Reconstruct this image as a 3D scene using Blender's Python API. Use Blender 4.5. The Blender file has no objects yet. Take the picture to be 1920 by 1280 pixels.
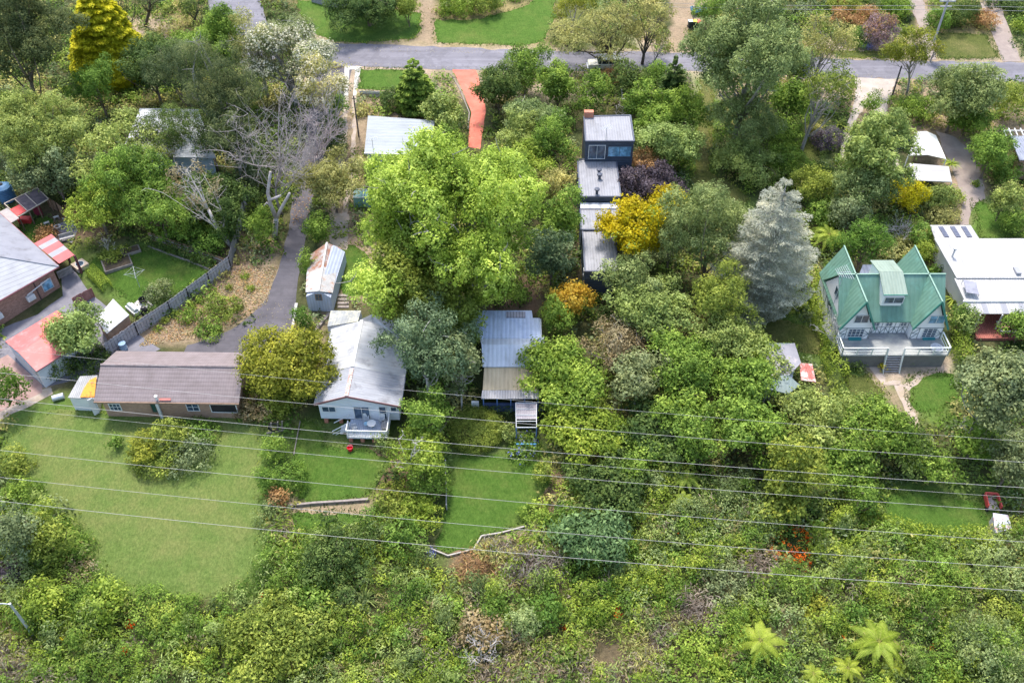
import bpy, bmesh, math, random
import numpy as np
from mathutils import Matrix, Vector

# ------------------------------------------------------------------ camera, sky, sun, exposure
SC = bpy.context.scene
COL = SC.collection
F_PX, TILT, SLOPE, AX = 1750.0, math.radians(44.8), math.tan(math.radians(4.0)), 95.7
CAM = np.array([0.0, -AX * math.cos(TILT), AX * math.sin(TILT)])
FWD = np.array([0.0, math.cos(TILT), -math.sin(TILT)])
UPV = np.array([0.0, math.sin(TILT), math.cos(TILT)])
RGT = np.array([1.0, 0.0, 0.0])
cd = bpy.data.cameras.new("camera")
cd.sensor_width = 36.0
cd.lens = 36.0 * F_PX / 1920.0
cd.clip_start = 1.0
cd.clip_end = 3000.0
cam = bpy.data.objects.new("camera", cd)
COL.objects.link(cam)
cam.location = CAM
cam.rotation_euler = (math.radians(90) - TILT, 0, 0)
SC.camera = cam

SUN_ELEV, SUN_AZ = math.radians(65), math.radians(-14)      # azimuth measured from +Y (away from the camera), negative = left
world = bpy.data.worlds.new("World")
SC.world = world
world.use_nodes = True
wn = world.node_tree
bg = wn.nodes["Background"]
sky = wn.nodes.new("ShaderNodeTexSky")
sky.sky_type = 'NISHITA'
sky.sun_disc = False
sky.sun_elevation = SUN_ELEV
sky.sun_rotation = SUN_AZ
sky.air_density = 1.2
sky.dust_density = 2.5
sky.ozone_density = 1.0
wn.links.new(sky.outputs[0], bg.inputs[0])
bg.inputs[1].default_value = 0.15
sd = bpy.data.lights.new("sun", 'SUN')
sd.energy = 2.0
sd.angle = math.radians(9.0)
sd.color = (1.0, 0.955, 0.89)
sun = bpy.data.objects.new("sun", sd)
COL.objects.link(sun)
sdir = Vector((math.sin(SUN_AZ) * math.cos(SUN_ELEV), math.cos(SUN_AZ) * math.cos(SUN_ELEV), math.sin(SUN_ELEV)))
sun.rotation_euler = sdir.to_track_quat('Z', 'Y').to_euler()
sun.location = sdir * 200
SC.view_settings.view_transform = 'Standard'
SC.view_settings.look = 'None'
SC.view_settings.gamma = 1.0
SC.view_settings.exposure = 1.36
SC.cycles.max_bounces = 6
SC.cycles.diffuse_bounces = 3
SC.cycles.transmission_bounces = 3
SC.cycles.transparent_max_bounces = 4

# ------------------------------------------------------------------ geometry of the place
def ray(px, py):
    return FWD + RGT * (px - 960.0) / F_PX - UPV * (py - 640.0) / F_PX
def P(px, py, h=0.0):
    """point h above the sloping ground seen in that direction"""
    d = ray(px, py)
    t = (SLOPE * CAM[1] + h - CAM[2]) / (d[2] - SLOPE * d[1])
    return CAM + d * t
def Zp(px, py, z):
    d = ray(px, py)
    return CAM + d * ((z - CAM[2]) / d[2])
def depth(p):
    return float((np.asarray(p) - CAM) @ FWD)
def gz(y):
    return SLOPE * y
def to_px(x, y, z):
    v = np.stack([x - CAM[0], y - CAM[1], z - CAM[2]], -1)
    w = v @ FWD
    return 960 + F_PX * (v @ RGT) / w, 640 - F_PX * (v @ UPV) / w

def hash2(ix, iy, seed):
    h = np.sin(ix * 127.1 + iy * 311.7 + seed * 74.7) * 43758.5453
    return h - np.floor(h)
def vnoise(x, y, seed=0):
    ix, iy = np.floor(x), np.floor(y)
    fx, fy = x - ix, y - iy
    fx = fx * fx * (3 - 2 * fx); fy = fy * fy * (3 - 2 * fy)
    a, b = hash2(ix, iy, seed), hash2(ix + 1, iy, seed)
    c, d = hash2(ix, iy + 1, seed), hash2(ix + 1, iy + 1, seed)
    return (a * (1 - fx) + b * fx) * (1 - fy) + (c * (1 - fx) + d * fx) * fy
def fbm(x, y, seed=0, o=4):
    s, a, t = 0, 0.5, 0
    for k in range(o):
        s = s + a * vnoise(x * 2 ** k, y * 2 ** k, seed + k * 13)
        t += a; a *= 0.5
    return s / t
def in_poly(X, Y, poly):
    r = np.zeros(X.shape, bool)
    n = len(poly)
    for i in range(n):
        x0, y0 = poly[i]; x1, y1 = poly[(i + 1) % n]
        if y0 == y1: continue
        c = ((y0 > Y) != (y1 > Y)) & (X < (x1 - x0) * (Y - y0) / (y1 - y0) + x0)
        r ^= c
    return r
def dist_poly(X, Y, poly):
    """signed distance, positive inside"""
    d = np.full(X.shape, 1e9)
    n = len(poly)
    for i in range(n):
        x0, y0 = poly[i]; x1, y1 = poly[(i + 1) % n]
        dx, dy = x1 - x0, y1 - y0
        t = np.clip(((X - x0) * dx + (Y - y0) * dy) / (dx * dx + dy * dy + 1e-9), 0, 1)
        d = np.minimum(d, np.hypot(X - x0 - t * dx, Y - y0 - t * dy))
    return np.where(in_poly(X, Y, poly), d, -d)

# ------------------------------------------------------------------ materials
MATS = {}
def _base(name):
    m = bpy.data.materials.new(name)
    m.use_nodes = True
    nt = m.node_tree
    return m, nt, nt.nodes["Principled BSDF"]
def N(nt, typ, **kw):
    n = nt.nodes.new(typ)
    for k, v in kw.items(): setattr(n, k, v)
    return n
def math_node(nt, op, a, b=None):
    n = N(nt, "ShaderNodeMath", operation=op)
    for i, v in enumerate((a, b)):
        if v is None: continue
        if isinstance(v, (int, float)): n.inputs[i].default_value = v
        else: nt.links.new(v, n.inputs[i])
    return n.outputs[0]
def mixc(nt, fac, a, b, blend='MIX'):
    n = N(nt, "ShaderNodeMix", data_type='RGBA', blend_type=blend)
    for s, v in ((n.inputs[0], fac), (n.inputs[6], a), (n.inputs[7], b)):
        if isinstance(v, (int, float)): s.default_value = v
        elif isinstance(v, tuple): s.default_value = (*v, 1) if len(v) == 3 else v
        else: nt.links.new(v, s)
    return n.outputs[2]
def noise(nt, vec, scale, detail=4, rough=0.6):
    n = N(nt, "ShaderNodeTexNoise")
    n.inputs["Scale"].default_value = scale
    n.inputs["Detail"].default_value = detail
    n.inputs["Roughness"].default_value = rough
    nt.links.new(vec, n.inputs["Vector"])
    return n.outputs["Fac"]
def ramp(nt, fac, stops):
    n = N(nt, "ShaderNodeValToRGB")
    e = n.color_ramp.elements
    while len(e) < len(stops): e.new(0.5)
    for k, (p, c) in enumerate(stops):
        e[k].position = p
        e[k].color = (*c, 1) if len(c) == 3 else c
    nt.links.new(fac, n.inputs[0])
    return n.outputs[0]
def bump(nt, bsdf, h, strength, dist=0.05):
    b = N(nt, "ShaderNodeBump")
    b.inputs["Strength"].default_value = strength
    b.inputs["Distance"].default_value = dist
    nt.links.new(h, b.inputs["Height"])
    nt.links.new(b.outputs[0], bsdf.inputs["Normal"])
def mat(name, c1, c2=None, scale=1.5, rough=0.8, metal=0.0, rib=None, period=0.25, ribdark=0.85, stain=None, bmp=0.0, bsc=15, lo=0.35, hi=0.65, spec=0.3):
    """base colour c1..c2 mottled by noise; rib = 'x'/'y'/'z' puts ribs across that axis; stain = (colour, amount) adds worn patches"""
    if name in MATS: return MATS[name]
    m, nt, bs = _base(name)
    co = N(nt, "ShaderNodeTexCoord").outputs["Object"]
    c2 = c2 or tuple(min(1, v * 1.18) for v in c1)
    f = noise(nt, co, scale)
    col = ramp(nt, f, [(lo, c1), (hi, c2)])
    fine = noise(nt, co, 40, 2)
    col = mixc(nt, 0.25, col, ramp(nt, fine, [(0.3, (0.75,) * 3), (0.7, (1.1,) * 3)]), 'MULTIPLY')
    h = None
    if stain:
        s = noise(nt, co, stain[2] if len(stain) > 2 else 0.9, 6, 0.7)
        col = mixc(nt, ramp(nt, s, [(0.62 - stain[1] * .3, (0,) * 3), (0.72 - stain[1] * .2, (1,) * 3)]), col, stain[0])
    if rib:
        sx = N(nt, "ShaderNodeSeparateXYZ"); nt.links.new(co, sx.inputs[0])
        v = sx.outputs["xyz".index(rib)]
        w = math_node(nt, 'SINE', math_node(nt, 'MULTIPLY', v, 2 * math.pi / period))
        h = math_node(nt, 'MULTIPLY', math_node(nt, 'ADD', w, 1), 0.5)
        col = mixc(nt, 1.0, col, ramp(nt, h, [(0.05, (ribdark,) * 3), (0.45, (1,) * 3)]), 'MULTIPLY')
        bump(nt, bs, h, 0.5, 0.04)
        if 'roof' in name or 'corrugated' in name or 'sheet' in name:
            mp = N(nt, "ShaderNodeMapping"); mp.inputs["Scale"].default_value = (.35, 2.2, 1) if rib == 'y' else (2.2, .35, 1); nt.links.new(co, mp.inputs[0])
            col = mixc(nt, 1.0, col, ramp(nt, noise(nt, mp.outputs[0], 1.0, 6, .7), [(0.3, (0.8, 0.79, 0.77)), (0.5, (1,) * 3), (0.75, (1.08,) * 3)]), 'MULTIPLY')
            sp = noise(nt, co, 7, 3, .6)
            col = mixc(nt, ramp(nt, sp, [(0.70, (0,) * 3), (0.76, (.5,) * 3)]), col, (.16, .13, .1))
    elif bmp:
        bump(nt, bs, noise(nt, co, bsc, 5), bmp, 0.08)
    nt.links.new(col, bs.inputs["Base Color"])
    bs.inputs["Roughness"].default_value = rough
    bs.inputs["Metallic"].default_value = metal
    bs.inputs["Specular IOR Level"].default_value = spec
    MATS[name] = m
    return m
def brickmat(name, c1, c2, mortar, sx=4.0, row=0.5, w=1.0, ms=0.02, wall=True, rough=0.85):
    if name in MATS: return MATS[name]
    m, nt, bs = _base(name)
    co = N(nt, "ShaderNodeTexCoord").outputs["Object"]
    s = N(nt, "ShaderNodeSeparateXYZ"); nt.links.new(co, s.inputs[0])
    cb = N(nt, "ShaderNodeCombineXYZ")
    if wall:
        nt.links.new(math_node(nt, 'ADD', s.outputs[0], s.outputs[1]), cb.inputs[0]); nt.links.new(s.outputs[2], cb.inputs[1])
    else:
        nt.links.new(s.outputs[0], cb.inputs[0]); nt.links.new(s.outputs[1], cb.inputs[1])
    b = N(nt, "ShaderNodeTexBrick")
    b.inputs["Scale"].default_value = sx
    b.inputs["Mortar Size"].default_value = ms
    b.inputs["Brick Width"].default_value = w
    b.inputs["Row Height"].default_value = row
    b.inputs["Bias"].default_value = 0.0
    b.inputs["Color1"].default_value = (*c1, 1); b.inputs["Color2"].default_value = (*c2, 1); b.inputs["Mortar"].default_value = (*mortar, 1)
    nt.links.new(cb.outputs[0], b.inputs["Vector"])
    col = mixc(nt, 0.5, b.outputs["Color"], ramp(nt, noise(nt, co, 1.2), [(0.3, (0.75,) * 3), (0.7, (1.15,) * 3)]), 'MULTIPLY')
    nt.links.new(col, bs.inputs["Base Color"])
    bump(nt, bs, b.outputs["Fac"], -0.4, 0.03)
    bs.inputs["Roughness"].default_value = rough
    MATS[name] = m
    return m
def glass(name, c=(0.03, 0.05, 0.08), rough=0.12):
    if name in MATS: return MATS[name]
    m, nt, bs = _base(name)
    co = N(nt, "ShaderNodeTexCoord").outputs["Object"]
    col = ramp(nt, noise(nt, co, 1.7, 2), [(0.4, c), (0.65, tuple(min(1, v * 2.2 + .02) for v in c))])
    nt.links.new(col, bs.inputs["Base Color"])
    bs.inputs["Roughness"].default_value = rough
    bs.inputs["Specular IOR Level"].default_value = 0.7
    MATS[name] = m
    return m
PAL = dict(
    dark=((.022, .04, .011), (.05, .078, .021), (.105, .14, .04)),
    pine=((.024, .038, .017), (.055, .072, .03), (.11, .126, .052)),
    green=((.04, .072, .012), (.092, .145, .025), (.185, .25, .05)),
    bright=((.045, .09, .014), (.1, .175, .03), (.2, .3, .06)),
    lime=((.115, .165, .02), (.25, .325, .048), (.44, .5, .115)),
    yellowgreen=((.085, .13, .016), (.18, .245, .036), (.33, .39, .075)),
    olive=((.054, .076, .013), (.118, .148, .028), (.23, .255, .055)),
    goldolive=((.085, .1, .012), (.185, .2, .028), (.33, .325, .05)),
    greygreen=((.065, .084, .036), (.14, .165, .075), (.265, .3, .155)),
    bluegreen=((.045, .07, .034), (.1, .135, .068), (.2, .245, .135)),
    fern=((.032, .06, .025), (.066, .112, .045), (.135, .2, .085)),
    pale=((.085, .115, .032), (.17, .215, .062), (.3, .35, .12)),
    willow=((.068, .092, .032), (.14, .175, .062), (.27, .305, .13)),
    gold=((.36, .33, .01), (.66, .58, .02), (.85, .76, .05)),
    yellow=((.4, .32, .01), (.68, .55, .015), (.88, .74, .04)),
    orange=((.5, .27, .03), (.75, .46, .05), (.9, .62, .11)),
    silver=((.25, .275, .235), (.45, .475, .42), (.68, .69, .62)),
    purple=((.035, .027, .035), (.085, .065, .085), (.16, .125, .15)),
    redbrown=((.11, .06, .03), (.22, .125, .06), (.33, .21, .1)),
    khaki=((.1, .1, .035), (.2, .19, .065), (.33, .3, .12)),
    dry=((.2, .15, .08), (.36, .28, .16), (.5, .42, .27)),
    twig=((.16, .12, .1), (.29, .24, .21), (.44, .38, .34)),
    cream=((.38, .37, .28), (.58, .56, .45), (.78, .76, .66)),
    pink=((.25, .14, .15), (.45, .28, .3), (.66, .48, .5)),
    treefern=((.2, .26, .02), (.36, .44, .05), (.52, .6, .1)),
    flame=((.6, .08, .01), (.8, .16, .015), (.9, .25, .03)),
    blue=((.16, .18, .5), (.25, .28, .65), (.4, .42, .8)),
    white=((.5, .5, .45), (.7, .7, .65), (.85, .85, .8)),
    red=((.3, .01, .01), (.55, .015, .015), (.7, .04, .03)),
    grass=((.07, .12, .022), (.115, .175, .04), (.2, .25, .075)),
    grassdry=((.2, .18, .05), (.33, .29, .1), (.45, .4, .18)),
)
GAIN = {'lime': 1.6, 'greygreen': 1.65, 'pale': 1.75, 'willow': 1.8, 'bluegreen': 1.8, 'gold': 1.0, 'yellow': .85, 'orange': .85, 'cream': 1.1, 'bright': 1.5, 'silver': .98, 'treefern': .95, 'flame': .9, 'blue': .9, 'white': .8, 'grass': 1.15, 'pink': .8, 'twig': 1.0, 'dry': 1.1, 'purple': 1.5, 'yellowgreen': 1.55, 'goldolive': 1.5, 'red': 1.0}
def leafmat(p):
    name = "leaves_" + p
    if name in MATS: return MATS[name]
    m, nt, bs = _base(name)
    nt.nodes.remove(bs)
    at = N(nt, "ShaderNodeAttribute", attribute_name="tint")
    g = GAIN.get(p, 2.15)
    d, c, l = [tuple(v * g for v in q) for q in PAL[p]]
    col = ramp(nt, at.outputs["Fac"], [(0.12, d), (0.5, c), (0.92, l)])
    co = N(nt, "ShaderNodeTexCoord").outputs["Object"]
    col = mixc(nt, 0.8, col, ramp(nt, noise(nt, co, 0.55, 3), [(0.32, (0.72, 0.78, 0.8)), (0.68, (1.2, 1.14, 0.95))]), 'MULTIPLY')
    oi = N(nt, "ShaderNodeObjectInfo")
    col = mixc(nt, 0.6, col, ramp(nt, oi.outputs["Random"], [(0.0, (0.85, 0.95, 1.0)), (1.0, (1.12, 1.04, 0.9))]), 'MULTIPLY')
    dif = N(nt, "ShaderNodeBsdfPrincipled"); dif.inputs["Roughness"].default_value = 0.55; dif.inputs["Specular IOR Level"].default_value = 0.12
    tr = N(nt, "ShaderNodeBsdfTranslucent")
    nt.links.new(col, dif.inputs["Base Color"]); nt.links.new(col, tr.inputs["Color"])
    mx = N(nt, "ShaderNodeMixShader"); mx.inputs[0].default_value = 0.42
    nt.links.new(dif.outputs[0], mx.inputs[1]); nt.links.new(tr.outputs[0], mx.inputs[2])
    nt.links.new(mx.outputs[0], nt.nodes["Material Output"].inputs["Surface"])
    MATS[name] = m
    return m

# ------------------------------------------------------------------ mesh helpers
def tag(o, label=None, cat=None, group=None, kind=None):
    if label: o["label"] = label
    if cat: o["category"] = cat
    if group: o["group"] = group
    if kind: o["kind"] = kind
    return o
def empty(name, loc, yaw=0.0, label=None, cat=None, group=None):
    o = bpy.data.objects.new(name, None)
    o.empty_display_size = 0.3
    COL.objects.link(o)
    o.location = tuple(float(v) for v in loc)
    o.rotation_euler = (0, 0, yaw)
    return tag(o, label, cat, group)
def raw_mesh(name, V, quads, m, parent=None, tint=None, tris=None, smooth=False):
    me = bpy.data.meshes.new(name)
    V = np.asarray(V, np.float32)
    nq = 0 if quads is None else len(quads)
    nt_ = 0 if tris is None else len(tris)
    me.vertices.add(len(V)); me.vertices.foreach_set("co", V.ravel())
    loops = np.concatenate([np.asarray(a, np.int32).ravel() for a in (quads, tris) if a is not None and len(a)])
    me.loops.add(len(loops)); me.loops.foreach_set("vertex_index", loops)
    starts = np.concatenate([np.arange(nq) * 4, nq * 4 + np.arange(nt_) * 3]).astype(np.int32)
    me.polygons.add(nq + nt_); me.polygons.foreach_set("loop_start", starts)
    if tint is not None:
        a = me.attributes.new("tint", 'FLOAT', 'FACE'); a.data.foreach_set("value", np.asarray(tint, np.float32))
    me.update(calc_edges=True)
    if smooth: me.polygons.foreach_set("use_smooth", np.ones(nq + nt_, bool))
    me.materials.append(m)
    o = bpy.data.objects.new(name, me)
    COL.objects.link(o)
    if parent: o.parent = parent
    return o
class MB:
    def __init__(s): s.v, s.f = [], []
    def add(s, vs, fs):
        n = len(s.v)
        s.v += [tuple(float(c) for c in v) for v in vs]
        s.f += [tuple(n + i for i in f) for f in fs]
        return s
    def box(s, x0, x1, y0, y1, z0, z1):
        return s.add([(x0, y0, z0), (x1, y0, z0), (x1, y1, z0), (x0, y1, z0), (x0, y0, z1), (x1, y0, z1), (x1, y1, z1), (x0, y1, z1)],
                     [(0, 3, 2, 1), (4, 5, 6, 7), (0, 1, 5, 4), (1, 2, 6, 5), (2, 3, 7, 6), (3, 0, 4, 7)])
    def slab(s, pts, t):
        """polygon of 3-D points thickened downwards by t"""
        n = len(pts)
        vs = list(pts) + [(p[0], p[1], p[2] - t) for p in pts]
        fs = [tuple(range(n)), tuple(range(2 * n - 1, n - 1, -1))] + [(i, n + i, n + (i + 1) % n, (i + 1) % n) for i in range(n)]
        return s.add(vs, fs)
    def prism(s, pts, z0, z1):
        """plan polygon extruded; z1 may be a list of heights per corner"""
        n = len(pts)
        zt = z1 if isinstance(z1, (list, tuple)) else [z1] * n
        vs = [(p[0], p[1], zt[i]) for i, p in enumerate(pts)] + [(p[0], p[1], z0) for p in pts]
        fs = [tuple(range(n)), tuple(range(2 * n - 1, n - 1, -1))] + [(i, n + i, n + (i + 1) % n, (i + 1) % n) for i in range(n)]
        return s.add(vs, fs)
    def sect(s, prof, y0, y1):
        """x-z outline extruded along y"""
        n = len(prof)
        vs = [(p[0], y0, p[1]) for p in prof] + [(p[0], y1, p[1]) for p in prof]
        fs = [tuple(range(n)), tuple(range(2 * n - 1, n - 1, -1))] + [(i, n + i, n + (i + 1) % n, (i + 1) % n) for i in range(n)]
        return s.add(vs, fs)
    def sectx(s, prof, x0, x1):
        n = len(prof)
        vs = [(x0, p[0], p[1]) for p in prof] + [(x1, p[0], p[1]) for p in prof]
        fs = [tuple(range(n)), tuple(range(2 * n - 1, n - 1, -1))] + [(i, n + i, n + (i + 1) % n, (i + 1) % n) for i in range(n)]
        return s.add(vs, fs)
    def beam(s, a, b, w, h=None):
        """square bar from a to b"""
        h = h or w
        a, b = Vector([float(c) for c in a]), Vector([float(c) for c in b])
        d = (b - a).normalized()
        u = d.cross(Vector((0, 0, 1)))
        if u.length < 1e-3: u = Vector((1, 0, 0))
        u.normalize(); v = u.cross(d)
        vs = [p + u * (sx * w / 2) + v * (sy * h / 2) for p in (a, b) for sx, sy in ((-1, -1), (1, -1), (1, 1), (-1, 1))]
        return s.add([tuple(p) for p in vs], [(0, 1, 2, 3), (7, 6, 5, 4), (0, 4, 5, 1), (1, 5, 6, 2), (2, 6, 7, 3), (3, 7, 4, 0)])
    def tube(s, pts, rad, sides=6, cap=True):
        pts = [Vector([float(c) for c in p]) for p in pts]
        n = len(pts)
        rad = rad if isinstance(rad, (list, tuple, np.ndarray)) else [rad] * n
        vs, fs = [], []
        for i, p in enumerate(pts):
            d = (pts[min(i + 1, n - 1)] - pts[max(i - 1, 0)]).normalized()
            u = d.cross(Vector((0.31, 0.9, 0.2)));
            if u.length < 1e-3: u = d.cross(Vector((1, 0, 0)))
            u.normalize(); v = d.cross(u)
            for k in range(sides):
                a = 2 * math.pi * k / sides
                vs.append(tuple(p + (u * math.cos(a) + v * math.sin(a)) * float(rad[i])))
        for i in range(n - 1):
            for k in range(sides):
                k2 = (k + 1) % sides
                fs.append((i * sides + k, i * sides + k2, (i + 1) * sides + k2, (i + 1) * sides + k))
        if cap:
            fs.append(tuple(range(sides - 1, -1, -1))); fs.append(tuple((n - 1) * sides + k for k in range(sides)))
        return s.add(vs, fs)
    def lathe(s, prof, c=(0, 0, 0), sides=14):
        vs, fs = [], []
        for r, z in prof:
            for k in range(sides):
                a = 2 * math.pi * k / sides
                vs.append((c[0] + r * math.cos(a), c[1] + r * math.sin(a), c[2] + z))
        for i in range(len(prof) - 1):
            for k in range(sides):
                k2 = (k + 1) % sides
                fs.append((i * sides + k, i * sides + k2, (i + 1) * sides + k2, (i + 1) * sides + k))
        fs.append(tuple(range(sides - 1, -1, -1))); fs.append(tuple((len(prof) - 1) * sides + k for k in range(sides)))
        return s.add(vs, fs)
    def build(s, name, m, parent=None, smooth=False, bevel=0.0):
        me = bpy.data.meshes.new(name)
        me.from_pydata(s.v, [], s.f)
        bm = bmesh.new(); bm.from_mesh(me)
        bmesh.ops.recalc_face_normals(bm, faces=bm.faces)
        if bevel: bmesh.ops.bevel(bm, geom=list(bm.edges), offset=bevel, segments=1, affect='EDGES')
        bm.to_mesh(me); bm.free()
        if smooth: me.polygons.foreach_set("use_smooth", np.ones(len(me.polygons), bool))
        me.materials.append(m)
        o = bpy.data.objects.new(name, me)
        COL.objects.link(o)
        if parent: o.parent = parent
        return o

# ------------------------------------------------------------------ ground, roads, lawns
GREEN, DRY, DIRT, LITTER, SOIL, SAND, MULCH = (.10, .165, .035), (.25, .205, .1), (.30, .225, .16), (.14, .105, .07), (.05, .04, .03), (.40, .31, .245), (.19, .125, .09)
ROAD_TOP = [(560, 86), (615, 82), (690, 83), (780, 87), (870, 90), (960, 93), (1100, 97), (1310, 99), (1450, 104), (1580, 111), (1700, 114), (1920, 118), (2120, 121)]
ROAD_BOT = [(2120, 162), (1920, 155), (1740, 150), (1600, 145), (1450, 139), (1300, 134), (1060, 133), (900, 132), (770, 129), (660, 124), (560, 128)]
# patches of bare or grassy ground: (outline in the photo's pixels, colour, softness px, strength)
PATCHES = [
    ([(540, 60), (2000, 70), (2000, 200), (540, 175)], SAND, 10, .9),
    ([(540, 0), (1100, 0), (1100, 90), (960, 90), (620, 80)], DRY, 10, .9),
    ([(1040, -20), (1120, -20), (1200, 90), (1060, 88)], GREEN, 10, .7),
    ([(200, -40), (380, -40), (380, 45), (240, 60)], DRY, 10, 1),
    ([(230, 40), (300, 30), (330, 70), (240, 80)], SAND, 10, .9),
    ([(1240, -40), (1345, -40), (1320, 40), (1296, 98), (1250, 98), (1260, 30)], DIRT, 5, 1),
    ([(1700, -60), (1735, -60), (1765, 112), (1730, 112)], DIRT, 4, 1),
    ([(775, -40), (825, -40), (815, 82), (785, 80)], DIRT, 5, 1),
    ([(1735, 20), (1870, 20), (1900, 112), (1740, 112)], DRY, 10, .7),
    ([(1870, -20), (2000, -20), (2000, 112), (1915, 112)], GREEN, 10, .6),
    ([(1600, 120), (1960, 140), (1960, 240), (1760, 330), (1640, 240), (1580, 200)], DIRT, 14, .9),
    ([(800, 128), (910, 132), (890, 190), (800, 185)], DIRT, 10, .8),
    ([(640, 175), (860, 175), (860, 215), (700, 240), (690, 330), (640, 440), (620, 400)], DIRT, 12, .9),
    ([(610, 380), (700, 400), (730, 560), (640, 560), (600, 470)], DIRT, 12, 1),
    ([(430, 420), (520, 460), (520, 540), (470, 590), (380, 640), (230, 655), (240, 630), (350, 560), (430, 500)], (.32, .235, .165), 12, 1),
    ([(400, 440), (470, 470), (490, 520), (300, 640), (230, 650), (330, 575)], MULCH, 18, .55),
    ([(555, 590), (620, 580), (600, 700), (570, 680)], DIRT, 8, .9),
    ([(60, 380), (200, 420), (260, 470), (180, 500), (110, 450)], MULCH, 14, .8),
    ([(0, 440), (110, 420), (110, 470), (60, 500)], GREEN, 12, .8),
    ([(110, 460), (300, 450), (400, 500), (330, 570), (240, 590), (150, 520)], GREEN, 12, .8),
    ([(0, 690), (150, 640), (200, 660), (0, 800)], DIRT, 8, .8),
    ([(0, 740), (520, 740), (520, 1120), (200, 1120), (0, 900)], GREEN, 16, .8),
    ([(440, 740), (560, 740), (570, 800), (490, 800), (440, 780)], DRY, 14, 1),
    ([(230, 820), (300, 860), (400, 890), (300, 900), (230, 890)], MULCH, 12, .6),
    ([(520, 780), (740, 780), (740, 1000), (530, 1010)], GREEN, 14, .6),
    ([(660, 840), (770, 830), (830, 900), (780, 960), (700, 930)], MULCH, 16, .9),
    ([(530, 930), (700, 935), (700, 970), (540, 975)], DIRT, 8, .9),
    ([(525, 960), (560, 960), (560, 1100), (525, 1100)], MULCH, 12, .7),
    ([(820, 840), (1060, 840), (1060, 1020), (830, 1060)], GREEN, 16, .8),
    ([(1000, 860), (1060, 880), (1060, 1000), (1010, 990)], MULCH, 12, .9),
    ([(840, 1010), (1040, 990), (1050, 1080), (900, 1110), (850, 1060)], MULCH, 20, .9),
    ([(950, 990), (1010, 985), (1010, 1030), (960, 1040)], SAND, 14, .9),
    ([(1560, 660), (1800, 665), (1800, 800), (1560, 780)], GREEN, 20, .8),
    ([(1600, 665), (1790, 668), (1785, 705), (1720, 705), (1690, 715), (1640, 720)], SAND, 8, .95),
    ([(1610, 680), (1640, 690), (1700, 760), (1720, 800), (1690, 780), (1650, 735)], DIRT, 8, .8),
    ([(1680, 720), (1695, 718), (1725, 790), (1712, 800)], SAND, 4, 1),
    ([(1620, 900), (1880, 900), (1880, 1020), (1620, 1010)], GREEN, 14, .8),
    ([(1860, 980), (1930, 980), (1930, 1090), (1890, 1090)], DIRT, 12, .8),
    ([(1300, 140), (1350, 140), (1345, 340), (1420, 370), (1400, 420), (1290, 360)], GREEN, 12, .75),
    ([(1390, 560), (1560, 560), (1560, 700), (1400, 660)], GREEN, 14, .8),
    ([(1440, 230), (1560, 230), (1560, 330), (1440, 330)], GREEN, 20, .6),
    ([(1800, 250), (1850, 300), (1850, 420), (1780, 420), (1780, 330)], DIRT, 8, 1),
    ([(1810, 370), (1900, 380), (1910, 460), (1820, 450)], GREEN, 12, .9),
    ([(890, 520), (1020, 520), (1020, 590), (890, 590)], MULCH, 12, .9),
    ([(1060, 300), (1095, 300), (1095, 560), (1070, 560)], LITTER, 10, .8),
    ([(0, 1100), (40, 1180), (60, 1280), (0, 1280)], DRY, 14, .6),
    ([(1080, 1180), (1330, 1130), (1340, 1290), (1080, 1290)], LITTER, 20, .8),
]
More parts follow.
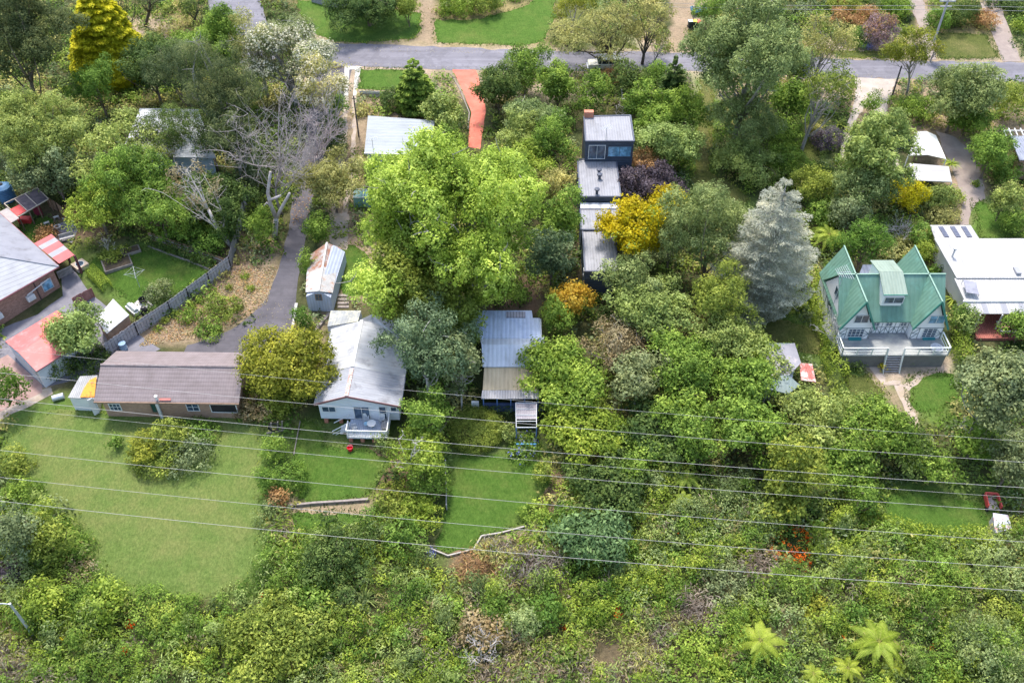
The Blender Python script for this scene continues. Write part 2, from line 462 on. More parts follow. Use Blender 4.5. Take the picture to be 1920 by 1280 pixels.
def ground():
    xs = np.concatenate([[-900, -500, -250, -140, -110], np.arange(-92, 92.01, 0.5), [110, 140, 250, 500, 900]])
    ys = np.concatenate([[-300, -150, -90, -60], np.arange(-48, 96.01, 0.5), [110, 140, 200, 350, 600, 1200]])
    X, Y = np.meshgrid(xs, ys)
    Zg = SLOPE * Y
    col = np.zeros(X.shape + (3,))
    n1 = fbm(X * .35, Y * .35, 3)
    base_a, base_b = np.array((.05, .065, .025)), np.array((.11, .10, .05))
    col[:] = base_a + (base_b - base_a) * np.clip((n1[..., None] - .35) * 3, 0, 1)
    PX, PY = to_px(X, Y, Zg)
    ok = (Y > -55)
    jx = (fbm(X * .6, Y * .6, 11) - .5) * 26; jy = (fbm(X * .6, Y * .6, 29) - .5) * 26
    n2 = fbm(X * 1.1, Y * 1.1, 41)
    for poly, c, soft, a in PATCHES:
        d = dist_poly(PX + jx, PY + jy, poly)
        w = np.clip(d / soft * .5 + .5, 0, 1) * a * ok
        w = np.clip(w * (1.5 - n2), 0, 1) if a < 1 else w
        c = np.array(c) * (0.8 + 0.4 * n1[..., None])
        col = col * (1 - w[..., None]) + c * w[..., None]
    nx, ny = len(xs), len(ys)
    i = np.arange(nx * ny).reshape(ny, nx)
    q = np.stack([i[:-1, :-1], i[:-1, 1:], i[1:, 1:], i[1:, :-1]], -1).reshape(-1, 4)
    m, nt, bs = _base("ground_earth")
    at = N(nt, "ShaderNodeAttribute", attribute_name="earth")
    co = N(nt, "ShaderNodeTexCoord").outputs["Object"]
    c = mixc(nt, 0.9, at.outputs["Color"], ramp(nt, noise(nt, co, 3.0, 6, .75), [(0.3, (0.62, 0.62, 0.6)), (0.7, (1.3, 1.3, 1.25))]), 'MULTIPLY')
    c = mixc(nt, 0.6, c, ramp(nt, noise(nt, co, 0.5, 4), [(0.35, (0.8, 0.85, 0.75)), (0.7, (1.15, 1.1, 1.05))]), 'MULTIPLY')
    nt.links.new(c, bs.inputs["Base Color"]); bs.inputs["Roughness"].default_value = 1; bs.inputs["Specular IOR Level"].default_value = .1
    bump(nt, bs, noise(nt, co, 6, 6, .8), 0.8, 0.12)
    o = raw_mesh("ground", np.stack([X, Y, Zg], -1).reshape(-1, 3), q, m)
    a = o.data.color_attributes.new("earth", 'FLOAT_COLOR', 'POINT')
    a.data.foreach_set("color", np.concatenate([col.reshape(-1, 3), np.ones((nx * ny, 1))], 1).astype(np.float32).ravel())
    return tag(o, kind='structure')
ground()

def densify(pts, step, jit, seed):
    r = np.random.default_rng(seed)
    out = []
    n = len(pts)
    for i in range(n):
        a, b = np.array(pts[i][:2]), np.array(pts[(i + 1) % n][:2])
        k = max(1, int(np.hypot(*(b - a)) / step))
        for j in range(k):
            p = a + (b - a) * j / k
            if jit:
                ph = seed * 7.3
                p = p + jit * 3.2 * np.array([float(fbm(np.array(p[0] * .9 + ph), np.array(p[1] * .9), 5)) - .5, float(fbm(np.array(p[0] * .9), np.array(p[1] * .9 + ph), 9)) - .5]) * 2 + np.clip(r.normal(0, jit * .35, 2), -.12, .12)
            out.append(p)
    return out
def sheet(name, pxpoly, m, lift=0.012, step=0.5, jit=0.0, seed=1, kind='structure', thick=0.0):
    pts = densify([P(*p) for p in pxpoly], step, jit, seed)
    bm = bmesh.new()
    f = bm.faces.new([bm.verts.new((p[0], p[1], gz(p[1]) + lift)) for p in pts])
    if f.normal.z < 0: f.normal_flip()
    bm.normal_update()
    if f.normal.z < 0: f.normal_flip()
    if thick:
        r = bmesh.ops.extrude_face_region(bm, geom=[f])
        for v in r["geom"]:
            if isinstance(v, bmesh.types.BMVert): v.co.z -= 0
        for v in f.verts: v.co.z -= thick
    bmesh.ops.triangulate(bm, faces=[f for f in bm.faces if len(f.verts) > 4])
    bmesh.ops.recalc_face_normals(bm, faces=bm.faces)
    me = bpy.data.meshes.new(name); bm.to_mesh(me); bm.free()
    me.materials.append(m)
    o = bpy.data.objects.new(name, me); COL.objects.link(o)
    return tag(o, kind=kind)

def asphalt(name, c1, c2):
    m, nt, bs = _base(name)
    co = N(nt, "ShaderNodeTexCoord").outputs["Object"]
    c = ramp(nt, noise(nt, co, 0.45, 5, .65), [(0.3, c1), (0.7, c2)])
    mp = N(nt, "ShaderNodeMapping"); mp.inputs["Scale"].default_value = (.06, 1.4, 1); nt.links.new(co, mp.inputs[0])
    c = mixc(nt, 0.55, c, ramp(nt, noise(nt, mp.outputs[0], 1.0, 4), [(0.35, (0.68,) * 3), (0.65, (1.28,) * 3)]), 'MULTIPLY')
    c = mixc(nt, 0.5, c, ramp(nt, noise(nt, co, 25, 2), [(0.3, (0.7,) * 3), (0.7, (1.25,) * 3)]), 'MULTIPLY')
    c = mixc(nt, ramp(nt, noise(nt, co, .16, 4, .75), [(0.5, (0,) * 3), (0.53, (.4,) * 3), (0.62, (.15,) * 3)]), c, tuple(v * .62 for v in c1))
    c = mixc(nt, ramp(nt, noise(nt, co, .8, 6, .8), [(0.62, (0,) * 3), (0.75, (.45,) * 3)]), c, (.3, .25, .2))
    vo = N(nt, "ShaderNodeTexVoronoi", feature='DISTANCE_TO_EDGE'); vo.inputs["Scale"].default_value = .35
    nt.links.new(co, vo.inputs["Vector"])
    c = mixc(nt, ramp(nt, vo.outputs[0], [(0.0, (.35,) * 3), (0.012, (0,) * 3)]), c, (0.05, 0.05, 0.055))
    nt.links.new(c, bs.inputs["Base Color"]); bs.inputs["Roughness"].default_value = 0.85
    bump(nt, bs, noise(nt, co, 30, 3), 0.3, 0.02)
    return m
M_ROAD = asphalt("road_asphalt", (.145, .138, .16), (.185, .176, .198))
M_DRIVE = asphalt("drive_asphalt", (.075, .069, .08), (.11, .1, .112))
M_CONC = mat("pale_concrete", (.42, .4, .37), (.52, .5, .46), 1.2, .9, stain=((.42, .38, .33), .3))
M_GRAVEL = mat("pale_gravel", (.36, .31, .27), (.45, .39, .34), 0.8, 1.0, bmp=.5, bsc=18, stain=((.4, .33, .26), .35))
M_CORAL = mat("coral_paving", (.48, .125, .08), (.56, .17, .115), 0.8, .8, stain=((.55, .2, .13), .2))
M_BROWNDRIVE = mat("brown_drive", (.25, .2, .175), (.31, .255, .22), .8, .95, bmp=.3)
M_PAVER = mat("grey_paving", (.15, .145, .165), (.21, .2, .22), 1.0, .9, bmp=.2)
sheet("road", ROAD_TOP + ROAD_BOT, M_ROAD, 0.022, .8, .12, 2)
sheet("side_road", [(480, 130), (560, 86), (500, 40), (480, -30), (380, -30), (395, 20), (440, 60), (455, 110)], M_ROAD, 0.018, .8, .1, 3)
sheet("driveway", [(575, 124), (660, 130), (640, 200), (613, 300), (587, 370), (577, 430), (562, 500), (554, 560), (546, 620), (532, 668), (340, 668), (352, 648), (420, 625), (470, 594), (500, 560), (524, 500), (540, 430), (548, 370), (566, 300), (580, 200)], M_DRIVE, 0.026, .7, .07, 4)
sheet("driveway", [(848, 131), (893, 132), (906, 175), (911, 210), (906, 240), (900, 280), (878, 276), (880, 245), (884, 212), (866, 165)], M_CORAL, 0.03, .6, .03, 5, thick=.05)
sheet("driveway", [(1598, 146), (1682, 149), (1672, 175), (1664, 215), (1680, 250), (1690, 330), (1660, 330), (1648, 220), (1628, 190), (1612, 215), (1600, 240), (1590, 300), (1572, 300), (1588, 230), (1602, 195), (1606, 165)], M_GRAVEL, 0.03, .6, .1, 6)
sheet("driveway", [(1755, 245), (1790, 258), (1822, 285), (1842, 330), (1846, 372), (1828, 380), (1815, 420), (1800, 422), (1806, 378), (1790, 330), (1776, 300)], M_BROWNDRIVE, 0.028, .6, .08, 7)
sheet("driveway", [(1832, -10), (1868, -10), (1915, 116), (1880, 116)], M_CONC if False else M_BROWNDRIVE, 0.03, .8, .04, 8)
sheet("path", [(1695, -20), (1722, -20), (1745, 40), (1755, 112), (1732, 112), (1728, 60)], M_BROWNDRIVE, 0.03, .8, .08, 9)
for k, pl in enumerate(([(646, 124), (678, 125), (676, 131), (655, 131), (653, 180), (645, 180)], [(666, 131.3), (676, 131.3), (668, 180), (662, 180)])):
    sheet("concrete_strip", pl, M_CONC, 0.04, 2, 0, 10 + k, thick=.05)
M_TRACK = mat("dirt_track", (.36, .29, .24), (.44, .36, .3), 1.0, 1.0, bmp=.4, stain=((.35, .28, .2), .5))
sheet("path", [(645, 180.5), (653, 180.5), (650, 260), (640, 340), (628, 420), (618, 418), (632, 330), (642, 250)], M_TRACK, .02, .6, .09, 12)
sheet("path", [(661, 180.5), (668, 180.5), (667, 260), (661, 340), (648, 425), (638, 424), (652, 330), (660, 250)], M_TRACK, .02, .6, .09, 13)
sheet("path", [(620, 400), (655, 400), (650, 470), (640, 470), (618, 455)], M_TRACK, .018, .5, .12, 14)
sheet("paving", [(115, 520), (135, 500), (165, 545), (205, 578), (255, 625), (300, 655), (230, 690), (-60, 760), (-60, 640), (70, 590), (118, 555)], M_PAVER, .015, .7, .04, 15)
sheet("paving", [(98, 425), (128, 412), (148, 432), (136, 455), (108, 450)], M_PAVER, .02, .5, .08, 16)
sheet("paving", [(-60, 700), (15, 665), (80, 722), (80, 735), (-60, 800)], mat("brick_paving", (.27, .17, .15), (.36, .24, .21), 1.2, .9), .022, .7, .03, 17)
sheet("paving", [(248, 570), (268, 557), (288, 572), (266, 592)], M_CONC, .03, 2, 0, 18)
sheet("path", [(-60, 815), (-60, 770), (60, 738), (95, 725), (100, 738), (50, 765)], M_TRACK, .02, .6, .06, 19)
for k, pl in enumerate(([(1678, 722), (1692, 720), (1722, 785), (1733, 812), (1722, 812), (1705, 780)], [(1628, 685), (1648, 684), (1663, 715), (1690, 716), (1690, 725), (1655, 722)], [(1690, 722), (1712, 715), (1722, 700), (1732, 700), (1722, 720), (1700, 730)])):
    sheet("path", pl, M_TRACK, .02, .5, .1, 20 + k)

LAWN_PX = {}
def lawnmat(name, a, b, dry, amt):
    m, nt, bs = _base(name)
    co = N(nt, "ShaderNodeTexCoord").outputs["Object"]
    c = ramp(nt, noise(nt, co, 1.6, 8, .8), [(0.33, a), (0.66, b)])
    big = noise(nt, co, 0.22, 6, .7)
    c = mixc(nt, ramp(nt, big, [(0.52 - amt * .25, (0,) * 3), (0.8 - amt * .2, (.8,) * 3)]), c, dry)
    worn = noise(nt, co, 0.7, 5, .75)
    c = mixc(nt, ramp(nt, worn, [(0.6, (0,) * 3), (0.74, (.5,) * 3)]), c, tuple(v * 1.15 for v in dry))
    mp = N(nt, "ShaderNodeMapping"); mp.inputs["Scale"].default_value = (6, 3.2, 6); mp.inputs["Rotation"].default_value = (0, 0, .5); nt.links.new(co, mp.inputs[0])
    c = mixc(nt, 1.0, c, ramp(nt, noise(nt, mp.outputs[0], 1.0, 5, .8), [(0.3, (0.62, 0.66, 0.55)), (0.7, (1.42, 1.34, 1.3))]), 'MULTIPLY')
    nt.links.new(c, bs.inputs["Base Color"]); bs.inputs["Roughness"].default_value = .95; bs.inputs["Specular IOR Level"].default_value = .12
    bump(nt, bs, noise(nt, mp.outputs[0], 1.2, 6, .85), 1.0, .2)
    return m
ML1 = lawnmat("lawn_green", (.056, .122, .018), (.098, .178, .032), (.16, .185, .052), .12)
ML2 = lawnmat("lawn_rough", (.098, .158, .036), (.155, .22, .06), (.215, .22, .08), .26)
ML3 = lawnmat("lawn_dark", (.05, .11, .017), (.085, .16, .026), (.16, .175, .05), .2)
ML4 = lawnmat("lawn_olive", (.075, .095, .025), (.125, .145, .04), (.2, .18, .075), .4)
LAWNS = [
    ([(555, 0), (600, 2), (790, 25), (788, 60), (770, 74), (690, 80), (625, 78), (585, 60), (565, 30)], ML1),
    ([(815, 38), (900, 36), (990, 10), (1030, -20), (1045, 30), (1020, 78), (975, 86), (880, 83), (818, 80)], ML1),
    ([(674, 131), (720, 130), (785, 132), (800, 150), (760, 166), (715, 168), (672, 166)], ML1),
    ([(1052, 5), (1090, 0), (1130, 60), (1200, 92), (1120, 92), (1080, 60)], ML4),
    ([(1286, 56), (1340, 54), (1345, 96), (1300, 96)], ML4),
    ([(1753, 62), (1850, 66), (1875, 110), (1762, 110)], ML4),
    ([(1550, 96), (1690, 98), (1700, 112), (1580, 109)], ML4),
    ([(158, 500), (188, 482), (235, 460), (290, 470), (345, 490), (396, 507), (375, 525), (330, 550), (290, 565), (246, 568), (212, 540), (196, 545)], ML3),
    ([(40, 425), (75, 405), (98, 410), (100, 432), (62, 470), (50, 455)], ML3),
    ([(2, 835), (55, 790), (95, 768), (185, 776), (320, 775), (440, 780), (488, 800), (492, 850), (486, 930), (490, 1000), (470, 1095), (395, 1120), (255, 1112), (205, 1082), (170, 1022), (120, 955), (45, 895), (5, 870)], ML2),
    ([(562, 785), (600, 800), (612, 836), (690, 842), (735, 858), (720, 885), (690, 930), (590, 945), (556, 935), (552, 850)], ML1),
    ([(545, 966), (640, 962), (690, 965), (660, 988), (600, 992), (548, 995)], ML1),
    ([(643, 462), (665, 458), (685, 475), (706, 520), (700, 548), (640, 560), (634, 540)], ML3),
    ([(848, 862), (870, 852), (960, 852), (1028, 868), (1030, 905), (1000, 950), (978, 985), (932, 998), (900, 1003), (886, 1030), (842, 1038), (818, 1030), (835, 960)], ML1),
    ([(1702, 712), (1740, 700), (1788, 702), (1790, 745), (1770, 770), (1725, 778), (1708, 755)], ML1),
    ([(1582, 700), (1622, 702), (1650, 728), (1662, 742), (1640, 750), (1592, 742)], ML4),
    ([(1652, 932), (1720, 918), (1835, 945), (1858, 985), (1840, 1004), (1770, 1006), (1665, 985)], ML1),
    ([(1826, 376), (1852, 382), (1888, 432), (1892, 452), (1834, 447)], ML1),
    ([(1312, 150), (1338, 160), (1332, 320), (1385, 350), (1402, 372), (1380, 405), (1330, 370), (1300, 340)], ML4),
    ([(1385, 600), (1440, 590), (1540, 620), (1545, 665), (1440, 650)], ML4),
    ([(1455, 240), (1520, 235), (1540, 300), (1500, 325), (1455, 300)], ML4),
]
for k, (pl, m) in enumerate(LAWNS):
    sheet("lawn", pl, m, 0.014, .4, .16, 40 + k)
# ------------------------------------------------------------------ buildings
class Bld:
    def __init__(s, name, label, cat, px, py, yaw=0.0, group=None, h=0.0):
        p = P(px, py, h)
        s.o = np.array([p[0], p[1], gz(p[1])])
        s.yaw = math.radians(yaw)
        s.c, s.s = math.cos(s.yaw), math.sin(s.yaw)
        s.root = empty(name, s.o, s.yaw, label, cat, group)
    def tol(s, p):
        d = np.asarray(p) - s.o
        return np.array([d[0] * s.c + d[1] * s.s, -d[0] * s.s + d[1] * s.c, d[2]])
    def loc(s, px, py, h):
        return s.tol(Zp(px, py, s.o[2] + h))
    def _plane(s, px, py, ax, val):
        a = s.tol(CAM); b = s.tol(CAM + ray(px, py)); d = b - a
        return a + d * ((val - a[ax]) / d[ax])
    def wy(s, px, py, y): return s._plane(px, py, 1, y)
    def wx(s, px, py, x): return s._plane(px, py, 0, x)
    def panel(s, name, m, pts, t=.1, parent=None):
        return MB().slab([s.loc(*p) for p in pts], t).build(name, m, parent or s.root)
    def win(s, px0, py0, px1, py1, y, cols=1, rows=1, fm=None, gm=None, name='window', fw=.07):
        a, b = s.wy(px0, py0, y), s.wy(px1, py1, y)
        return s.win_m(a[0], b[0], b[2], a[2], y, cols, rows, fm, gm, name, fw)
    def win_m(s, x0, x1, z0, z1, y, cols=1, rows=1, fm=None, gm=None, name='window', fw=.07):
        fm = fm or M_WHITE; gm = gm or M_GLASS
        f = MB()
        f.box(x0, x1, y - .06, y - .002, z0, z0 + fw).box(x0, x1, y - .06, y - .002, z1 - fw, z1)
        f.box(x0, x0 + fw, y - .06, y - .002, z0 + fw, z1 - fw).box(x1 - fw, x1, y - .06, y - .002, z0 + fw, z1 - fw)
        for k in range(1, cols):
            xx = x0 + (x1 - x0) * k / cols; f.box(xx - fw * .35, xx + fw * .35, y - .05, y - .002, z0 + fw, z1 - fw)
        for k in range(1, rows):
            zz = z0 + (z1 - z0) * k / rows; f.box(x0 + fw, x1 - fw, y - .045, y - .002, zz - fw * .3, zz + fw * .3)
        w = f.build(name, fm, s.root)
        MB().box(x0 + fw, x1 - fw, y - .025, y - .003, z0 + fw, z1 - fw).build('pane', gm, w)
        return w
    def winx(s, y0, y1, z0, z1, x, fm=None, gm=None, name='window', fw=.07, cols=1):
        fm = fm or M_WHITE; gm = gm or M_GLASS
        f = MB()
        f.box(x - .06, x - .002, y0, y1, z0, z0 + fw).box(x - .06, x - .002, y0, y1, z1 - fw, z1)
        f.box(x - .06, x - .002, y0, y0 + fw, z0 + fw, z1 - fw).box(x - .06, x - .002, y1 - fw, y1, z0 + fw, z1 - fw)
        for k in range(1, cols):
            yy = y0 + (y1 - y0) * k / cols; f.box(x - .05, x - .002, yy - .03, yy + .03, z0 + fw, z1 - fw)
        w = f.build(name, fm, s.root)
        MB().box(x - .025, x - .003, y0 + fw, y1 - fw, z0 + fw, z1 - fw).build('pane', gm, w)
        return w
M_WHITE = mat("white_paint", (.62, .62, .62), (.7, .7, .69), 1, .6)
M_GLASS = glass("window_glass")
M_GLASSB = glass("window_glass_blue", (.09, .2, .3))
M_SHADE_BLACK = mat("shade_black", (.02, .02, .022), (.035, .033, .033), 1, .9)  # near-black: shade painted into openings, also real black rubber and plastic
M_GREYP = mat("grey_paint", (.5, .51, .53), (.58, .59, .61), 1, .7)
M_BRICKPIER = brickmat("red_brick_pier", (.42, .14, .08), (.5, .19, .11), (.5, .42, .36), 5)
M_TIMBER = mat("weathered_timber", (.3, .28, .27), (.42, .4, .38), 1.5, .9, rib='x', period=.16, ribdark=.6)
M_TIMBERP = mat("grey_timber", (.33, .31, .31), (.45, .43, .43), 2, .9)
M_BROWNT = mat("brown_timber", (.2, .13, .09), (.3, .2, .14), 2, .9)
M_STEEL = mat("galvanised_steel", (.45, .47, .5), (.55, .57, .6), 2, .45, .4)
M_RUSTCAP = mat("rusty_ridge_cap", (.45, .16, .12), (.6, .32, .26), 3, .8, stain=((.7, .66, .62), .6, 5))

# --- white weatherboard cottage with a front deck
A = Bld('cottage', 'white weatherboard cottage with long pale metal gable roof and raised front deck', 'house', 588, 779, -1.5)
A.o[:] = Zp(588, 757, -0.74 + 3.2); A.o[2] = -0.74; A.root.location = tuple(A.o)
M_CWALL = mat("cottage_boards", (.66, .68, .74), (.72, .74, .79), .8, .7, rib='z', period=.2, ribdark=.86)
M_CROOF = mat("white_metal_roof", (.4, .405, .42), (.45, .455, .47), .7, .5, rib='y', period=.45, ribdark=.94, stain=((.27, .27, .28), .3, .5))
M_CROOF2 = mat("grey_metal_roof", (.31, .32, .355), (.36, .37, .405), .5, .5, rib='y', period=.3, ribdark=.9, stain=((.21, .21, .23), .35, .5))
W, L, RX = 8.1, 10.0, 3.2
yb = A.loc(598, 702, 3.2)[1]
MB().sect([(.3, .75), (W - .35, .75), (W - .35, 3.08), (RX, 4.2), (.3, 3.1)], .35, L - .2).build('wall', M_CWALL, A.root)
r1 = MB()
r1.slab([(0, yb, 3.2), (RX, yb, 4.42), (RX, L, 4.42), (0, L, 3.2)], .1); r1.slab([(RX, yb, 4.42), (W, yb, 3.12), (W, L, 3.12), (RX, L, 4.42)], .1)
rf = r1.build('roof', M_CROOF, A.root)
MB().box(RX - .14, RX + .14, yb, L + .05, 4.38, 4.47).build('ridge_cap', M_WHITE, rf)
r2 = MB()
r2.slab([(0, 0, 3.17), (RX, 0, 4.38), (RX, yb, 4.38), (0, yb, 3.17)], .1); r2.slab([(RX, 0, 4.38), (W, 0, 3.09), (W, yb, 3.09), (RX, yb, 4.38)], .1)
rg = r2.build('front_roof', M_CROOF2, A.root)
MB().box(RX - .16, RX + .16, 0.02, yb - .3, 4.34, 4.45).build('ridge_cap', M_RUSTCAP, rg)
bb = MB(); bb.beam((0, -.02, 3.08), (RX, -.02, 4.29), .06, .22); bb.beam((RX, -.02, 4.29), (W, -.02, 3.0), .06, .22)
bb.build('barge_board', mat("maroon_trim", (.22, .11, .11), None, 2, .7), A.root)
w = MB()                                                         # rear gabled wing on the right
a1, a2, a3, a4 = A.loc(697, 606, 4.0), A.loc(697, 589, 4.6), A.loc(740, 602, 3.6), A.loc(735, 625, 3.5)
w.slab([a1, A.loc(758, 640, 3.3), A.loc(752, 607, 3.5), a2], .1)
w.slab([A.loc(676, 599, 4.2), a1, a2], .08)
w.build('rear_wing_roof', M_CROOF, A.root)
MB().prism([(RX + .5, L - .3), (W - .3, L - .3), (W - .3, L + 1.5), (RX + .5, L + 1.5)], 0.2, 3.1).build('rear_wall', M_CWALL, A.root)
p4 = [A.loc(614, 612, 3.0), A.loc(671, 602, 3.05), A.loc(677, 582, 2.7), A.loc(620, 582, 2.6)]
MB().slab(p4, .08).build('annex_roof', mat("fibro_roof", (.25, .26, .265), (.31, .32, .32), .8, .8, rib='x', period=.3, ribdark=.9, stain=((.5, .48, .36), .5)), A.root)
MB().prism([(p[0], p[1]) for p in p4], .2, [p[2] - .1 for p in p4]).build('annex_wall', M_CWALL, A.root)
A.win(602, 761, 631, 772, .35, 2, 1)
A.win(661, 761, 696, 785, .35, 2, 1, name='sliding_door')
A.win(709, 761, 727, 785, .35, 1, 2, name='door')
A.win(731, 762, 745, 771, .35, 1, 1)
for x in (.7, 2.1): MB().box(x - .18, x + .18, .4, .75, -.5, .75).build('pier', M_BRICKPIER, A.root)
MB().box(.6, W - .6, 1.2, L - .4, -.4, .7).build('underfloor_shade', M_SHADE_BLACK, A.root)  # dark block standing in for the shade beneath the floor
d0, d1 = A.loc(651, 820, .72), A.loc(727, 820, .72)
dk = MB(); dk.box(d0[0], d1[0], d0[1], .34, .6, .72)
M_DECKB = mat("pale_blue_deck", (.42, .46, .55), (.5, .54, .62), 1.2, .8, rib='x', period=.18, ribdark=.8)
deck = dk.build('deck', M_DECKB, A.root)
ra = MB()
for (xa, ya, xb, yb_) in ((d0[0], d0[1], d1[0], d0[1]), (d1[0], d0[1], d1[0], .3), (d0[0], d0[1], d0[0], -.7)):
    ra.beam((xa, ya, 1.72), (xb, yb_, 1.72), .09); ra.beam((xa, ya, .86), (xb, yb_, .86), .06)
    n = max(2, int(math.hypot(xb - xa, yb_ - ya) / .14))
    for k in range(n + 1):
        t = k / n; x, y = xa + (xb - xa) * t, ya + (yb_ - ya) * t
        ra.box(x - .025, x + .025, y - .025, y + .025, .72, 1.7)
ra.build('railing', M_WHITE, deck)
for k in range(4):
    x = d0[0] + .25 + (d1[0] - d0[0] - .5) * k / 3
    MB().box(x - .17, x + .17, d0[1] + .15, d0[1] + .5, -.8, .6).build('pier', M_BRICKPIER, deck)
st = MB()
for k in range(5):
    st.box(d0[0] - .3 * (k + 1), d0[0] - .3 * k, -.9, .1, .5 - .24 * k, .58 - .24 * k)
st.beam((d0[0], -.92, 1.6), (d0[0] - 1.6, -.92, .4), .07); st.beam((d0[0], .12, 1.6), (d0[0] - 1.6, .12, .4), .07)
st.beam((d0[0], -.92, 1.2), (d0[0] - 1.6, -.92, 0), .05); st.beam((d0[0], -.92, .9), (d0[0] - 1.6, -.92, -.3), .05)
st.build('stairs', M_WHITE, A.root)
MB().box(d0[0] - 2.9, d0[0] - 1.7, -1.2, .2, -.42, -.25).build('landing', M_CONC, A.root)
dish = MB()
prof = [(.02, 0)] + [(.42 * math.sin(a) / math.sin(1.0), .42 * (1 - math.cos(a))) for a in np.linspace(.15, 1.0, 6)]
dish.lathe(prof, (0, 0, 0), 16)
do = dish.build('dish', M_STEEL)
dr = empty('satellite_dish', np.array(A.o) + np.array([.75, 1.9, 3.45]), 0, 'grey satellite dish on the front left of the white cottage roof', 'satellite dish')
do.parent = dr; do.rotation_euler = (math.radians(10), math.radians(62), .5); do.location = (0, 0, .35)
MB().tube([(0, 0, -.1), (0, 0, .4)], .035).build('bracket', M_STEEL, dr)
MB().tube([(.1, 0, .4), (.55, .1, .6)], .02).build('arm', M_STEEL, dr)

# --- blue-roofed house with a tan verandah
B = Bld('blue_roof_house', 'pale blue metal roofed house with tan verandah roof and navy front wall', 'house', 900, 768, 0)
M_BROOF = mat("blue_metal_roof", (.45, .53, .68), (.52, .59, .73), .5, .45, rib='x', period=.42, ribdark=.92, stain=((.36, .44, .62), .35, .4))
M_BROOF2 = mat("pale_metal_roof", (.5, .54, .61), (.56, .6, .67), .5, .45, rib='x', period=.42, ribdark=.93)
M_TAN = mat("tan_metal_roof", (.48, .385, .25), (.54, .44, .29), .6, .55, rib='x', period=.4, ribdark=.92)
M_POLYC = mat("clear_roof_sheet", (.42, .39, .39), (.5, .47, .46), .6, .3, rib='x', period=.25, ribdark=.75)
M_NAVY = mat("navy_paint", (.05, .07, .15), (.075, .1, .2), 1, .6)
B.panel('roof', M_BROOF2, [(905, 687, 3.2), (1010, 687, 3.2), (984, 646, 4.2), (903, 646, 4.2)])
B.panel('roof', M_BROOF2, [(1010, 687, 3.2), (1021, 690, 3.2), (1020, 631, 3.2), (1013, 633, 3.35), (984, 646, 4.2)])
B.panel('roof', M_BROOF2, [(903, 646, 4.2), (984, 646, 4.2), (1013, 633, 3.5), (899, 633, 3.5)])
B.panel('rear_roof', M_BROOF, [(896, 634, 3.6), (1014, 634, 3.6), (1012, 596, 3.25), (884, 596, 3.25)])
B.panel('rear_roof', M_BROOF, [(884, 596.5, 3.15), (999, 596.5, 3.15), (997, 582, 2.95), (878, 582, 2.95)])
B.panel('skylight', mat("mesh_skylight", (.3, .29, .33), (.4, .38, .42), 2, .6, rib='x', period=.3, ribdark=.6), [(949, 594.5, 3.25), (985, 594.5, 3.25), (985, 584, 3.1), (949, 584, 3.1)], .12)
B.panel('verandah_roof', M_TAN, [(905, 731, 2.55), (1010, 731, 2.55), (1006, 688, 3.05), (908, 688, 3.05)], .06)
B.panel('verandah_roof', M_POLYC, [(902, 747, 2.4), (1010, 747, 2.4), (1010, 731.3, 2.53), (904, 731.3, 2.53)], .05)
f0, f1 = B.loc(908, 688, 3.0), B.loc(1016, 632, 3.0)
MB().box(f0[0], f1[0], f0[1] + .1, B.loc(905, 598, 3)[1], -.3, 3.0).build('wall', M_CWALL, B.root)
v0 = B.loc(903, 746, 2.3)
MB().box(v0[0] + .1, v0[0] + 6, v0[1] + .35, v0[1] + .5, -.2, 1.1).build('verandah_wall', M_NAVY, B.root)
for k in range(5):
    x = v0[0] + .15 + 1.3 * k
    MB().box(x - .06, x + .06, v0[1] + .25, v0[1] + .37, -.2, 2.4).build('post', mat("blue_post", (.1, .17, .36), None, 1, .6), B.root)
MB().box(v0[0] - 1.0, v0[0] - .3, v0[1] + .3, v0[1] + .55, -.2, 1.3).build('gate', M_WHITE, B.root)
MB().box(v0[0] + .1, v0[0] + 6, v0[1] + 2.4, v0[1] + 2.5, -.2, 2.4).build('inner_wall_shade', M_SHADE_BLACK, B.root)  # wall under the verandah painted near-black as shade

# --- dark modern house of stepped boxes
D = Bld('modern_house', 'narrow charcoal house of stepped flat roofed boxes with grey metal roofs', 'house', 1088, 420, 0)
zt0 = D.o[2]
M_CHAR = mat("charcoal_cladding", (.045, .06, .09), (.07, .088, .125), .8, .6, rib='z', period=.35, ribdark=.8)
M_FLAT = mat("grey_flat_roof", (.235, .235, .255), (.28, .28, .3), .6, .5, rib='x', period=.3, ribdark=.9, stain=((.19, .19, .2), .25, .5))
M_TRIM = mat("dark_trim", (.07, .08, .11), None, 1, .5)
def flatbox(B_, pts, zb, wm, rm, trim=True, inset=.0):
    q = [B_.loc(*p) for p in pts]
    MB().prism([(p[0], p[1]) for p in q], zb, [p[2] - .06 for p in q]).build('wall', wm, B_.root)
    c = sum(q) / 4
    r = [c + (p - c) * .965 for p in q]
    ro = MB().slab([(p[0], p[1], p[2] + .02) for p in r], .1).build('roof', rm, B_.root)
    if trim:
        t = MB()
        for i in range(4):
            a, b = q[i], q[(i + 1) % 4]
            t.beam((a[0], a[1], a[2]), (b[0], b[1], b[2]), .16, .18)
        t.build('parapet', M_TRIM, ro)
    return q
def h_at(py_base, h, z0):      # height above house datum of a point h above the ground under pixel row
    return P(1100, py_base)[2] + h - z0
hA = h_at(305, 6.0, zt0)
q1 = flatbox(D, [(1098, 265, hA), (1189, 265, hA), (1182, 217, hA + .15), (1095, 219, hA + .15)], hA - 6.2, M_CHAR, M_FLAT)
yf = q1[0][1]
D.win(1104, 272, 1134, 298, yf, 2, 1, M_GREYP)
D.win(1140, 274, 1183, 294, yf, 2, 1, M_TRIM, M_GLASSB)
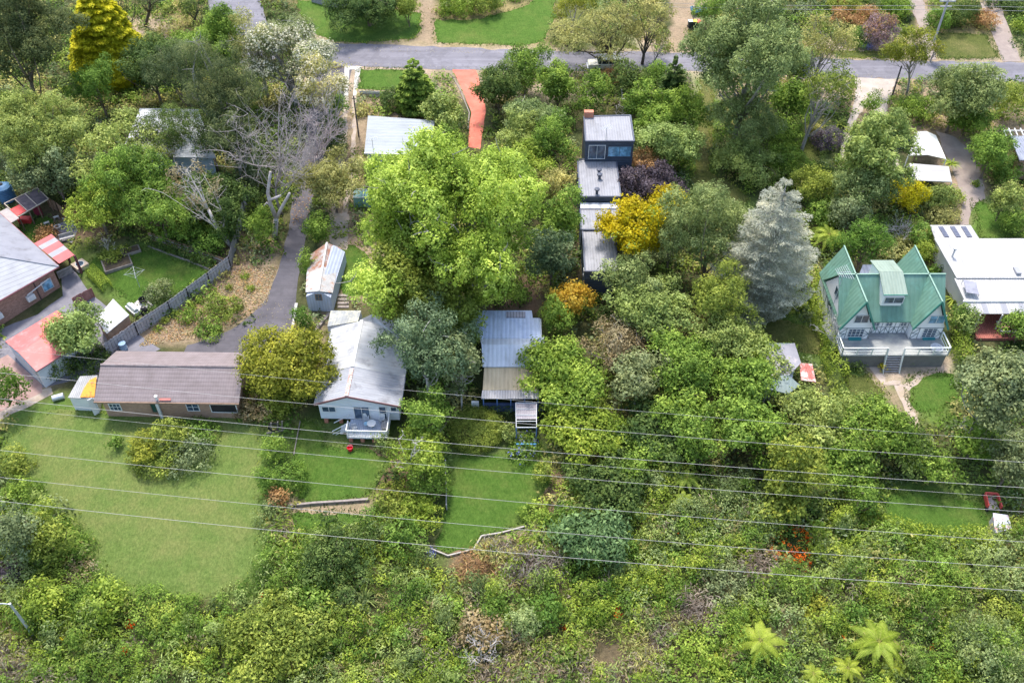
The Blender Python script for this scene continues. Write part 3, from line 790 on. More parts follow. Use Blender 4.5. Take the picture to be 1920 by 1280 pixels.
D.panel('balcony_roof', mat("brown_slat", (.3, .25, .27), None, 2, .8, rib='y', period=.2, ribdark=.6), [(1099, 311, hA - 3.1), (1152, 311, hA - 3.1), (1152, 300, hA - 3.0), (1099, 300, hA - 3.0)], .1)
hB = h_at(390, 3.7, zt0)
q2 = flatbox(D, [(1087, 369, hB), (1164, 369, hB), (1155, 299, hB + .1), (1083, 299, hB + .1)], hB - 3.9, M_CHAR, M_FLAT)
hC = h_at(440, 3.2, zt0)
D.panel('clerestory', mat("clear_panel", (.45, .47, .5), (.55, .57, .6), 1, .25, rib='x', period=1.2, ribdark=.6), [(1088, 392, hC), (1164, 392, hC), (1163, 380, hC + .15), (1088, 380, hC + .15)], .08)
q3 = flatbox(D, [(1090, 431, hC), (1165, 431, hC), (1164, 392.5, hC), (1088, 392.5, hC)], hC - 3.4, M_CHAR, M_FLAT)
hE = h_at(520, 3.4, zt0)
q4 = flatbox(D, [(1097, 509, hE), (1158, 509, hE), (1153, 432.5, hE + .15), (1092, 432.5, hE + .15)], hE - 4.2, M_CHAR, M_FLAT)
D.winx(q4[0][1] + 1, q4[0][1] + 1.6, hE - 1.6, hE - .8, q4[0][0] + .02, M_WHITE)
c = D.loc(1104, 214, hA + .5)
MB().box(c[0] - .55, c[0] + .55, c[1] - .3, c[1] + .3, hA - 4, hA + .9).build('chimney', M_BRICKPIER, D.root)
for (px, py) in ((1123, 326), (1124, 335), (1119, 363)):
    v = D.loc(px, py, hB + .1)
    m_ = MB().lathe([(.16, 0), (.16, .5), (.3, .52), (.3, .66), (.1, .74)], v, 10)
    m_.build('roof_vent', M_TRIM, D.root)
def antenna(p, label, h=2.2, w=1.2, yaw=.4):
    r = empty('tv_antenna', p, yaw, label, 'antenna')
    MB().tube([(0, 0, -.2), (0, 0, h)], .03).build('mast', M_STEEL, r)
    m_ = MB().tube([(-.7, 0, h), (.7, 0, h)], .022)
    for k in range(7):
        x = -.65 + .21 * k; l = w * (.35 + .05 * k)
        m_.tube([(x, -l, h), (x, l, h)], .016)
    m_.build('element_array', M_STEEL, r)
    return r
antenna(D.o + D.loc(1136, 262, hA), 'thin tv antenna on the upper charcoal box roof', 1.6, .9)

# --- upper flat white-roofed house
U = Bld('flat_roof_house', 'pale blue walled house with plain white sloping roof behind the lime tree', 'house', 695, 325, -2)
M_WROOF = mat("white_sheet_roof", (.25, .275, .29), (.285, .31, .325), .35, .45, rib='y', period=.6, ribdark=.96)
M_LBLUE = mat("light_blue_wall", (.4, .5, .62), (.46, .56, .68), .8, .7, rib='z', period=.2, ribdark=.9)
q = [U.loc(*p) for p in ((683, 288, 3.4), (806, 292, 3.4), (815, 226, 3.7), (690, 217, 3.7))]
MB().slab(q, .14).build('roof', M_WROOF, U.root)
c = sum(q) / 4
MB().prism([((p - c) * .94 + c)[:2] for p in q], -1.0, [p[2] - .15 for p in q]).build('wall', M_LBLUE, U.root)
MB().beam(q[0], q[1], .1, .16).build('gutter', M_WHITE, U.root)
U.win(715, 300, 745, 318, ((q[0] - c) * .94 + c)[1] - .02, 2, 1)
antenna(U.o + U.loc(700, 285, 3.4), 'thin bare tv antenna on the front left of the white sloping roof', 1.8, .5)

# --- hip-roofed white house under the dark pines
H = Bld('white_hip_house', 'white hip roofed house half hidden under dark pines', 'house', 310, 310, 5)
M_HROOF = mat("bright_tile_roof", (.5, .51, .53), (.58, .59, .61), .6, .6, rib='y', period=.35, ribdark=.9)
e = [(225, 292, 3.0), (405, 296, 3.0), (372, 205, 3.0), (262, 203, 3.0)]
ra_, rb_ = (290, 222, 4.8), (345, 226, 4.8)
for pl in ([e[0], e[1], rb_, ra_], [e[1], e[2], rb_], [e[2], e[3], ra_, rb_], [e[3], e[0], ra_]): H.panel('roof', M_HROOF, pl, .12)
q = [H.loc(*p) for p in e]; c = sum(q) / 4
MB().prism([((p - c) * .92 + c)[:2] for p in q], -.6, 2.95).build('wall', M_LBLUE, H.root)

# --- brick house at the left edge
K = Bld('brick_house', 'brown brick house with grey hip roof at the left edge', 'house', 112, 560, 0)
K.yaw = 0
M_KROOF = mat("grey_tile_roof", (.22, .225, .26), (.27, .275, .31), .5, .7, stain=((.17, .17, .19), .3))
kb, nt, bs = _base("near_tile_roof_lit")  # near slope painted lighter than the far one, as the light falls
co = N(nt, "ShaderNodeTexCoord").outputs["Object"]
sx = N(nt, "ShaderNodeSeparateXYZ"); nt.links.new(co, sx.inputs[0])
vv = math_node(nt, 'SUBTRACT', math_node(nt, 'MULTIPLY', sx.outputs[1], .72), math_node(nt, 'MULTIPLY', sx.outputs[0], .69))
hh = math_node(nt, 'FRACT', math_node(nt, 'MULTIPLY', vv, 2.3))
cc = mixc(nt, 1.0, ramp(nt, noise(nt, co, 1.0), [(.3, (.34, .34, .355)), (.7, (.42, .42, .43))]), ramp(nt, hh, [(0.0, (.6,) * 3), (.2, (1,) * 3)]), 'MULTIPLY')
nt.links.new(cc, bs.inputs["Base Color"]); bs.inputs["Roughness"].default_value = .7; bump(nt, bs, hh, .6, .06)
M_KBRICK = brickmat("brown_brick", (.22, .11, .08), (.36, .2, .15), (.3, .22, .19), 3.0, .35, .9, .03)
ZK = 3.0
corner = K.loc(110, 499, ZK)
far_front = K.loc(-40, 585, ZK); far_back = K.loc(-40, 364, ZK)
df = (far_front - corner); df /= np.linalg.norm(df)
perp = np.array([-df[1], df[0], 0]);
if perp[1] < 0: perp = -perp
hip = K.loc(-15, 478, ZK + 2.2)
MB().slab([corner, hip, hip + df * 8, corner + df * 16], .12).build('roof', kb, K.root)
MB().slab([corner, far_back + (far_back - corner) * .3, hip + (far_back - corner) * .25, hip], .12).build('roof', M_KROOF, K.root)
MB().beam(corner, hip, .2, .12).build('hip_cap', M_KROOF, K.root)
gut = MB(); gut.beam(corner + [0, 0, -.1], corner + df * 16 + [0, 0, -.1], .14, .14); gut.beam(corner + [0, 0, -.1], far_back + [0, 0, -.1], .14, .14)
gut.build('gutter', mat("maroon_gutter", (.25, .1, .11), None, 2, .6), K.root)
db = (far_back - corner); db /= np.linalg.norm(db)
ci = corner + df * .55 + db * .55
wl = [ci, ci + df * 15, ci + df * 15 + db * 12, ci + db * 14]
MB().prism([p[:2] for p in wl], -1.5, ZK - .1).build('wall', M_KBRICK, K.root)
angK = math.atan2(-df[1], -df[0])
WK = empty('wall_units', K.o, 0)
bpy.data.objects.remove(WK)
def on_kwall(s_along, z): return ci + df * s_along + np.array([0, 0, z - ci[2]])
nrm = -db / np.linalg.norm(db); nrm = np.array([df[1], -df[0], 0]); 
if nrm[1] > 0: nrm = -nrm
def kbox(name, s0, s1, z0, z1, out, m, parent=None):
    a, b = on_kwall(s0, z0), on_kwall(s1, z0)
    pts = [a[:2] + nrm[:2] * .01, b[:2] + nrm[:2] * .01, b[:2] + nrm[:2] * out, a[:2] + nrm[:2] * out]
    return MB().prism(pts, z0, z1).build(name, m, parent or K.root)
def aircon(s0, label):
    r = empty('air_conditioner', K.o, 0, label, 'air conditioner', 'air conditioners on the brick wall')
    kbox('housing', s0, s0 + .85, .75, 1.35, .4, M_WHITE, r)
    kbox('grille', s0 + .15, s0 + .7, .82, 1.28, .42, M_GREYP, r)
aircon(2.9, 'white air conditioner on the brown brick wall beside the white pipe')
aircon(6.6, 'white air conditioner low on the brown brick wall nearest the left edge')
kbox('window', .6, 1.8, .6, 1.9, .05, M_STEEL)
kbox('pane', .7, 1.7, .7, 1.8, .06, M_GLASSB, None)
kbox('downpipe', 2.35, 2.45, -1, 2.8, .1, mat("dark_pipe", (.07, .05, .05)), None)
kbox('downpipe', 7.4, 7.5, -.5, 2.8, .1, mat("dark_pipe", (.07, .05, .05)), None)
a, b = on_kwall(.9, 2.1) + nrm * .3, on_kwall(3.6, 1.6) + nrm * .3
MB().tube([a, b], .06).build('awning_rail', M_WHITE, K.root)

# striped pergola roof, garage with pink roof
G = Bld('pergola', 'pink and grey striped pergola roof beside the brick house', 'pergola', 110, 520, 0)
M_PINK = mat("pink_sheet", (.46, .1, .1), (.52, .13, .13), .6, .5)
M_PGREY = mat("clear_grey_sheet", (.27, .27, .29), (.33, .33, .35), .6, .4)
c0, c1, c2, c3 = [G.loc(*p) for p in ((64, 456, 2.7), (96, 439, 2.6), (139, 478, 2.6), (111, 494, 2.7))]
bands = [0, .16, .32, .55, .72, 1.0]
for k in range(5):
    t0, t1 = bands[k], bands[k + 1]
    MB().slab([c0 + (c3 - c0) * t0, c0 + (c3 - c0) * t1, c1 + (c2 - c1) * t1, c1 + (c2 - c1) * t0], .05).build('roof_sheet', M_PINK if k % 2 == 0 else M_PGREY, G.root)
for p in (c1, c2, (c1 + c2) / 2): MB().box(p[0] - .1, p[0] + .1, p[1] - .1, p[1] + .1, -.8, p[2] - .06).build('post', mat("maroon_post", (.14, .05, .06), None, 1, .7), G.root)
MB().beam(c1 - [0, 0, .12], c2 - [0, 0, .12], .1, .18).build('beam', MATS["maroon_post"], G.root)
bal = MB()
e0, e1 = G.loc(107, 512, .9), G.loc(133, 500, .9)
for k in range(14):
    p = e0 + (e1 - e0) * k / 13; bal.box(p[0] - .03, p[0] + .03, p[1] - .03, p[1] + .03, .1, 1.0)
bal.beam(e0 + [0, 0, .12], e1 + [0, 0, .12], .08)
bal.build('balustrade', M_TIMBERP, G.root)

Q = Bld('garage', 'low garage with salmon pink metal roof beside the brick house', 'garage', 72, 720, 0)
M_SALM = mat("salmon_roof", (.5, .11, .1), (.56, .145, .13), .5, .5, stain=((.6, .2, .19), .3))
q0, q1, q2, q3 = [Q.loc(*p) for p in ((68, 696, 2.5), (120, 660, 2.5), (128, 600, 2.8), (100, 586, 2.5))]
q4_ = Q.loc(10, 640, 2.5)
dxy = q4_ - q0
q3 = q0 + (q1 - q0) * 1.0 + dxy * 1.0
ap, aq = (q0 + q4_) / 2 + [0, 0, .45], (q1 + q3) / 2 + [0, 0, .45]
wdir = (Q.loc(100, 586, 2.5) - q4_); wl_ = np.linalg.norm(wdir); wdir = wdir / wl_
wlen = wl_ * 1.08
q1 = q0 + wdir * wlen; q3 = q4_ + wdir * wlen
ap, aq = (q0 + q4_) / 2 + [0, 0, .5], (q1 + q3) / 2 + [0, 0, .5]
MB().slab([q0, q1, aq, ap], .08).build('roof', M_SALM, Q.root)
MB().slab([ap, aq, q3, q4_], .08).build('roof', M_SALM, Q.root)
c = (q0 + q1 + q3 + q4_) / 4
MB().prism([((p - c) * .96 + c)[:2] for p in (q0, q1, q3, q4_)], -1.2, 2.42).build('wall', mat("pale_garage_wall", (.52, .53, .58), (.6, .61, .65), .8, .8), Q.root)
fr_ = ((q0 - c) * .96 + c), ((q4_ - c) * .96 + c)
n_ = np.array([-(fr_[1] - fr_[0])[1], (fr_[1] - fr_[0])[0], 0]); n_ /= np.linalg.norm(n_)
if n_ @ (fr_[0] - c) < 0: n_ = -n_
a, b = fr_[0] + (fr_[1] - fr_[0]) * .1, fr_[0] + (fr_[1] - fr_[0]) * .9
MB().prism([(a + n_ * .01)[:2], (b + n_ * .01)[:2], (b + n_ * .06)[:2], (a + n_ * .06)[:2]], -.5, 1.9).build('roller_door', mat("roller_door", (.45, .46, .5), None, 1, .5, rib='z', period=.2, ribdark=.8), Q.root)
gf = MB(); gf.beam(q0 - [0, 0, .05], q1 - [0, 0, .05], .1, .12); gf.build('gutter', MATS["maroon_gutter"], Q.root)

# pale flat roof under the young tree by the paling fence
V = Bld('garden_shed', 'flat white roofed garden shed under the small tree by the paling fence', 'shed', 205, 620, 0)
q = [V.loc(*p) for p in ((180, 598, 2.0), (200, 625, 2.0), (242, 590, 2.0), (212, 560, 2.0))]
MB().slab(q, .08).build('roof', mat("scuffed_white_roof", (.42, .42, .43), (.55, .55, .55), 2.5, .7, stain=((.4, .39, .4), .5, 2)), V.root)
c = sum(q) / 4
MB().prism([((p - c) * .95 + c)[:2] for p in q], -.5, 1.95).build('wall', M_BROWNT, V.root)

# --- long brick house with brown tile roof
I = Bld('tile_roof_house', 'long low brick house with brown tile roof facing the big lawn', 'house', 180, 776, -1)
I.o[:] = Zp(176, 752, I.o[2] + 2.7) - np.array([0, 0, 2.7]); I.root.location = tuple(I.o)
m, nt, bs = _base("brown_tile_roof")
co = N(nt, "ShaderNodeTexCoord").outputs["Object"]
sx = N(nt, "ShaderNodeSeparateXYZ"); nt.links.new(co, sx.inputs[0])
hy = math_node(nt, 'FRACT', math_node(nt, 'MULTIPLY', sx.outputs[1], 2.75))
hx = math_node(nt, 'FRACT', math_node(nt, 'MULTIPLY', sx.outputs[0], 4.2))
cc = ramp(nt, noise(nt, co, .9, 6, .7), [(.3, (.17, .135, .13)), (.7, (.24, .195, .195))])
cc = mixc(nt, 1.0, cc, ramp(nt, hy, [(0.0, (.38,) * 3), (.16, (.95,) * 3), (1, (1.08,) * 3)]), 'MULTIPLY')
cc = mixc(nt, 0.6, cc, ramp(nt, hx, [(0.0, (.55,) * 3), (.2, (1,) * 3)]), 'MULTIPLY')
nt.links.new(cc, bs.inputs["Base Color"]); bs.inputs["Roughness"].default_value = .8
bump(nt, bs, math_node(nt, 'MULTIPLY', hy, hx), .6, .06)
M_TILE = m
WI = 13.6
yr = I.loc(188, 684, 4.15)[1]; ybk = I.loc(210, 650, 2.7)[1]
LI = 2 * yr
MB().slab([(0, 0, 2.7), (WI, 0, 2.7), (WI, yr, 4.15), (.0, yr, 4.15)], .12).build('roof', M_TILE, I.root)
MB().slab([(0, yr, 4.15), (WI, yr, 4.15), (WI + .2, LI, 2.7), (0, LI, 2.7)], .12).build('roof', M_TILE, I.root)
MB().tube([(0, yr, 4.17), (WI, yr, 4.17)], .13).build('ridge_cap', mat("ridge_tile", (.22, .17, .165), (.3, .25, .24), 3, .8), I.root)
M_IBRICK = brickmat("tan_brick", (.34, .18, .11), (.43, .25, .16), (.42, .35, .3), 3.4, .34, .9, .03)
MB().sectx([(.5, -.9), (LI - .5, -.9), (LI - .5, 2.5), (yr, 3.95), (.5, 2.5)], .4, WI - .5).build('wall', M_IBRICK, I.root)
MB().beam((-.02, -.05, 2.62), (WI, -.05, 2.62), .12, .14).build('gutter', M_BROWNT, I.root)
ipx = lambda px, py: I.wy(px, py, .5)
for (a, b, cl) in (((202, 755.5), (230, 768), 3), ((347, 755.5), (376, 769), 2)):
    I.win(a[0], a[1], b[0], b[1] + 1, .5, cl, 2)
I.win(280, 756, 298, 773, .5, 1, 1, M_BROWNT, mat("green_door_face", (.03, .08, .06)), 'door')
MB().box(ipx(298, 770)[0], ipx(303, 770)[0], .3, .49, -.6, 2.4).build('downpipe', M_WHITE, I.root)
I.win(392, 757, 447, 773, .5, 1, 1, M_WHITE, M_SHADE_BLACK, 'porch_opening')
I.panel('patched_tiles', mat("red_tiles", (.36, .14, .12), None, 3, .8), [(298, 750.5, 2.86), (320, 750.5, 2.86), (320, 746, 2.93), (298, 746, 2.93)], .06)
vv = I.loc(294, 748, 2.9)
MB().lathe([(.1, -.1), (.1, .35), (.16, .36), (.16, .45)], vv, 8).build('flue', M_WHITE, I.root)

S = Bld('lean_to', 'white lean-to shed with corrugated roof against the tile roofed house', 'shed', 155, 772, 0)
q = [S.loc(*p) for p in ((127, 745, 1.9), (178, 748, 1.9), (183, 703, 2.2), (150, 705, 2.2))]
MB().slab(q, .06).build('roof', mat("dull_corrugated", (.3, .3, .3), (.38, .38, .37), 1, .6, rib='x', period=.18, ribdark=.7, stain=((.36, .35, .34), .4)), S.root)
c = sum(q) / 4
MB().prism([((p - c) * .93 + c)[:2] for p in q], -.4, [p[2] - .08 for p in q]).build('wall', M_WHITE, S.root)
a = S.wy(153, 748, q[0][1] + .15)
MB().box(a[0], a[0] + .7, q[0][1] - .02 + .1, q[0][1] + .28, -.3, 1.6).build('doorway', M_SHADE_BLACK, S.root)
MB().beam(S.loc(168, 748, 2.0), S.loc(182, 776, 0), .5, .06).build('prop_sheet', M_WHITE, S.root)
tp = [S.loc(*p) for p in ((150, 744, 2.05), (177, 744, 2.0), (181, 706, 2.38), (168, 712, 2.3), (158, 726, 2.2))]
tag(MB().slab([tuple(p) for p in tp], .05).build('tarpaulin', mat("orange_tarp", (.7, .27, .03), (.82, .38, .05), 2.5, .7, stain=((.45, .15, .03), .5, 2.5))), 'orange tarpaulin lying on the white lean-to roof', 'tarpaulin').location = tuple(S.o)

# --- rusty shed with timbered lower wall
R = Bld('rusty_shed', 'long old garden shed with rust streaked corrugated gable roof beside the driveway', 'shed', 577, 582, -4)
M_RUST = mat("rusty_corrugated", (.38, .36, .35), (.48, .46, .45), 1.2, .7, rib='y', period=.2, ribdark=.8, stain=((.3, .15, .095), .75, 1.1))
M_RUST2 = mat("pale_corrugated", (.44, .43, .42), (.52, .51, .5), 1.2, .6, rib='y', period=.2, ribdark=.82, stain=((.42, .25, .17), .3, 1.3))
rl0, rl1 = R.loc(583, 476, 2.1), R.loc(574, 520, 2.1)
rr0, rr1 = R.loc(640, 465, 2.1), R.loc(624, 549, 2.1)
g0, g1, gm = R.loc(613, 455, 3.0), R.loc(597, 546, 3.0), R.loc(606, 500, 3.0)
rm_ = R.loc(632, 507, 2.1); lm = R.loc(575, 512, 2.1); lf = R.loc(573, 548, 2.1)
MB().slab([g0, gm, rm_, rr0], .06).build('roof', M_RUST, R.root)
MB().slab([gm + [0, 0, .02], g1 + [0, 0, .02], rr1 + [0, 0, .02], rm_ + [0, 0, .02]], .06).build('roof', M_RUST2, R.root)
MB().slab([rl0, lm, gm, g0], .06).build('roof', M_RUST, R.root)
MB().slab([lm + [0, 0, .02], lf + [0, 0, .02], g1 + [0, 0, .02], gm + [0, 0, .02]], .06).build('roof', M_RUST2, R.root)
MB().beam(g0 + [0, 0, .05], g1 + [0, 0, .05], .22, .06).build('ridge_cap', M_RUSTCAP if False else M_RUST2, R.root)
x0_, x1_ = lf[0] + .15, rr1[0] - .1
MB().sect([(x0_, -.6), (x1_, -.6), (x1_, 2.0), ((g1[0]), 2.85), (x0_, 2.0)], g1[1] + .2, g0[1] - .2).build('wall', mat("blue_grey_boards", (.38, .42, .52), (.45, .49, .58), .9, .8, rib='x', period=.3, ribdark=.85), R.root)
R.win(590, 551, 605, 563, g1[1] + .2, 2, 2, M_BROWNT, M_GLASS)

# --- green-roofed cottage
C = Bld('green_roof_house', 'white half timbered house with steep green metal gables and front deck', 'house', 1571, 665, 0.3)
ZF, ZE, ZR = 1.7, 3.5, 7.0
fl = C.loc(1576, 615, ZE); fr2 = C.loc(1777, 614, ZE)
C.o[:] = C.o + np.array([fl[0], fl[1], 0]); C.root.location = tuple(C.o)
WC = fr2[0] - fl[0]
GW = 3.35                                                       # width of each cross gable
M_GRN = mat("green_metal_roof", (.12, .235, .178), (.155, .275, .212), .5, .45, rib='x', period=.45, ribdark=.93, stain=((.15, .31, .25), .35, .35))
M_GRNY = mat("green_metal_roof_side", (.115, .225, .17), (.145, .265, .2), .5, .45, rib='y', period=.45, ribdark=.93, stain=((.15, .31, .25), .35, .35))
M_GRNT = mat("pale_green_capping", (.19, .31, .235), (.23, .35, .28), 1, .5)
M_SAGE = mat("sage_metal_roof", (.22, .28, .225), (.25, .31, .25), .5, .5, rib='x', period=.3, ribdark=.95)
M_GTRIM = mat("dark_green_trim", (.05, .2, .16), (.08, .26, .2), 1, .6)
M_TUDOR = mat("dark_green_timber", (.11, .15, .16), None, 1, .7)
M_CW = mat("white_render", (.8, .79, .8), (.85, .84, .84), .7, .8)
yrid = C.loc(1690, 514, ZR)[1]
yef = C.loc(1680, 602, ZE + .1)[1]
ybk = 2 * yrid - yef
yback = C.loc(1586, 461, ZR)[1]
s_main = (ZR - ZE) / (yrid - yef)
# main roof
MB().slab([(0, yef, ZE), (WC, yef, ZE), (WC, yrid, ZR - .02), (0, yrid, ZR - .02)], .1).build('roof', M_GRN, C.root)
MB().slab([(0, yrid, ZR - .02), (WC, yrid, ZR - .02), (WC, ybk, ZE), (0, ybk, ZE)], .1).build('roof', M_GRN, C.root)
MB().beam((-.02, yrid, ZR + .03), (WC + .02, yrid, ZR + .03), .15, .07).build('ridge_cap', M_GRNT, C.root)
for x0 in (0.0, WC - GW):
    xm, x1 = x0 + GW / 2, x0 + GW
    MB().slab([(x0 - .05, -.02, ZE - .1), (xm, -.02, ZR), (xm, yback, ZR), (x0 - .05, yback, ZE - .1)], .1).build('gable_roof', M_GRNY, C.root)
    MB().slab([(xm, -.02, ZR), (x1 + .05, -.02, ZE - .1), (x1 + .05, yback, ZE - .1), (xm, yback, ZR)], .1).build('gable_roof', M_GRNY, C.root)
    MB().beam((xm, -.03, ZR + .03), (xm, yback + .03, ZR + .03), .14, .07).build('ridge_cap', M_GRNT, C.root)
    t = MB(); t.beam((x0 - .08, -.06, ZE - .2), (xm, -.06, ZR - .06), .07, .2); t.beam((xm, -.06, ZR - .06), (x1 + .08, -.06, ZE - .2), .07, .2)
    t.build('barge_board', M_GTRIM, C.root)
    MB().sect([(x0 + .12, -.6), (x1 - .12, -.6), (x1 - .12, ZE - .25), (xm, ZR - .35), (x0 + .12, ZE - .25)], .35, yback - .3).build('wall', M_CW, C.root)
MB().sectx([(yef + .3, -.6), (ybk - .3, -.6), (ybk - .3, ZE - .1), (yrid, ZR - .25), (yef + .3, ZE - .1)], .1, WC - .1).build('wall', M_CW, C.root)
yw = .35; yc = yef + .3
# windows: gables, ground floor, centre, dormer
C.win(1605, 590, 1627, 605, yw, 2, 1, M_WHITE, M_GLASS)
C.win(1745, 591, 1769, 606, yw, 2, 1, M_WHITE, M_GLASSB)
C.win(1592, 616, 1617, 631, yw, 4, 3, M_WHITE, M_GLASS)
C.win(1733, 615, 1752, 632, yw, 3, 4, M_WHITE, M_GLASS)
for px in (1643, 1667, 1694): C.win(px - 5, 603.5, px + 5, 611, yc, 2, 2, M_WHITE, M_GLASS)
for (a, b) in ((1591, 1612), (1730, 1750)):
    A0, A1 = C.wy(a, 631.5, yw), C.wy(b, 637, yw)
    MB().box(A0[0], A1[0], yw - .3, yw - .02, A1[2], A0[2]).build('window_box', mat("teal_paint", (.03, .2, .22), None, 1, .6), C.root)
tm = MB()
def tb(x0, z0, x1, z1, y): tm.beam((x0, y - .015, z0), (x1, y - .015, z1), .035, .05)
for x0 in (0.12, WC - GW + .12):
    xe = x0 + GW - .24
    for x in (x0 + .05, x0 + .75, x0 + 2.2, xe - .05): tb(x, ZF, x, ZE - .3, yw)
    tb(x0, ZE - .35, xe, ZE - .35, yw); tb(x0, ZF + .7, x0 + .75, ZF + .7, yw); tb(x0 + 2.2, ZF + .7, xe, ZF + .7, yw)
    tb(x0 + .1, ZF + .7, x0 + .75, ZE - .4, yw); tb(xe - .1, ZF + .7, x0 + 2.2, ZE - .4, yw)
    tb(x0 + .1, ZF, x0 + .6, ZF + .65, yw); tb(xe - .1, ZF + .65, x0 + 2.3, ZF, yw)
xa, xb = GW, WC - GW
tb(xa, ZF + .8, xb, ZF + .8, yc); tb(xa, ZE - .25, xb, ZE - .25, yc)
n = 9
for k in range(n + 1):
    x = xa + (xb - xa) * k / n
    tb(x, ZF, x, ZE - .25, yc)
    if k < n: tb(x, ZF if k % 2 else ZF + .75, x + (xb - xa) / n, ZF + .75 if k % 2 else ZF, yc)
tm.build('half_timbering', M_TUDOR, C.root)
side = MB()
for k in range(4):
    y0 = .6 + k * 1.6
    side.beam((.09, y0, ZF), (.09, y0, ZE - .3), .04, .075)
    side.beam((.09, y0, ZF), (.09, y0 + 1.4, ZE - .4), .04, .075)
side.build('half_timbering', M_TUDOR, C.root)
C.winx(yrid - 1.1, yrid - .2, 4.7, 5.7, .1, M_TUDOR)
C.winx(3.6, 4.5, 2.3, 3.1, .1, M_TUDOR)
# dormer
dxl, dxr = C.wy(1650, 571, yef + 1.1)[0], C.wy(1698, 571, yef + 1.1)[0]
ydf = yef + .9
A0, A1 = C.wy(1650, 573, ydf), C.wy(1698, 552, ydf)
dx0, dx1 = A0[0], A1[0]; dzb, dzt = A0[2], A1[2]
MB().sectx([(ydf, dzb), (ydf, dzt), (yrid, ZR + .25), (yrid + 2.3, dzt + .35), (yrid + 2.3, ZE + 1)], dx0 + .05, dx1 - .05).build('dormer_wall', M_CW, C.root)
MB().slab([(dx0 - .1, ydf - .12, dzt + .1), (dx1 + .15, ydf - .12, dzt + .1), (dx1 + .15, yrid, ZR + .32), (dx0 - .1, yrid, ZR + .32)], .1).build('dormer_roof', M_SAGE, C.root)
MB().slab([(dx0 - .1, yrid, ZR + .33), (dx1 + .15, yrid, ZR + .33), (dx1 + .15, yrid + 2.6, dzt + .3), (dx0 - .1, yrid + 2.6, dzt + .3)], .1).build('dormer_roof', M_SAGE, C.root)
MB().beam((dx0 - .12, ydf - .14, dzt + .06), (dx1 + .17, ydf - .14, dzt + .06), .07, .1).build('gutter', M_GTRIM, C.root)
C.win(1660, 556.5, 1692, 568.5, ydf, 2, 1, M_WHITE, M_GLASS)
# deck with steps
M_CDECK = mat("old_grey_deck", (.27, .275, .265), (.42, .42, .38), .7, .9, rib='y', period=.2, ribdark=.75, stain=((.24, .25, .26), .5, .5))
a0, a1 = C.loc(1577, 666, ZF), C.loc(1777, 663, ZF)
cdeck = MB().box(a0[0], a1[0], a0[1], yw - .03, ZF - .14, ZF).box(GW + .02, WC - GW - .02, yw, yc - .02, ZF - .14, ZF).build('deck', M_CDECK, C.root)
sk = MB().box(a0[0] + .1, a1[0] - .1, a0[1] + .1, a0[1] + .16, -.5, ZF - .15).build('skirting', mat("grey_slats", (.2, .19, .18), None, 2, .9, rib='z', period=.15, ribdark=.5), cdeck)
xs0, xs1 = C.loc(1661, 666, ZF)[0], C.loc(1693, 666, ZF)[0]
rl = MB()
M_RAIL = mat("sage_white_rail", (.6, .63, .58), (.68, .7, .66), 1, .7)
def railing(pts, z):
    for (xa, ya), (xb, yb_) in zip(pts[:-1], pts[1:]):
        rl.beam((xa, ya, z + .95), (xb, yb_, z + .95), .11, .08); rl.beam((xa, ya, z + .5), (xb, yb_, z + .5), .05); rl.beam((xa, ya, z + .15), (xb, yb_, z + .15), .05)
        n = max(1, int(math.hypot(xb - xa, yb_ - ya) / 1.3))
        for k in range(n + 1):
            x, y = xa + (xb - xa) * k / n, ya + (yb_ - ya) * k / n
            rl.box(x - .05, x + .05, y - .05, y + .05, z, z + .95)
railing([(a0[0] + .05, yw - .1), (a0[0] + .05, a0[1] + .05), (xs0, a0[1] + .05)], ZF)
railing([(xs1, a0[1] + .05), (a1[0] - .05, a0[1] + .05), (a1[0] - .05, yw - .1)], ZF)
rl.build('railing', M_RAIL, cdeck)
stp = MB(); ns = 8; yl = C.loc(1677, 700, -.2)[1]
run = (a0[1] - yl) / ns
for k in range(ns):
    z = ZF - (ZF + .25) * (k + 1) / ns
    stp.box(xs0 + .12, xs1 - .12, a0[1] - run * (k + 1), a0[1] - run * k + .04, z - .06, z)
steps = stp.build('steps', M_TIMBERP, C.root)
sr = MB()
for x in (xs0 + .03, xs1 - .03):
    sr = MB()
    sr.beam((x, a0[1], ZF + .95), (x, yl + .3, .75), .09); sr.beam((x, a0[1], ZF - .1), (x, yl, -.3), .08, .25); sr.box(x - .05, x + .05, yl + .25, yl + .35, -.4, .8)
    sr.build('handrail', M_RAIL, steps)
an = antenna(C.o + np.array([-.25, 2.6, 2.9]), 'tall tv antenna on a wooden mast left of the green gables', 5.6, 1.7, .1)
tag(MB().lathe([(.55, 0), (.62, .3), (.5, .32), (.45, .1)], (0, 0, 0), 16).build('planter_tub', M_GREYP), 'round pale tub at the right end of the grey deck', 'tub').location = tuple(C.o + C.tol(C.o) * 0 + np.array([WC - 1.0, -1.2, ZF + .01]))

# dark grey shed roof behind the green house
X = Bld('slate_shed', 'dark grey roofed shed between the two rear green gables', 'shed', 1630, 520, 0)
X.panel('roof', mat("slate_blue_roof", (.12, .14, .19), (.18, .2, .26), .8, .7, rib='x', period=.4, ribdark=.85), [(1610, 516, 2.4), (1660, 516, 2.4), (1655, 496, 2.6), (1618, 496, 2.6)], .1)
q = [X.loc(*p) for p in ((1612, 514, 2.3), (1658, 514, 2.3), (1653, 498, 2.3), (1620, 498, 2.3))]
MB().prism([p[:2] for p in q], -.3, 2.28).build('wall', M_GREYP, X.root)

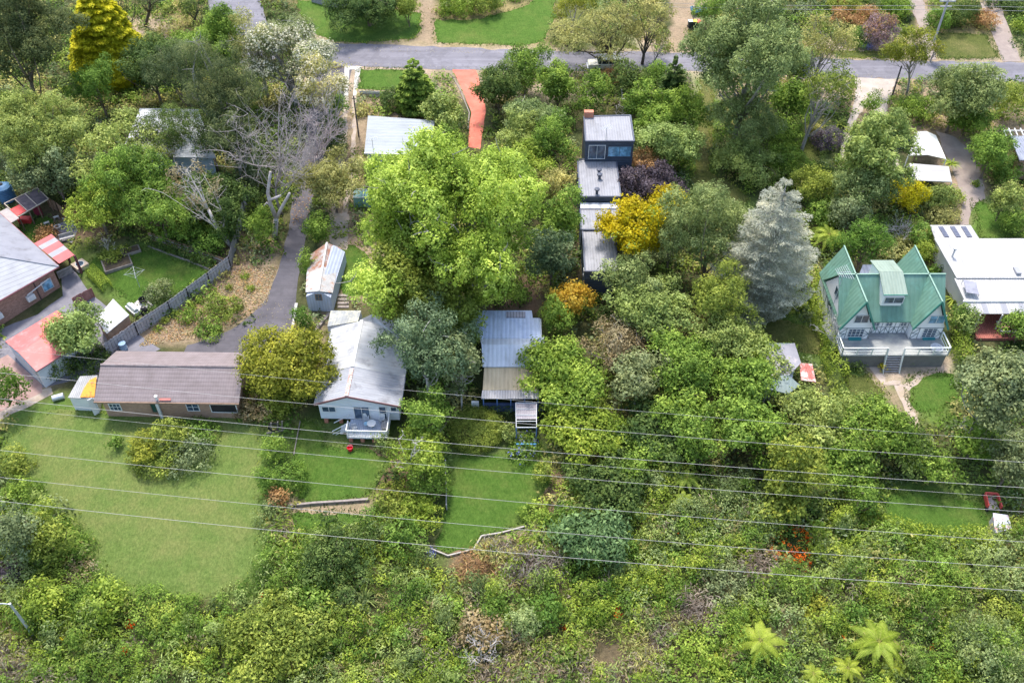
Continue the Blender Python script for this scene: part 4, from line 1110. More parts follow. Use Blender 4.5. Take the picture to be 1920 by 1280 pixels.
# --- white-roofed house at the right edge
Wt = Bld('white_roof_house', 'wide white metal roofed house with solar panels at the right edge', 'house', 1835, 630, 1)
M_WR = mat("brilliant_white_roof", (.385, .375, .365), (.43, .42, .41), .5, .45, rib='y', period=.35, ribdark=.96)
M_WRX = mat("brilliant_white_roof_x", (.385, .375, .365), (.43, .42, .41), .5, .45, rib='x', period=.3, ribdark=.9)
Wt.panel('roof', M_WRX, [(1794, 521, 3.3), (2010, 521, 3.3), (2000, 447, 3.9), (1752, 447, 3.9)], .14)
Wt.panel('rear_roof', M_WRX, [(1753, 447, 3.5), (1836, 447, 3.5), (1820, 422, 3.3), (1744, 422, 3.3)], .12)
Wt.panel('front_roof', M_WRX, [(1808, 562, 2.9), (2010, 561, 2.9), (2010, 521.5, 3.15), (1789, 521.5, 3.15)], .12)
Wt.panel('gutter', M_WHITE, [(1806, 565, 2.85), (2010, 564, 2.85), (2010, 562.2, 2.87), (1806, 562.5, 2.87)], .16)
M_ALT = [M_WRX, M_PGREY]
vx = [(1812, 1826), (1826, 1840), (1840, 1852), (1852, 1872), (1872, 1886), (1886, 1904), (1904, 1916), (1916, 1960)]
for k, (xa, xb) in enumerate(((1808, 1838), (1838, 1848), (1848, 1874), (1874, 1885), (1885, 1908), (1908, 1917), (1917, 1990))):
    sh = 7
    Wt.panel('verandah_sheet', M_WRX if k % 2 == 0 else M_PGREY, [(xa + sh, 588, 2.35), (xb + sh, 588, 2.35), (xb, 565, 2.7), (xa, 565, 2.7)], .05)
wq = [Wt.loc(*p) for p in ((1812, 555, 2.7), (2000, 555, 2.7), (1990, 452, 2.9), (1756, 452, 2.9))]
MB().prism([p[:2] for p in wq], -.4, 2.7).build('wall', mat("cream_wall", (.6, .58, .52), (.66, .64, .58), .8, .8), Wt.root)
M_REDDECK = mat("red_deck", (.3, .09, .07), (.38, .13, .1), 1, .8, rib='x', period=.2, ribdark=.75)
dq = [Wt.loc(*p) for p in ((1830, 634, .3), (2000, 634, .3), (2000, 575, .3), (1824, 575, .3))]
rdeck = MB().slab(dq, .5).build('deck', M_REDDECK, Wt.root)
for px in (1838, 1880, 1925):
    p = Wt.loc(px, 590, 2.3); MB().box(p[0] - .06, p[0] + .06, p[1] - .06, p[1] + .06, .3, 2.3).build('post', M_WHITE, Wt.root)
for k, px in enumerate((1763, 1785, 1806)):
    MB().slab([Wt.loc(*p) for p in ((px + 8, 444, 3.56), (px + 17, 444, 3.56), (px + 5, 424.5, 3.4), (px - 4, 424.5, 3.4))], .05).build('solar_panel', mat("solar_blue", (.1, .11, .16), (.14, .15, .2), 2, .3, rib='y', period=.3, ribdark=.7), Wt.root)
spn = MB(); spn.slab([Wt.loc(*p) for p in ((1812, 548, 3.5), (1836, 552, 3.45), (1830, 529, 3.75), (1806, 524, 3.8))], .06); spn.build('solar_collector', mat("collector_grey", (.22, .22, .26), (.3, .3, .34), 2, .25), Wt.root)
fr3 = MB()
for p in ((1812, 548, 3.4), (1836, 552, 3.35), (1830, 529, 3.65), (1806, 524, 3.7)):
    l_ = Wt.loc(*p); fr3.beam(l_, (l_[0], l_[1], 2.9), .05)
fr3.build('collector_frame', M_STEEL, Wt.root)
p = Wt.loc(1784, 484, 3.4)
MB().tube([p, p + [0, 0, 1.2]], .1, 8).lathe([(.2, 1.2), (.2, 1.35)], p, 8).build('flue', M_STEEL, Wt.root)
p = Wt.loc(1907, 508, 3.5)
MB().box(p[0] - .25, p[0] + .25, p[1] - .5, p[1] + .5, 3.2, 3.65).build('skylight', M_PGREY, Wt.root)

# carport pair, grey pergola house top right
for k, (pts, lab) in enumerate(((((1703, 292, 2.6), (1774, 298, 2.5), (1755, 254, 2.5), (1716, 247, 2.6)), 'white gable carport roof beyond the pale leafy tree'),
                                (((1712, 338, 2.5), (1785, 341, 2.4), (1779, 312, 2.4), (1705, 306, 2.5)), 'white flat carport roof in front of the gable one'))):
    cp = Bld('carport', lab, 'carport', 1740, 335 if k == 0 else 365, 0, 'white carports by the brown drive')
    q = [cp.loc(*p) for p in pts]
    if k == 0:
        rA, rB = (q[0] + q[1]) / 2 + [0, 0, .35], (q[2] + q[3]) / 2 + [0, 0, .35]
        MB().slab([q[0], rA, rB, q[3]], .06).build('roof', M_WR, cp.root); MB().slab([rA, q[1], q[2], rB], .06).build('roof', mat("cream_roof", (.66, .66, .58), (.7, .7, .62), .6, .5), cp.root)
    else: MB().slab(q, .08).build('roof', M_WR, cp.root)
    for p in q: MB().box(p[0] - .05, p[0] + .05, p[1] - .05, p[1] + .05, -.6, p[2] - .1).build('post', M_WHITE, cp.root)
    MB().box(q[0][0] + .3, q[1][0] - .6, (q[2][1] + q[3][1]) / 2 - .1, (q[2][1] + q[3][1]) / 2, -.4, 2.2).build('wall', M_NAVY if k == 0 else M_GREYP, cp.root)
Y = Bld('grey_roof_house', 'dark grey roofed house with white pergola beams at the right edge', 'house', 1915, 310, 0)
Y.panel('roof', mat("blue_grey_roof", (.2, .22, .28), (.27, .29, .35), .7, .6, rib='x', period=.3, ribdark=.85), [(1912, 300, 3), (2010, 300, 3), (2010, 255, 3.2), (1894, 255, 3.2)], .12)
q = [Y.loc(*p) for p in ((1914, 297, 2.8), (2010, 297, 2.8), (2010, 257, 2.8), (1898, 257, 2.8))]
MB().prism([p[:2] for p in q], -.5, 2.8).build('wall', M_IBRICK, Y.root)
pg = MB()
for k in range(6):
    pg.beam(Y.loc(1886 + 11 * k, 255, 3.1), Y.loc(1880 + 11 * k, 241, 3.1), .1, .15)
pg.beam(Y.loc(1882, 245, 3.0), Y.loc(1960, 246, 3.0), .1, .15)
pg.build('pergola_beams', M_WHITE, Y.root)

# hidden shed with green-grey hip roof and a rusty porch sheet
O_ = Bld('hidden_shed', 'pale green roofed shed mostly hidden among trees, rusty red porch sheet', 'shed', 1460, 750, 0)
M_PG = mat("pale_green_roof", (.21, .26, .245), (.26, .31, .29), .6, .6, rib='x', period=.4, ribdark=.93)
M_PGR = mat("grey_lilac_roof", (.24, .23, .25), (.29, .28, .3), .6, .6, stain=((.4, .36, .36), .3))
O_.panel('roof', M_PG, [(1420, 668, 2.9), (1445, 650, 3.6), (1490, 643, 3.0), (1432, 643, 2.9)], .1)
O_.panel('roof', M_PGR, [(1445, 650, 3.6), (1490, 643, 3.0), (1502, 680, 2.8), (1478, 705, 3.3), (1460, 700, 3.4)], .1)
O_.panel('roof', M_PG, [(1412, 722, 2.8), (1478, 738, 2.6), (1500, 722, 2.7), (1478, 702, 3.4), (1450, 705, 3.3)], .1)
O_.panel('roof', M_PGR, [(1420, 668.5, 2.88), (1445, 650.5, 3.58), (1460, 700.5, 3.36), (1450, 705.5, 3.26), (1412, 722, 2.78)], .1)
O_.panel('porch_roof', mat("rusty_red_sheet", (.42, .12, .1), (.55, .22, .18), 1.5, .7, rib='x', period=.2, ribdark=.8, stain=((.7, .62, .58), .5, 1.5)), [(1502, 712, 2.2), (1530, 716, 2.0), (1523, 682, 2.0), (1499, 680, 2.3)], .05)
q = [O_.loc(*p) for p in ((1420, 718, 2.5), (1480, 730, 2.5), (1490, 690, 2.5), (1480, 650, 2.5), (1430, 655, 2.5))]
MB().prism([p[:2] for p in q], -.6, 2.5).build('wall', M_GREYP, O_.root)

# timber platform with white and blue frame
T = Bld('garden_pergola', 'white and blue framed garden pergola partly under the yellow green tree', 'pergola', 985, 832, 0)
q = [T.loc(*p) for p in ((968, 801, 2.2), (1006, 801, 2.2), (1006, 755, 2.2), (967, 755, 2.2))]
fr4 = MB()
for a, b in ((0, 1), (1, 2), (2, 3), (3, 0)): fr4.beam(q[a], q[b], .06, .08)
for t_ in (.25, .5, .75): fr4.beam(q[0] + (q[3] - q[0]) * t_, q[1] + (q[2] - q[1]) * t_, .06)
fr4.build('roof_frame', M_GREYP, T.root)
MB().slab([p - [0, 0, .05] for p in (q[0] + (q[3] - q[0]) * .35, q[1] + (q[2] - q[1]) * .35, q[2], q[3])], .03).build('roof_sheet', mat("lilac_polycarb", (.3, .275, .3), (.36, .33, .36), .8, .3, rib='x', period=.2, ribdark=.85), T.root)
for p in q: MB().box(p[0] - .05, p[0] + .05, p[1] - .05, p[1] + .05, -.3, p[2] - .06).build('post', MATS["blue_post"], T.root)
MB().box(q[0][0], q[1][0], q[0][1] - .9, q[2][1], -.05, .1).build('floor', M_TIMBER, T.root)
bl = MB(); bl.beam((q[0][0], q[0][1] - .9, .9), (q[1][0], q[0][1] - .9, .9), .08); bl.beam((q[0][0], q[0][1] - .9, .5), (q[1][0], q[0][1] - .9, .5), .06); bl.beam((q[0][0], q[0][1] - .9, .12), (q[1][0], q[0][1] - .9, .12), .08)
bl.build('balustrade', mat("bright_blue_rail", (.08, .3, .55), None, 1, .6), T.root)

# small sheds and carts in the lower right garden
E1 = Bld('chicken_shed', 'small leaning shed with pale scratched lid roof beside the lower right lawn', 'shed', 1876, 1000, -6)
q = [E1.loc(*p) for p in ((1866, 999, .9), (1898, 990, .9), (1890, 965, 1.3), (1862, 961, 1.3))]
MB().slab(q, .06).build('roof', mat("scratched_sheet", (.5, .5, .54), (.6, .6, .64), 2, .6, stain=((.55, .2, .16), .35, 2.5)), E1.root)
MB().prism([((p - sum(q) / 4) * .9 + sum(q) / 4)[:2] for p in q], -.2, [p[2] - .07 for p in q]).build('wall', M_TIMBERP, E1.root)
E2 = Bld('garden_cart', 'red sided open cart full of rubble under the lower right trees', 'cart', 1862, 955, 0)
q = [E2.loc(*p) for p in ((1851, 953, .3), (1876, 955, .3), (1868, 930, .3), (1845, 928, .3))]
MB().slab(q, .1).build('bed', mat("rubble", (.45, .38, .36), (.6, .54, .5), 6, 1.0, bmp=.8), E2.root)
sd_ = MB()
for a, b in ((1, 2), (2, 3), (3, 0)): sd_.beam(q[a] + [0, 0, .2], q[b] + [0, 0, .2], .1, .55)
sd_.build('side_board', mat("red_paint", (.5, .06, .05), (.6, .1, .08), 1, .6), E2.root)
for a in (0, 1, 2, 3):
    c_ = q[a]; m_ = MB(); m_.tube([c_ + [-.06, 0, -.12], c_ + [.06, 0, -.12]], .22, 12); m_.build('wheel', M_SHADE_BLACK, E2.root)
# ------------------------------------------------------------------ fences, walls, edging
M_FGREY = mat("grey_palings", (.33, .315, .335), (.46, .44, .455), 3, .95, rib='x', period=.22, ribdark=.7)
M_FBROWN = mat("brown_palings", (.24, .15, .09), (.34, .22, .14), 3, .95, rib='x', period=.22, ribdark=.75)
M_FWHITE = mat("whitish_palings", (.55, .56, .58), (.65, .66, .68), 3, .9)
M_SLEEP = mat("grey_sleeper", (.22, .185, .165), (.31, .27, .245), 3, 1.0)
def fence(name, label, cat_, pts, h, m, rails=True, posts=True, group=None, gap=0.0, sink=.1):
    W = [P(*p) for p in pts]
    r = empty(name, (W[0][0], W[0][1], gz(W[0][1])), 0, label, cat_, group)
    o = np.array([W[0][0], W[0][1], gz(W[0][1])])
    W = [np.array([w[0], w[1], gz(w[1])]) - o for w in W]
    rg = random.Random(len(label))
    pm, rm_ = MB(), MB()
    for a, b in zip(W[:-1], W[1:]):
        d = b - a; L_ = np.hypot(d[0], d[1]); u = d / L_; nv = np.array([-u[1], u[0], 0])
        if nv[1] > 0: nv = -nv
        n = max(1, int(L_ / .19))
        for k in range(n):
            p0 = a + d * (k / n); p1 = a + d * ((k + 1 - gap - .06) / n)
            hh_ = h + rg.uniform(-.05, .05); off = nv * rg.uniform(0, .012)
            q = [p0 + off, p1 + off, p1 + off + nv * .025, p0 + off + nv * .025]
            zb = min(p0[2], p1[2]) - sink
            pm.prism([x[:2] for x in q], zb, p0[2] + hh_)
        if rails:
            for z in (.35, h - .35): rm_.beam(a + nv * .06 + [0, 0, z], b + nv * .06 + [0, 0, z], .05, .09)
        if posts:
            k = max(1, int(L_ / 2.4))
            for j in range(k + 1):
                p = a + d * j / k
                MB().box(p[0] - .045, p[0] + .045, p[1] - .045 - .06, p[1] + .045 - .06, p[2] - .1, p[2] + h - .02).build('post', m, r)
    pm.build('palings', m, r)
    if rails: rm_.build('rails', M_TIMBERP, r)
    return r
fence('paling_fence', 'long grey timber paling fence curving between left lawn and the driveway bank', 'fence',
      [(466, 368), (460, 400), (447, 455), (434, 503), (395, 533), (356, 562), (322, 587), (260, 627), (205, 666)], 1.7, M_FGREY)
fence('board_fence', 'low brown board fence behind the left lawn hedge', 'fence', [(283, 450), (345, 470), (426, 500)], 1.1, M_FBROWN)
fence('board_fence', 'short orange brown board fence beside the animal pen', 'fence', [(94, 388), (112, 398), (126, 410)], 1.5, M_FBROWN, rails=False)
fence('board_fence', 'old grey board fence above the top left roadside lawn', 'fence', [(585, 4), (615, 13), (690, 19)], 1.3, M_FGREY, rails=False)
fence('picket_fence', 'pale low fence beyond the narrow lawn by the road', 'fence', [(676, 180), (732, 183), (830, 188)], .8, M_FWHITE, group=None)
fence('gate_panel', 'small maroon slatted timber gate panel on grey paving', 'gate', [(143, 575), (178, 556)], 1.3, mat("maroon_slats", (.24, .1, .09), (.32, .15, .13), 2, .8), rails=False)
fence('wire_gate', 'white wire gate beside the drive across the main road', 'gate', [(1172, 40), (1200, 42)], 1.1, M_FWHITE, gap=.6)
fence('slat_fence', 'weathered slat fence along the left side of the middle lawn', 'fence', [(836, 872), (838, 910), (838, 955)], .9, M_TIMBERP, gap=.3)
def wall_line(name, label, cat_, pts, h, w, m):
    W = [P(*p) for p in pts]; mb = MB()
    for a, b in zip(W[:-1], W[1:]):
        mb.beam((a[0], a[1], gz(a[1]) + h / 2 - .1), (b[0], b[1], gz(b[1]) + h / 2 - .1), w, h + .2)
    return tag(mb.build(name, m), label, cat_)
wall_line('retaining_wall', 'grey timber sleeper retaining wall below the cottage lawn', 'wall', [(540, 950), (590, 945), (640, 942), (693, 938)], .3, .2, M_SLEEP)
wall_line('edging_wall', 'pale low angled edging wall at the bottom of the middle lawn', 'wall', [(808, 1030), (840, 1043), (888, 1031), (903, 1006), (940, 1000), (985, 988)], .22, .12, mat("pale_edging", (.33, .3, .26), (.42, .39, .35), 2, 1))
wall_line('garden_edging', 'white timber edging on the left of the cottage lawn', 'edging', [(563, 790), (557, 820), (551, 853)], .1, .07, M_SLEEP)
wall_line('sleeper_edging', 'pair of long timber sleepers running diagonally left of the white cottage', 'edging', [(578, 638), (600, 612), (618, 590)], .3, .3, M_SLEEP)
wall_line('garden_edging', 'stone edging along the left lawn hedge bed', 'edging', [(278, 462), (320, 478), (360, 492), (395, 507)], .14, .14, mat('bed_stone', (.2, .17, .15), (.29, .25, .22), 3, 1))
wall_line('kerb', 'pale stone edging beside the lower asphalt driveway', 'edging', [(556, 570), (552, 600), (546, 630), (540, 655)], .18, .3, M_CONC)
wall_line('border_edging', 'timber edging along the left of the coral driveway', 'edging', [(846, 140), (862, 168), (880, 212), (877, 245)], .1, .12, M_SLEEP)
sp = MB()
for k in range(4):
    a, b = P(633, 578 - k * 7), P(645, 578 - k * 7)
    sp.box(a[0], b[0] + .5, a[1], a[1] + .35, gz(a[1]) - .2, gz(a[1]) + .12)
tag(sp.build('garden_steps', M_SLEEP), 'timber garden steps beside the rusty shed', 'steps')

# ------------------------------------------------------------------ poles, street light, wires
def pole(name, label, cat_, base, top, r0, r1, m, arm=None):
    b = P(*base); b = np.array([b[0], b[1], gz(b[1])])
    # height where the vertical above the base meets the row of the top
    z, best = 0, 1e9
    for hh_ in np.arange(2, 16, .05):
        px, py = to_px(b[0], b[1], b[2] + hh_)
        if abs(py - top[1]) < best: best, z = abs(py - top[1]), hh_
    r = empty(name, b, 0, label, cat_)
    MB().tube([(0, 0, -.3), (0, 0, z)], [r0, r1], 10).build('pole', m, r)
    return r, z, b
M_POLE = mat("grey_pole", (.36, .35, .37), (.46, .45, .47), 2, .9)
M_DPOLE = mat("dark_pole", (.09, .08, .08), (.14, .12, .12), 2, .9)
r, z, PB = pole('power_pole', 'pale grey power pole on the verge beyond the road, top right', 'power pole', (1750, 82), (1779, -6), .17, .12, M_POLE)
MB().box(-1.1, 1.1, -.06, .06, z - .75, z - .6).box(-.8, .8, -.06, .06, z - 1.5, z - 1.36).build('crossarm', M_POLE, r)
ins = MB()
for x in (-1, -.45, .45, 1): ins.lathe([(.05, 0), (.07, .08), (.04, .16)], (x, 0, z - .6), 8)
ins.build('insulator_row', M_WHITE, r)
PZ = PB[2] + z - .45
r, z, b = pole('service_pole', 'thin dark pole standing beside the dirt wheel tracks', 'pole', (673, 256), (667, 180), .1, .08, M_DPOLE)
MB().box(-.25, .25, -.03, .03, z - .4, z - .33).build('crossarm', M_DPOLE, r)
r, z, b = pole('service_pole', 'leaning grey timber pole by the gravel drive entrance', 'pole', (1672, 182), (1690, 124), .13, .1, M_DPOLE)
r, z, b = pole('street_light', 'grey street light pole rising from bushes at the lower left edge', 'street light', (62, 1190), (16, 1131), .13, .09, M_STEEL)
MB().tube([(0, 0, z - .1), (-.5, -.05, z + .1), (-.9, -.1, z + .12)], .04).build('arm', M_STEEL, r)
MB().box(-1.5, -.85, -.22, .05, z + .05, z + .2).build('lamp_head', M_WHITE, r, bevel=.04)
M_WIRE = mat("pale_wire", (.4, .385, .37), (.46, .44, .42), 1, .5)
WIRES = [((653, 704, 749, 791, 827), 'highest wire of the foreground set, ending above the right bushes', .022),
         ((699, 747, 792, 832, 866), 'second foreground wire down, crossing the white cottage front', .03),
         ((747, 797, 841, 880, 914), 'third foreground wire down, passing just below the cottage deck', .034),
         ((764, 814, 859, 899, 933), 'thin fourth foreground wire close below the third', .022),
         ((792, 841, 886, 925, 959), 'fifth foreground wire down, crossing the bush in the big lawn', .03),
         ((844, 894, 939, 981, 1015), 'sixth foreground wire down, reaching the lower right lawn edge', .03),
         ((894, 946, 990, 1030, 1064), 'seventh foreground wire down, just over the retaining wall', .03),
         ((939, 990, 1036, 1075, 1107), 'lowest foreground wire, crossing below the middle lawn', .034)]
def wire(ys, label, rad, h, group, xs=(0, 480, 960, 1440, 1920), x0=-350, x1=2270):
    cf = np.polyfit(xs, ys, 2)
    a, b = P(x0, np.polyval(cf, x0), h), P(x1, np.polyval(cf, x1), h)
    n = np.array([-(b - a)[1], (b - a)[0], 0])
    pts = []
    for x in np.linspace(x0, x1, 33):
        d = ray(x, np.polyval(cf, x))
        t = ((a - CAM) @ n) / (d @ n)
        pts.append(CAM + d * t)
    o = MB().tube(pts, rad, 6).build('power_line', M_WIRE, smooth=True)
    return tag(o, label, 'wire', group)
for k, (ys, lab, rad) in enumerate(WIRES): wire(ys, lab, rad * .4, 11.0 - .15 * k, 'foreground power lines')
for k, (off, lab) in enumerate(((-1.0, 'frontmost thin roadside wire at the top right pole'), (-.45, 'second thin roadside wire at the top right pole'), (.45, 'third thin roadside wire at the top right pole'), (1.0, 'rearmost thin roadside wire at the top right pole'))):
    pts = []
    for t in np.linspace(-40, 40, 25):
        pts.append((PB[0] + t, PB[1] + off * 1.6 - t * .02, PZ + off * .25 - .35 + .9 * ((abs(t) - 0) / 40) ** 2 - .9 * (abs(t) / 40)))
    tag(MB().tube(pts, .022, 5).build('power_line', M_WIRE), lab, 'wire', 'thin roadside wires')

# ------------------------------------------------------------------ vehicle, bins, garden things
def at(px, py, h=0):
    p = P(px, py); return np.array([p[0], p[1], gz(p[1]) + h])
def four_wheel_drive(px, py):
    r = empty('four_wheel_drive', at(px, py), math.radians(2), 'old cream four wheel drive parked on the road behind the bushes', 'car')
    mc = mat("cream_car_paint", (.6, .56, .46), (.66, .62, .52), 1, .35)
    prof = [(-2.25, .5), (-2.3, 1.0), (-2.15, 1.1), (-1.0, 1.16), (2.15, 1.16), (2.2, .5)]
    MB().sect(prof, -.85, .85).build('body', mc, r, bevel=.03)
    MB().sect([(-1.0, 1.16), (-.55, 1.78), (2.0, 1.78), (2.12, 1.16)], -.76, .76).build('cabin', mat("car_window_glass", (.03, .035, .04), None, 1, .15), r)
    pl = MB()
    for x in (-.5, .45, 1.3, 2.0):
        for y in (-.78, .74): pl.box(x - .05, x + .05, y, y + .04, 1.16, 1.78)
    pl.build('pillars', mc, r)
    MB().box(-.62, 2.08, -.8, .8, 1.78, 1.86).build('roof', mat("car_roof_white", (.72, .7, .62), None, 1, .4), r, bevel=.02)
    for x in (-1.45, 1.4):
        for y in (-.86, .66):
            w = MB().tube([(x, y, .38), (x, y + .2, .38)], .38, 14).build('wheel', M_SHADE_BLACK, r)
            MB().tube([(x, y - .01, .38), (x, y + .21, .38)], .2, 10).build('rim', M_STEEL, w)
    MB().box(-2.42, -2.28, -.8, .8, .45, .62).build('bumper', M_STEEL, r); MB().box(2.2, 2.32, -.8, .8, .45, .62).build('bumper', M_STEEL, r)
    for y in (-.6, .6): MB().tube([(-2.31, y, .85), (-2.27, y, .85)], .12, 10).build('headlight', M_WHITE, r)
    MB().tube([(2.2, 0, .95), (2.4, 0, .95)], .34, 14).build('spare_wheel', M_SHADE_BLACK, r)
four_wheel_drive(1133, 130)
def wheelie_bin(px, py, lidc, label):
    r = empty('wheelie_bin', at(px, py), .1, label, 'bin', 'wheelie bins across the road')
    MB().add([(-.24, -.28, .1), (.24, -.28, .1), (.24, .28, .1), (-.24, .28, .1), (-.3, -.36, 1.0), (.3, -.36, 1.0), (.3, .34, 1.0), (-.3, .34, 1.0)],
             [(0, 3, 2, 1), (4, 5, 6, 7), (0, 1, 5, 4), (1, 2, 6, 5), (2, 3, 7, 6), (3, 0, 4, 7)]).build('body', mat("dark_bin", (.035, .04, .045), None, 1, .5), r)
    MB().box(-.32, .32, -.4, .38, 1.0, 1.08).build('lid', mat("bin_lid_" + label.split()[0], lidc, None, 1, .5), r, bevel=.02)
    for x in (-.27, .27): MB().tube([(x - .03, .3, .12), (x + .03, .3, .12)], .12, 10).build('wheel', M_SHADE_BLACK, r)
    MB().box(-.22, .22, .38, .43, .98, 1.03).build('handle', M_SHADE_BLACK, r)
wheelie_bin(1293, 52, (.5, .6, .55), 'pale lidded wheelie bin, leftmost of three beyond the road')
wheelie_bin(1301, 52, (.7, .5, .06), 'yellow lidded wheelie bin, middle of three beyond the road')
wheelie_bin(1309, 53, (.6, .08, .06), 'red lidded wheelie bin, rightmost of three beyond the road')
r = empty('box_trailer', at(1309, 26), .15, 'blue box trailer loaded with scrap across the road', 'trailer')
mb_ = mat("blue_trailer_paint", (.06, .25, .5), (.1, .32, .58), 1, .5)
MB().box(-1.1, 1.1, -.65, .65, .45, .52).box(-1.1, -1.04, -.65, .65, .52, .9).box(1.04, 1.1, -.65, .65, .52, .9).box(-1.04, 1.04, -.65, -.6, .52, .9).box(-1.04, 1.04, .6, .65, .52, .9).build('tray', mb_, r)
for y in (-.75, .65): MB().tube([(0, y, .3), (0, y + .1, .3)], .3, 12).build('wheel', M_SHADE_BLACK, r)
MB().beam((1.1, 0, .48), (2.0, 0, .4), .08).build('drawbar', mb_, r)
lo = MB(); rg = random.Random(5)
for k in range(12):
    x, y = rg.uniform(-.9, .9), rg.uniform(-.45, .45); s_ = rg.uniform(.1, .22); lo.box(x - s_, x + s_, y - s_, y + s_, .52, .7 + rg.random() * .3)
lo.build('load', mat("scrap_load", (.2, .12, .1), (.5, .48, .48), 5, .8), r)
tank = empty('water_tank', at(14, 374), 0, 'blue plastic water tank under trees at the left edge', 'water tank')
tp_ = [(1.0, 0)]
for k in range(8): tp_ += [(1.0, .22 * k + .05), (1.05, .22 * k + .12), (1.0, .22 * k + .2)]
MB().lathe(tp_ + [(1.0, 1.85), (.6, 2.1), (.25, 2.15)], (0, 0, 0), 20).build('body', mat("blue_tank", (.05, .13, .24), (.08, .18, .32), 1, .5), tank)
MB().lathe([(.25, 2.15), (.25, 2.25), (.05, 2.28)], (0, 0, 0), 12).build('lid', M_SHADE_BLACK, tank)
# animal pen with red sheets
PN = Bld('animal_pen', 'timber framed animal pen with a bright red roof sheet near the brick house', 'pen', 60, 420, 0)
fp = [PN.loc(*p) for p in ((35, 406, 1.9), (91, 373, 1.9), (70, 352, 1.9), (8, 382, 1.9))]
fm_ = MB()
fm_.beam(fp[0], fp[1], .1); fm_.beam(fp[3], fp[2], .1); fm_.beam(fp[0], fp[3], .08); fm_.beam(fp[1], fp[2], .08)
for t in (.3, .62): fm_.beam(fp[0] + (fp[1] - fp[0]) * t, fp[3] + (fp[2] - fp[3]) * t, .08)
fm_.build('frame', mat("pale_timber", (.5, .4, .3), (.6, .5, .4), 2, .9), PN.root)
for t in (0, .33, .62, 1): 
    for a, b in ((0, 1), (3, 2)):
        p = fp[a] + (fp[b] - fp[a]) * t; MB().box(p[0] - .05, p[0] + .05, p[1] - .05, p[1] + .05, -.8, p[2]).build('post', M_BROWNT, PN.root)
def quadp(u0, u1, v0, v1, dz=.05):
    f = lambda u, v: (fp[0] * (1 - u) + fp[1] * u) * (1 - v) + (fp[3] * (1 - u) + fp[2] * u) * v + np.array([0, 0, dz])
    return [f(u0, v0), f(u1, v0), f(u1, v1), f(u0, v1)]
M_RED = mat("bright_red_sheet", (.65, .05, .05), (.75, .09, .08), 1, .5)
MB().slab(quadp(-.02, .28, .05, .55), .05).build('roof_sheet', M_RED, PN.root)
MB().slab(quadp(-.42, -.03, -.1, .7), .06).build('roof_sheet', mat("grey_brown_sheet", (.33, .29, .28), (.4, .36, .34), 1, .8), PN.root)
MB().slab(quadp(.3, 1.0, .02, .98, -.02), .02).build('mesh_roof', mat("dark_shade_mesh", (.1, .08, .09), (.17, .13, .14), 2, .9), PN.root)
p = PN.loc(72, 398, .5); MB().box(p[0] - .45, p[0] + .45, p[1] - .1, p[1], -.6, 1.5).build('door', mat("maroon_door", (.25, .03, .06), None, 2, .7), PN.root)
p = PN.loc(47, 412, .3); tag(MB().box(p[0] - .7, p[0] + .7, p[1] - .4, p[1] + .4, -.4, .6).build('kennel_box', M_RED, bevel=.06), 'bright red plastic box below the animal pen roof', 'box').location = tuple(PN.o)
# fire pit seats and garden bits by the pen
r = empty('fire_pit', at(109, 428), 0, 'pale round fire pit ring on the little grey patio', 'fire pit')
MB().lathe([(.35, 0), (.42, .3), (.24, .32), (.2, .08)], (0, 0, 0), 16).build('ring', M_CONC, r); MB().lathe([(.2, .1), (.01, .14)], (0, 0, 0), 12).build('ash_bed', M_SHADE_BLACK, r)
for (px, py, lab) in ((107, 411, 'pale log stool above the fire pit'), (124, 413, 'pale plank stool at the dark ash patch'), (89, 422, 'pale block stool on the grass left of fire pit')):
    r = empty('stool', at(px, py), .6, lab, 'stool', 'stools around the fire pit'); MB().box(-.3, .3, -.15, .15, .32, .4).build('seat', M_CONC, r)
    for x in (-.22, .22): MB().box(x - .06, x + .06, -.12, .12, 0, .32).build('leg', M_SLEEP, r)
r = empty('garden_chair', at(138, 428), .5, 'white and grey garden chair right of the fire pit', 'chair')
MB().box(-.28, .28, -.25, .25, .38, .44).build('seat', M_FGREY, r); MB().box(-.28, .28, .22, .28, .44, .95).build('backrest', M_WHITE, r)
for x in (-.25, .25):
    for y in (-.22, .22): MB().box(x - .03, x + .03, y - .03, y + .03, 0, .38).build('leg', M_WHITE, r)
r = empty('garden_bench', at(128, 450), .45, 'grey timber garden bench below the little patio', 'bench')
MB().box(-.8, .8, -.2, .2, .4, .46).build('seat', M_TIMBERP, r); MB().box(-.8, .8, .2, .26, .46, .85).build('backrest', M_TIMBERP, r)
for x in (-.7, .7): MB().box(x - .05, x + .05, -.2, .2, 0, .4).build('leg', M_TIMBERP, r)
r = empty('raised_bed', at(251, 583), -.75, 'long pale raised garden bed with grey cover by the fence', 'raised bed')
MB().box(-.9, .9, -.4, .4, 0, .4).build('frame', M_FWHITE, r); MB().sectx([(-.3, .4), (-.15, .7), (.15, .7), (.3, .4)], -.75, .75).build('cover', mat("grey_green_cover", (.33, .38, .36), (.45, .5, .48), 2, .6), r)
r = empty('compost_bin', at(272, 587), 0, 'black plastic compost bin beside the paling fence', 'compost bin')
MB().lathe([(.42, 0), (.32, .7), (.2, .82)], (0, 0, 0), 14).build('body', M_SHADE_BLACK, r, smooth=False); MB().lathe([(.2, .82), (.2, .9), (.03, .93)], (0, 0, 0), 12).build('lid', mat("black_lid", (.03, .03, .03), None, 1, .4), r)
r = empty('compost_bin', at(269, 566), 0, 'dark open tub under the grey bush by the left lawn', 'tub'); MB().lathe([(.35, 0), (.45, .45), (.38, .46), (.3, .1)], (0, 0, 0), 14).build('body', M_SHADE_BLACK, r)
r = empty('spa_tub', at(152, 501), -.7, 'small square tub with dark water set in timber by the hedge', 'tub')
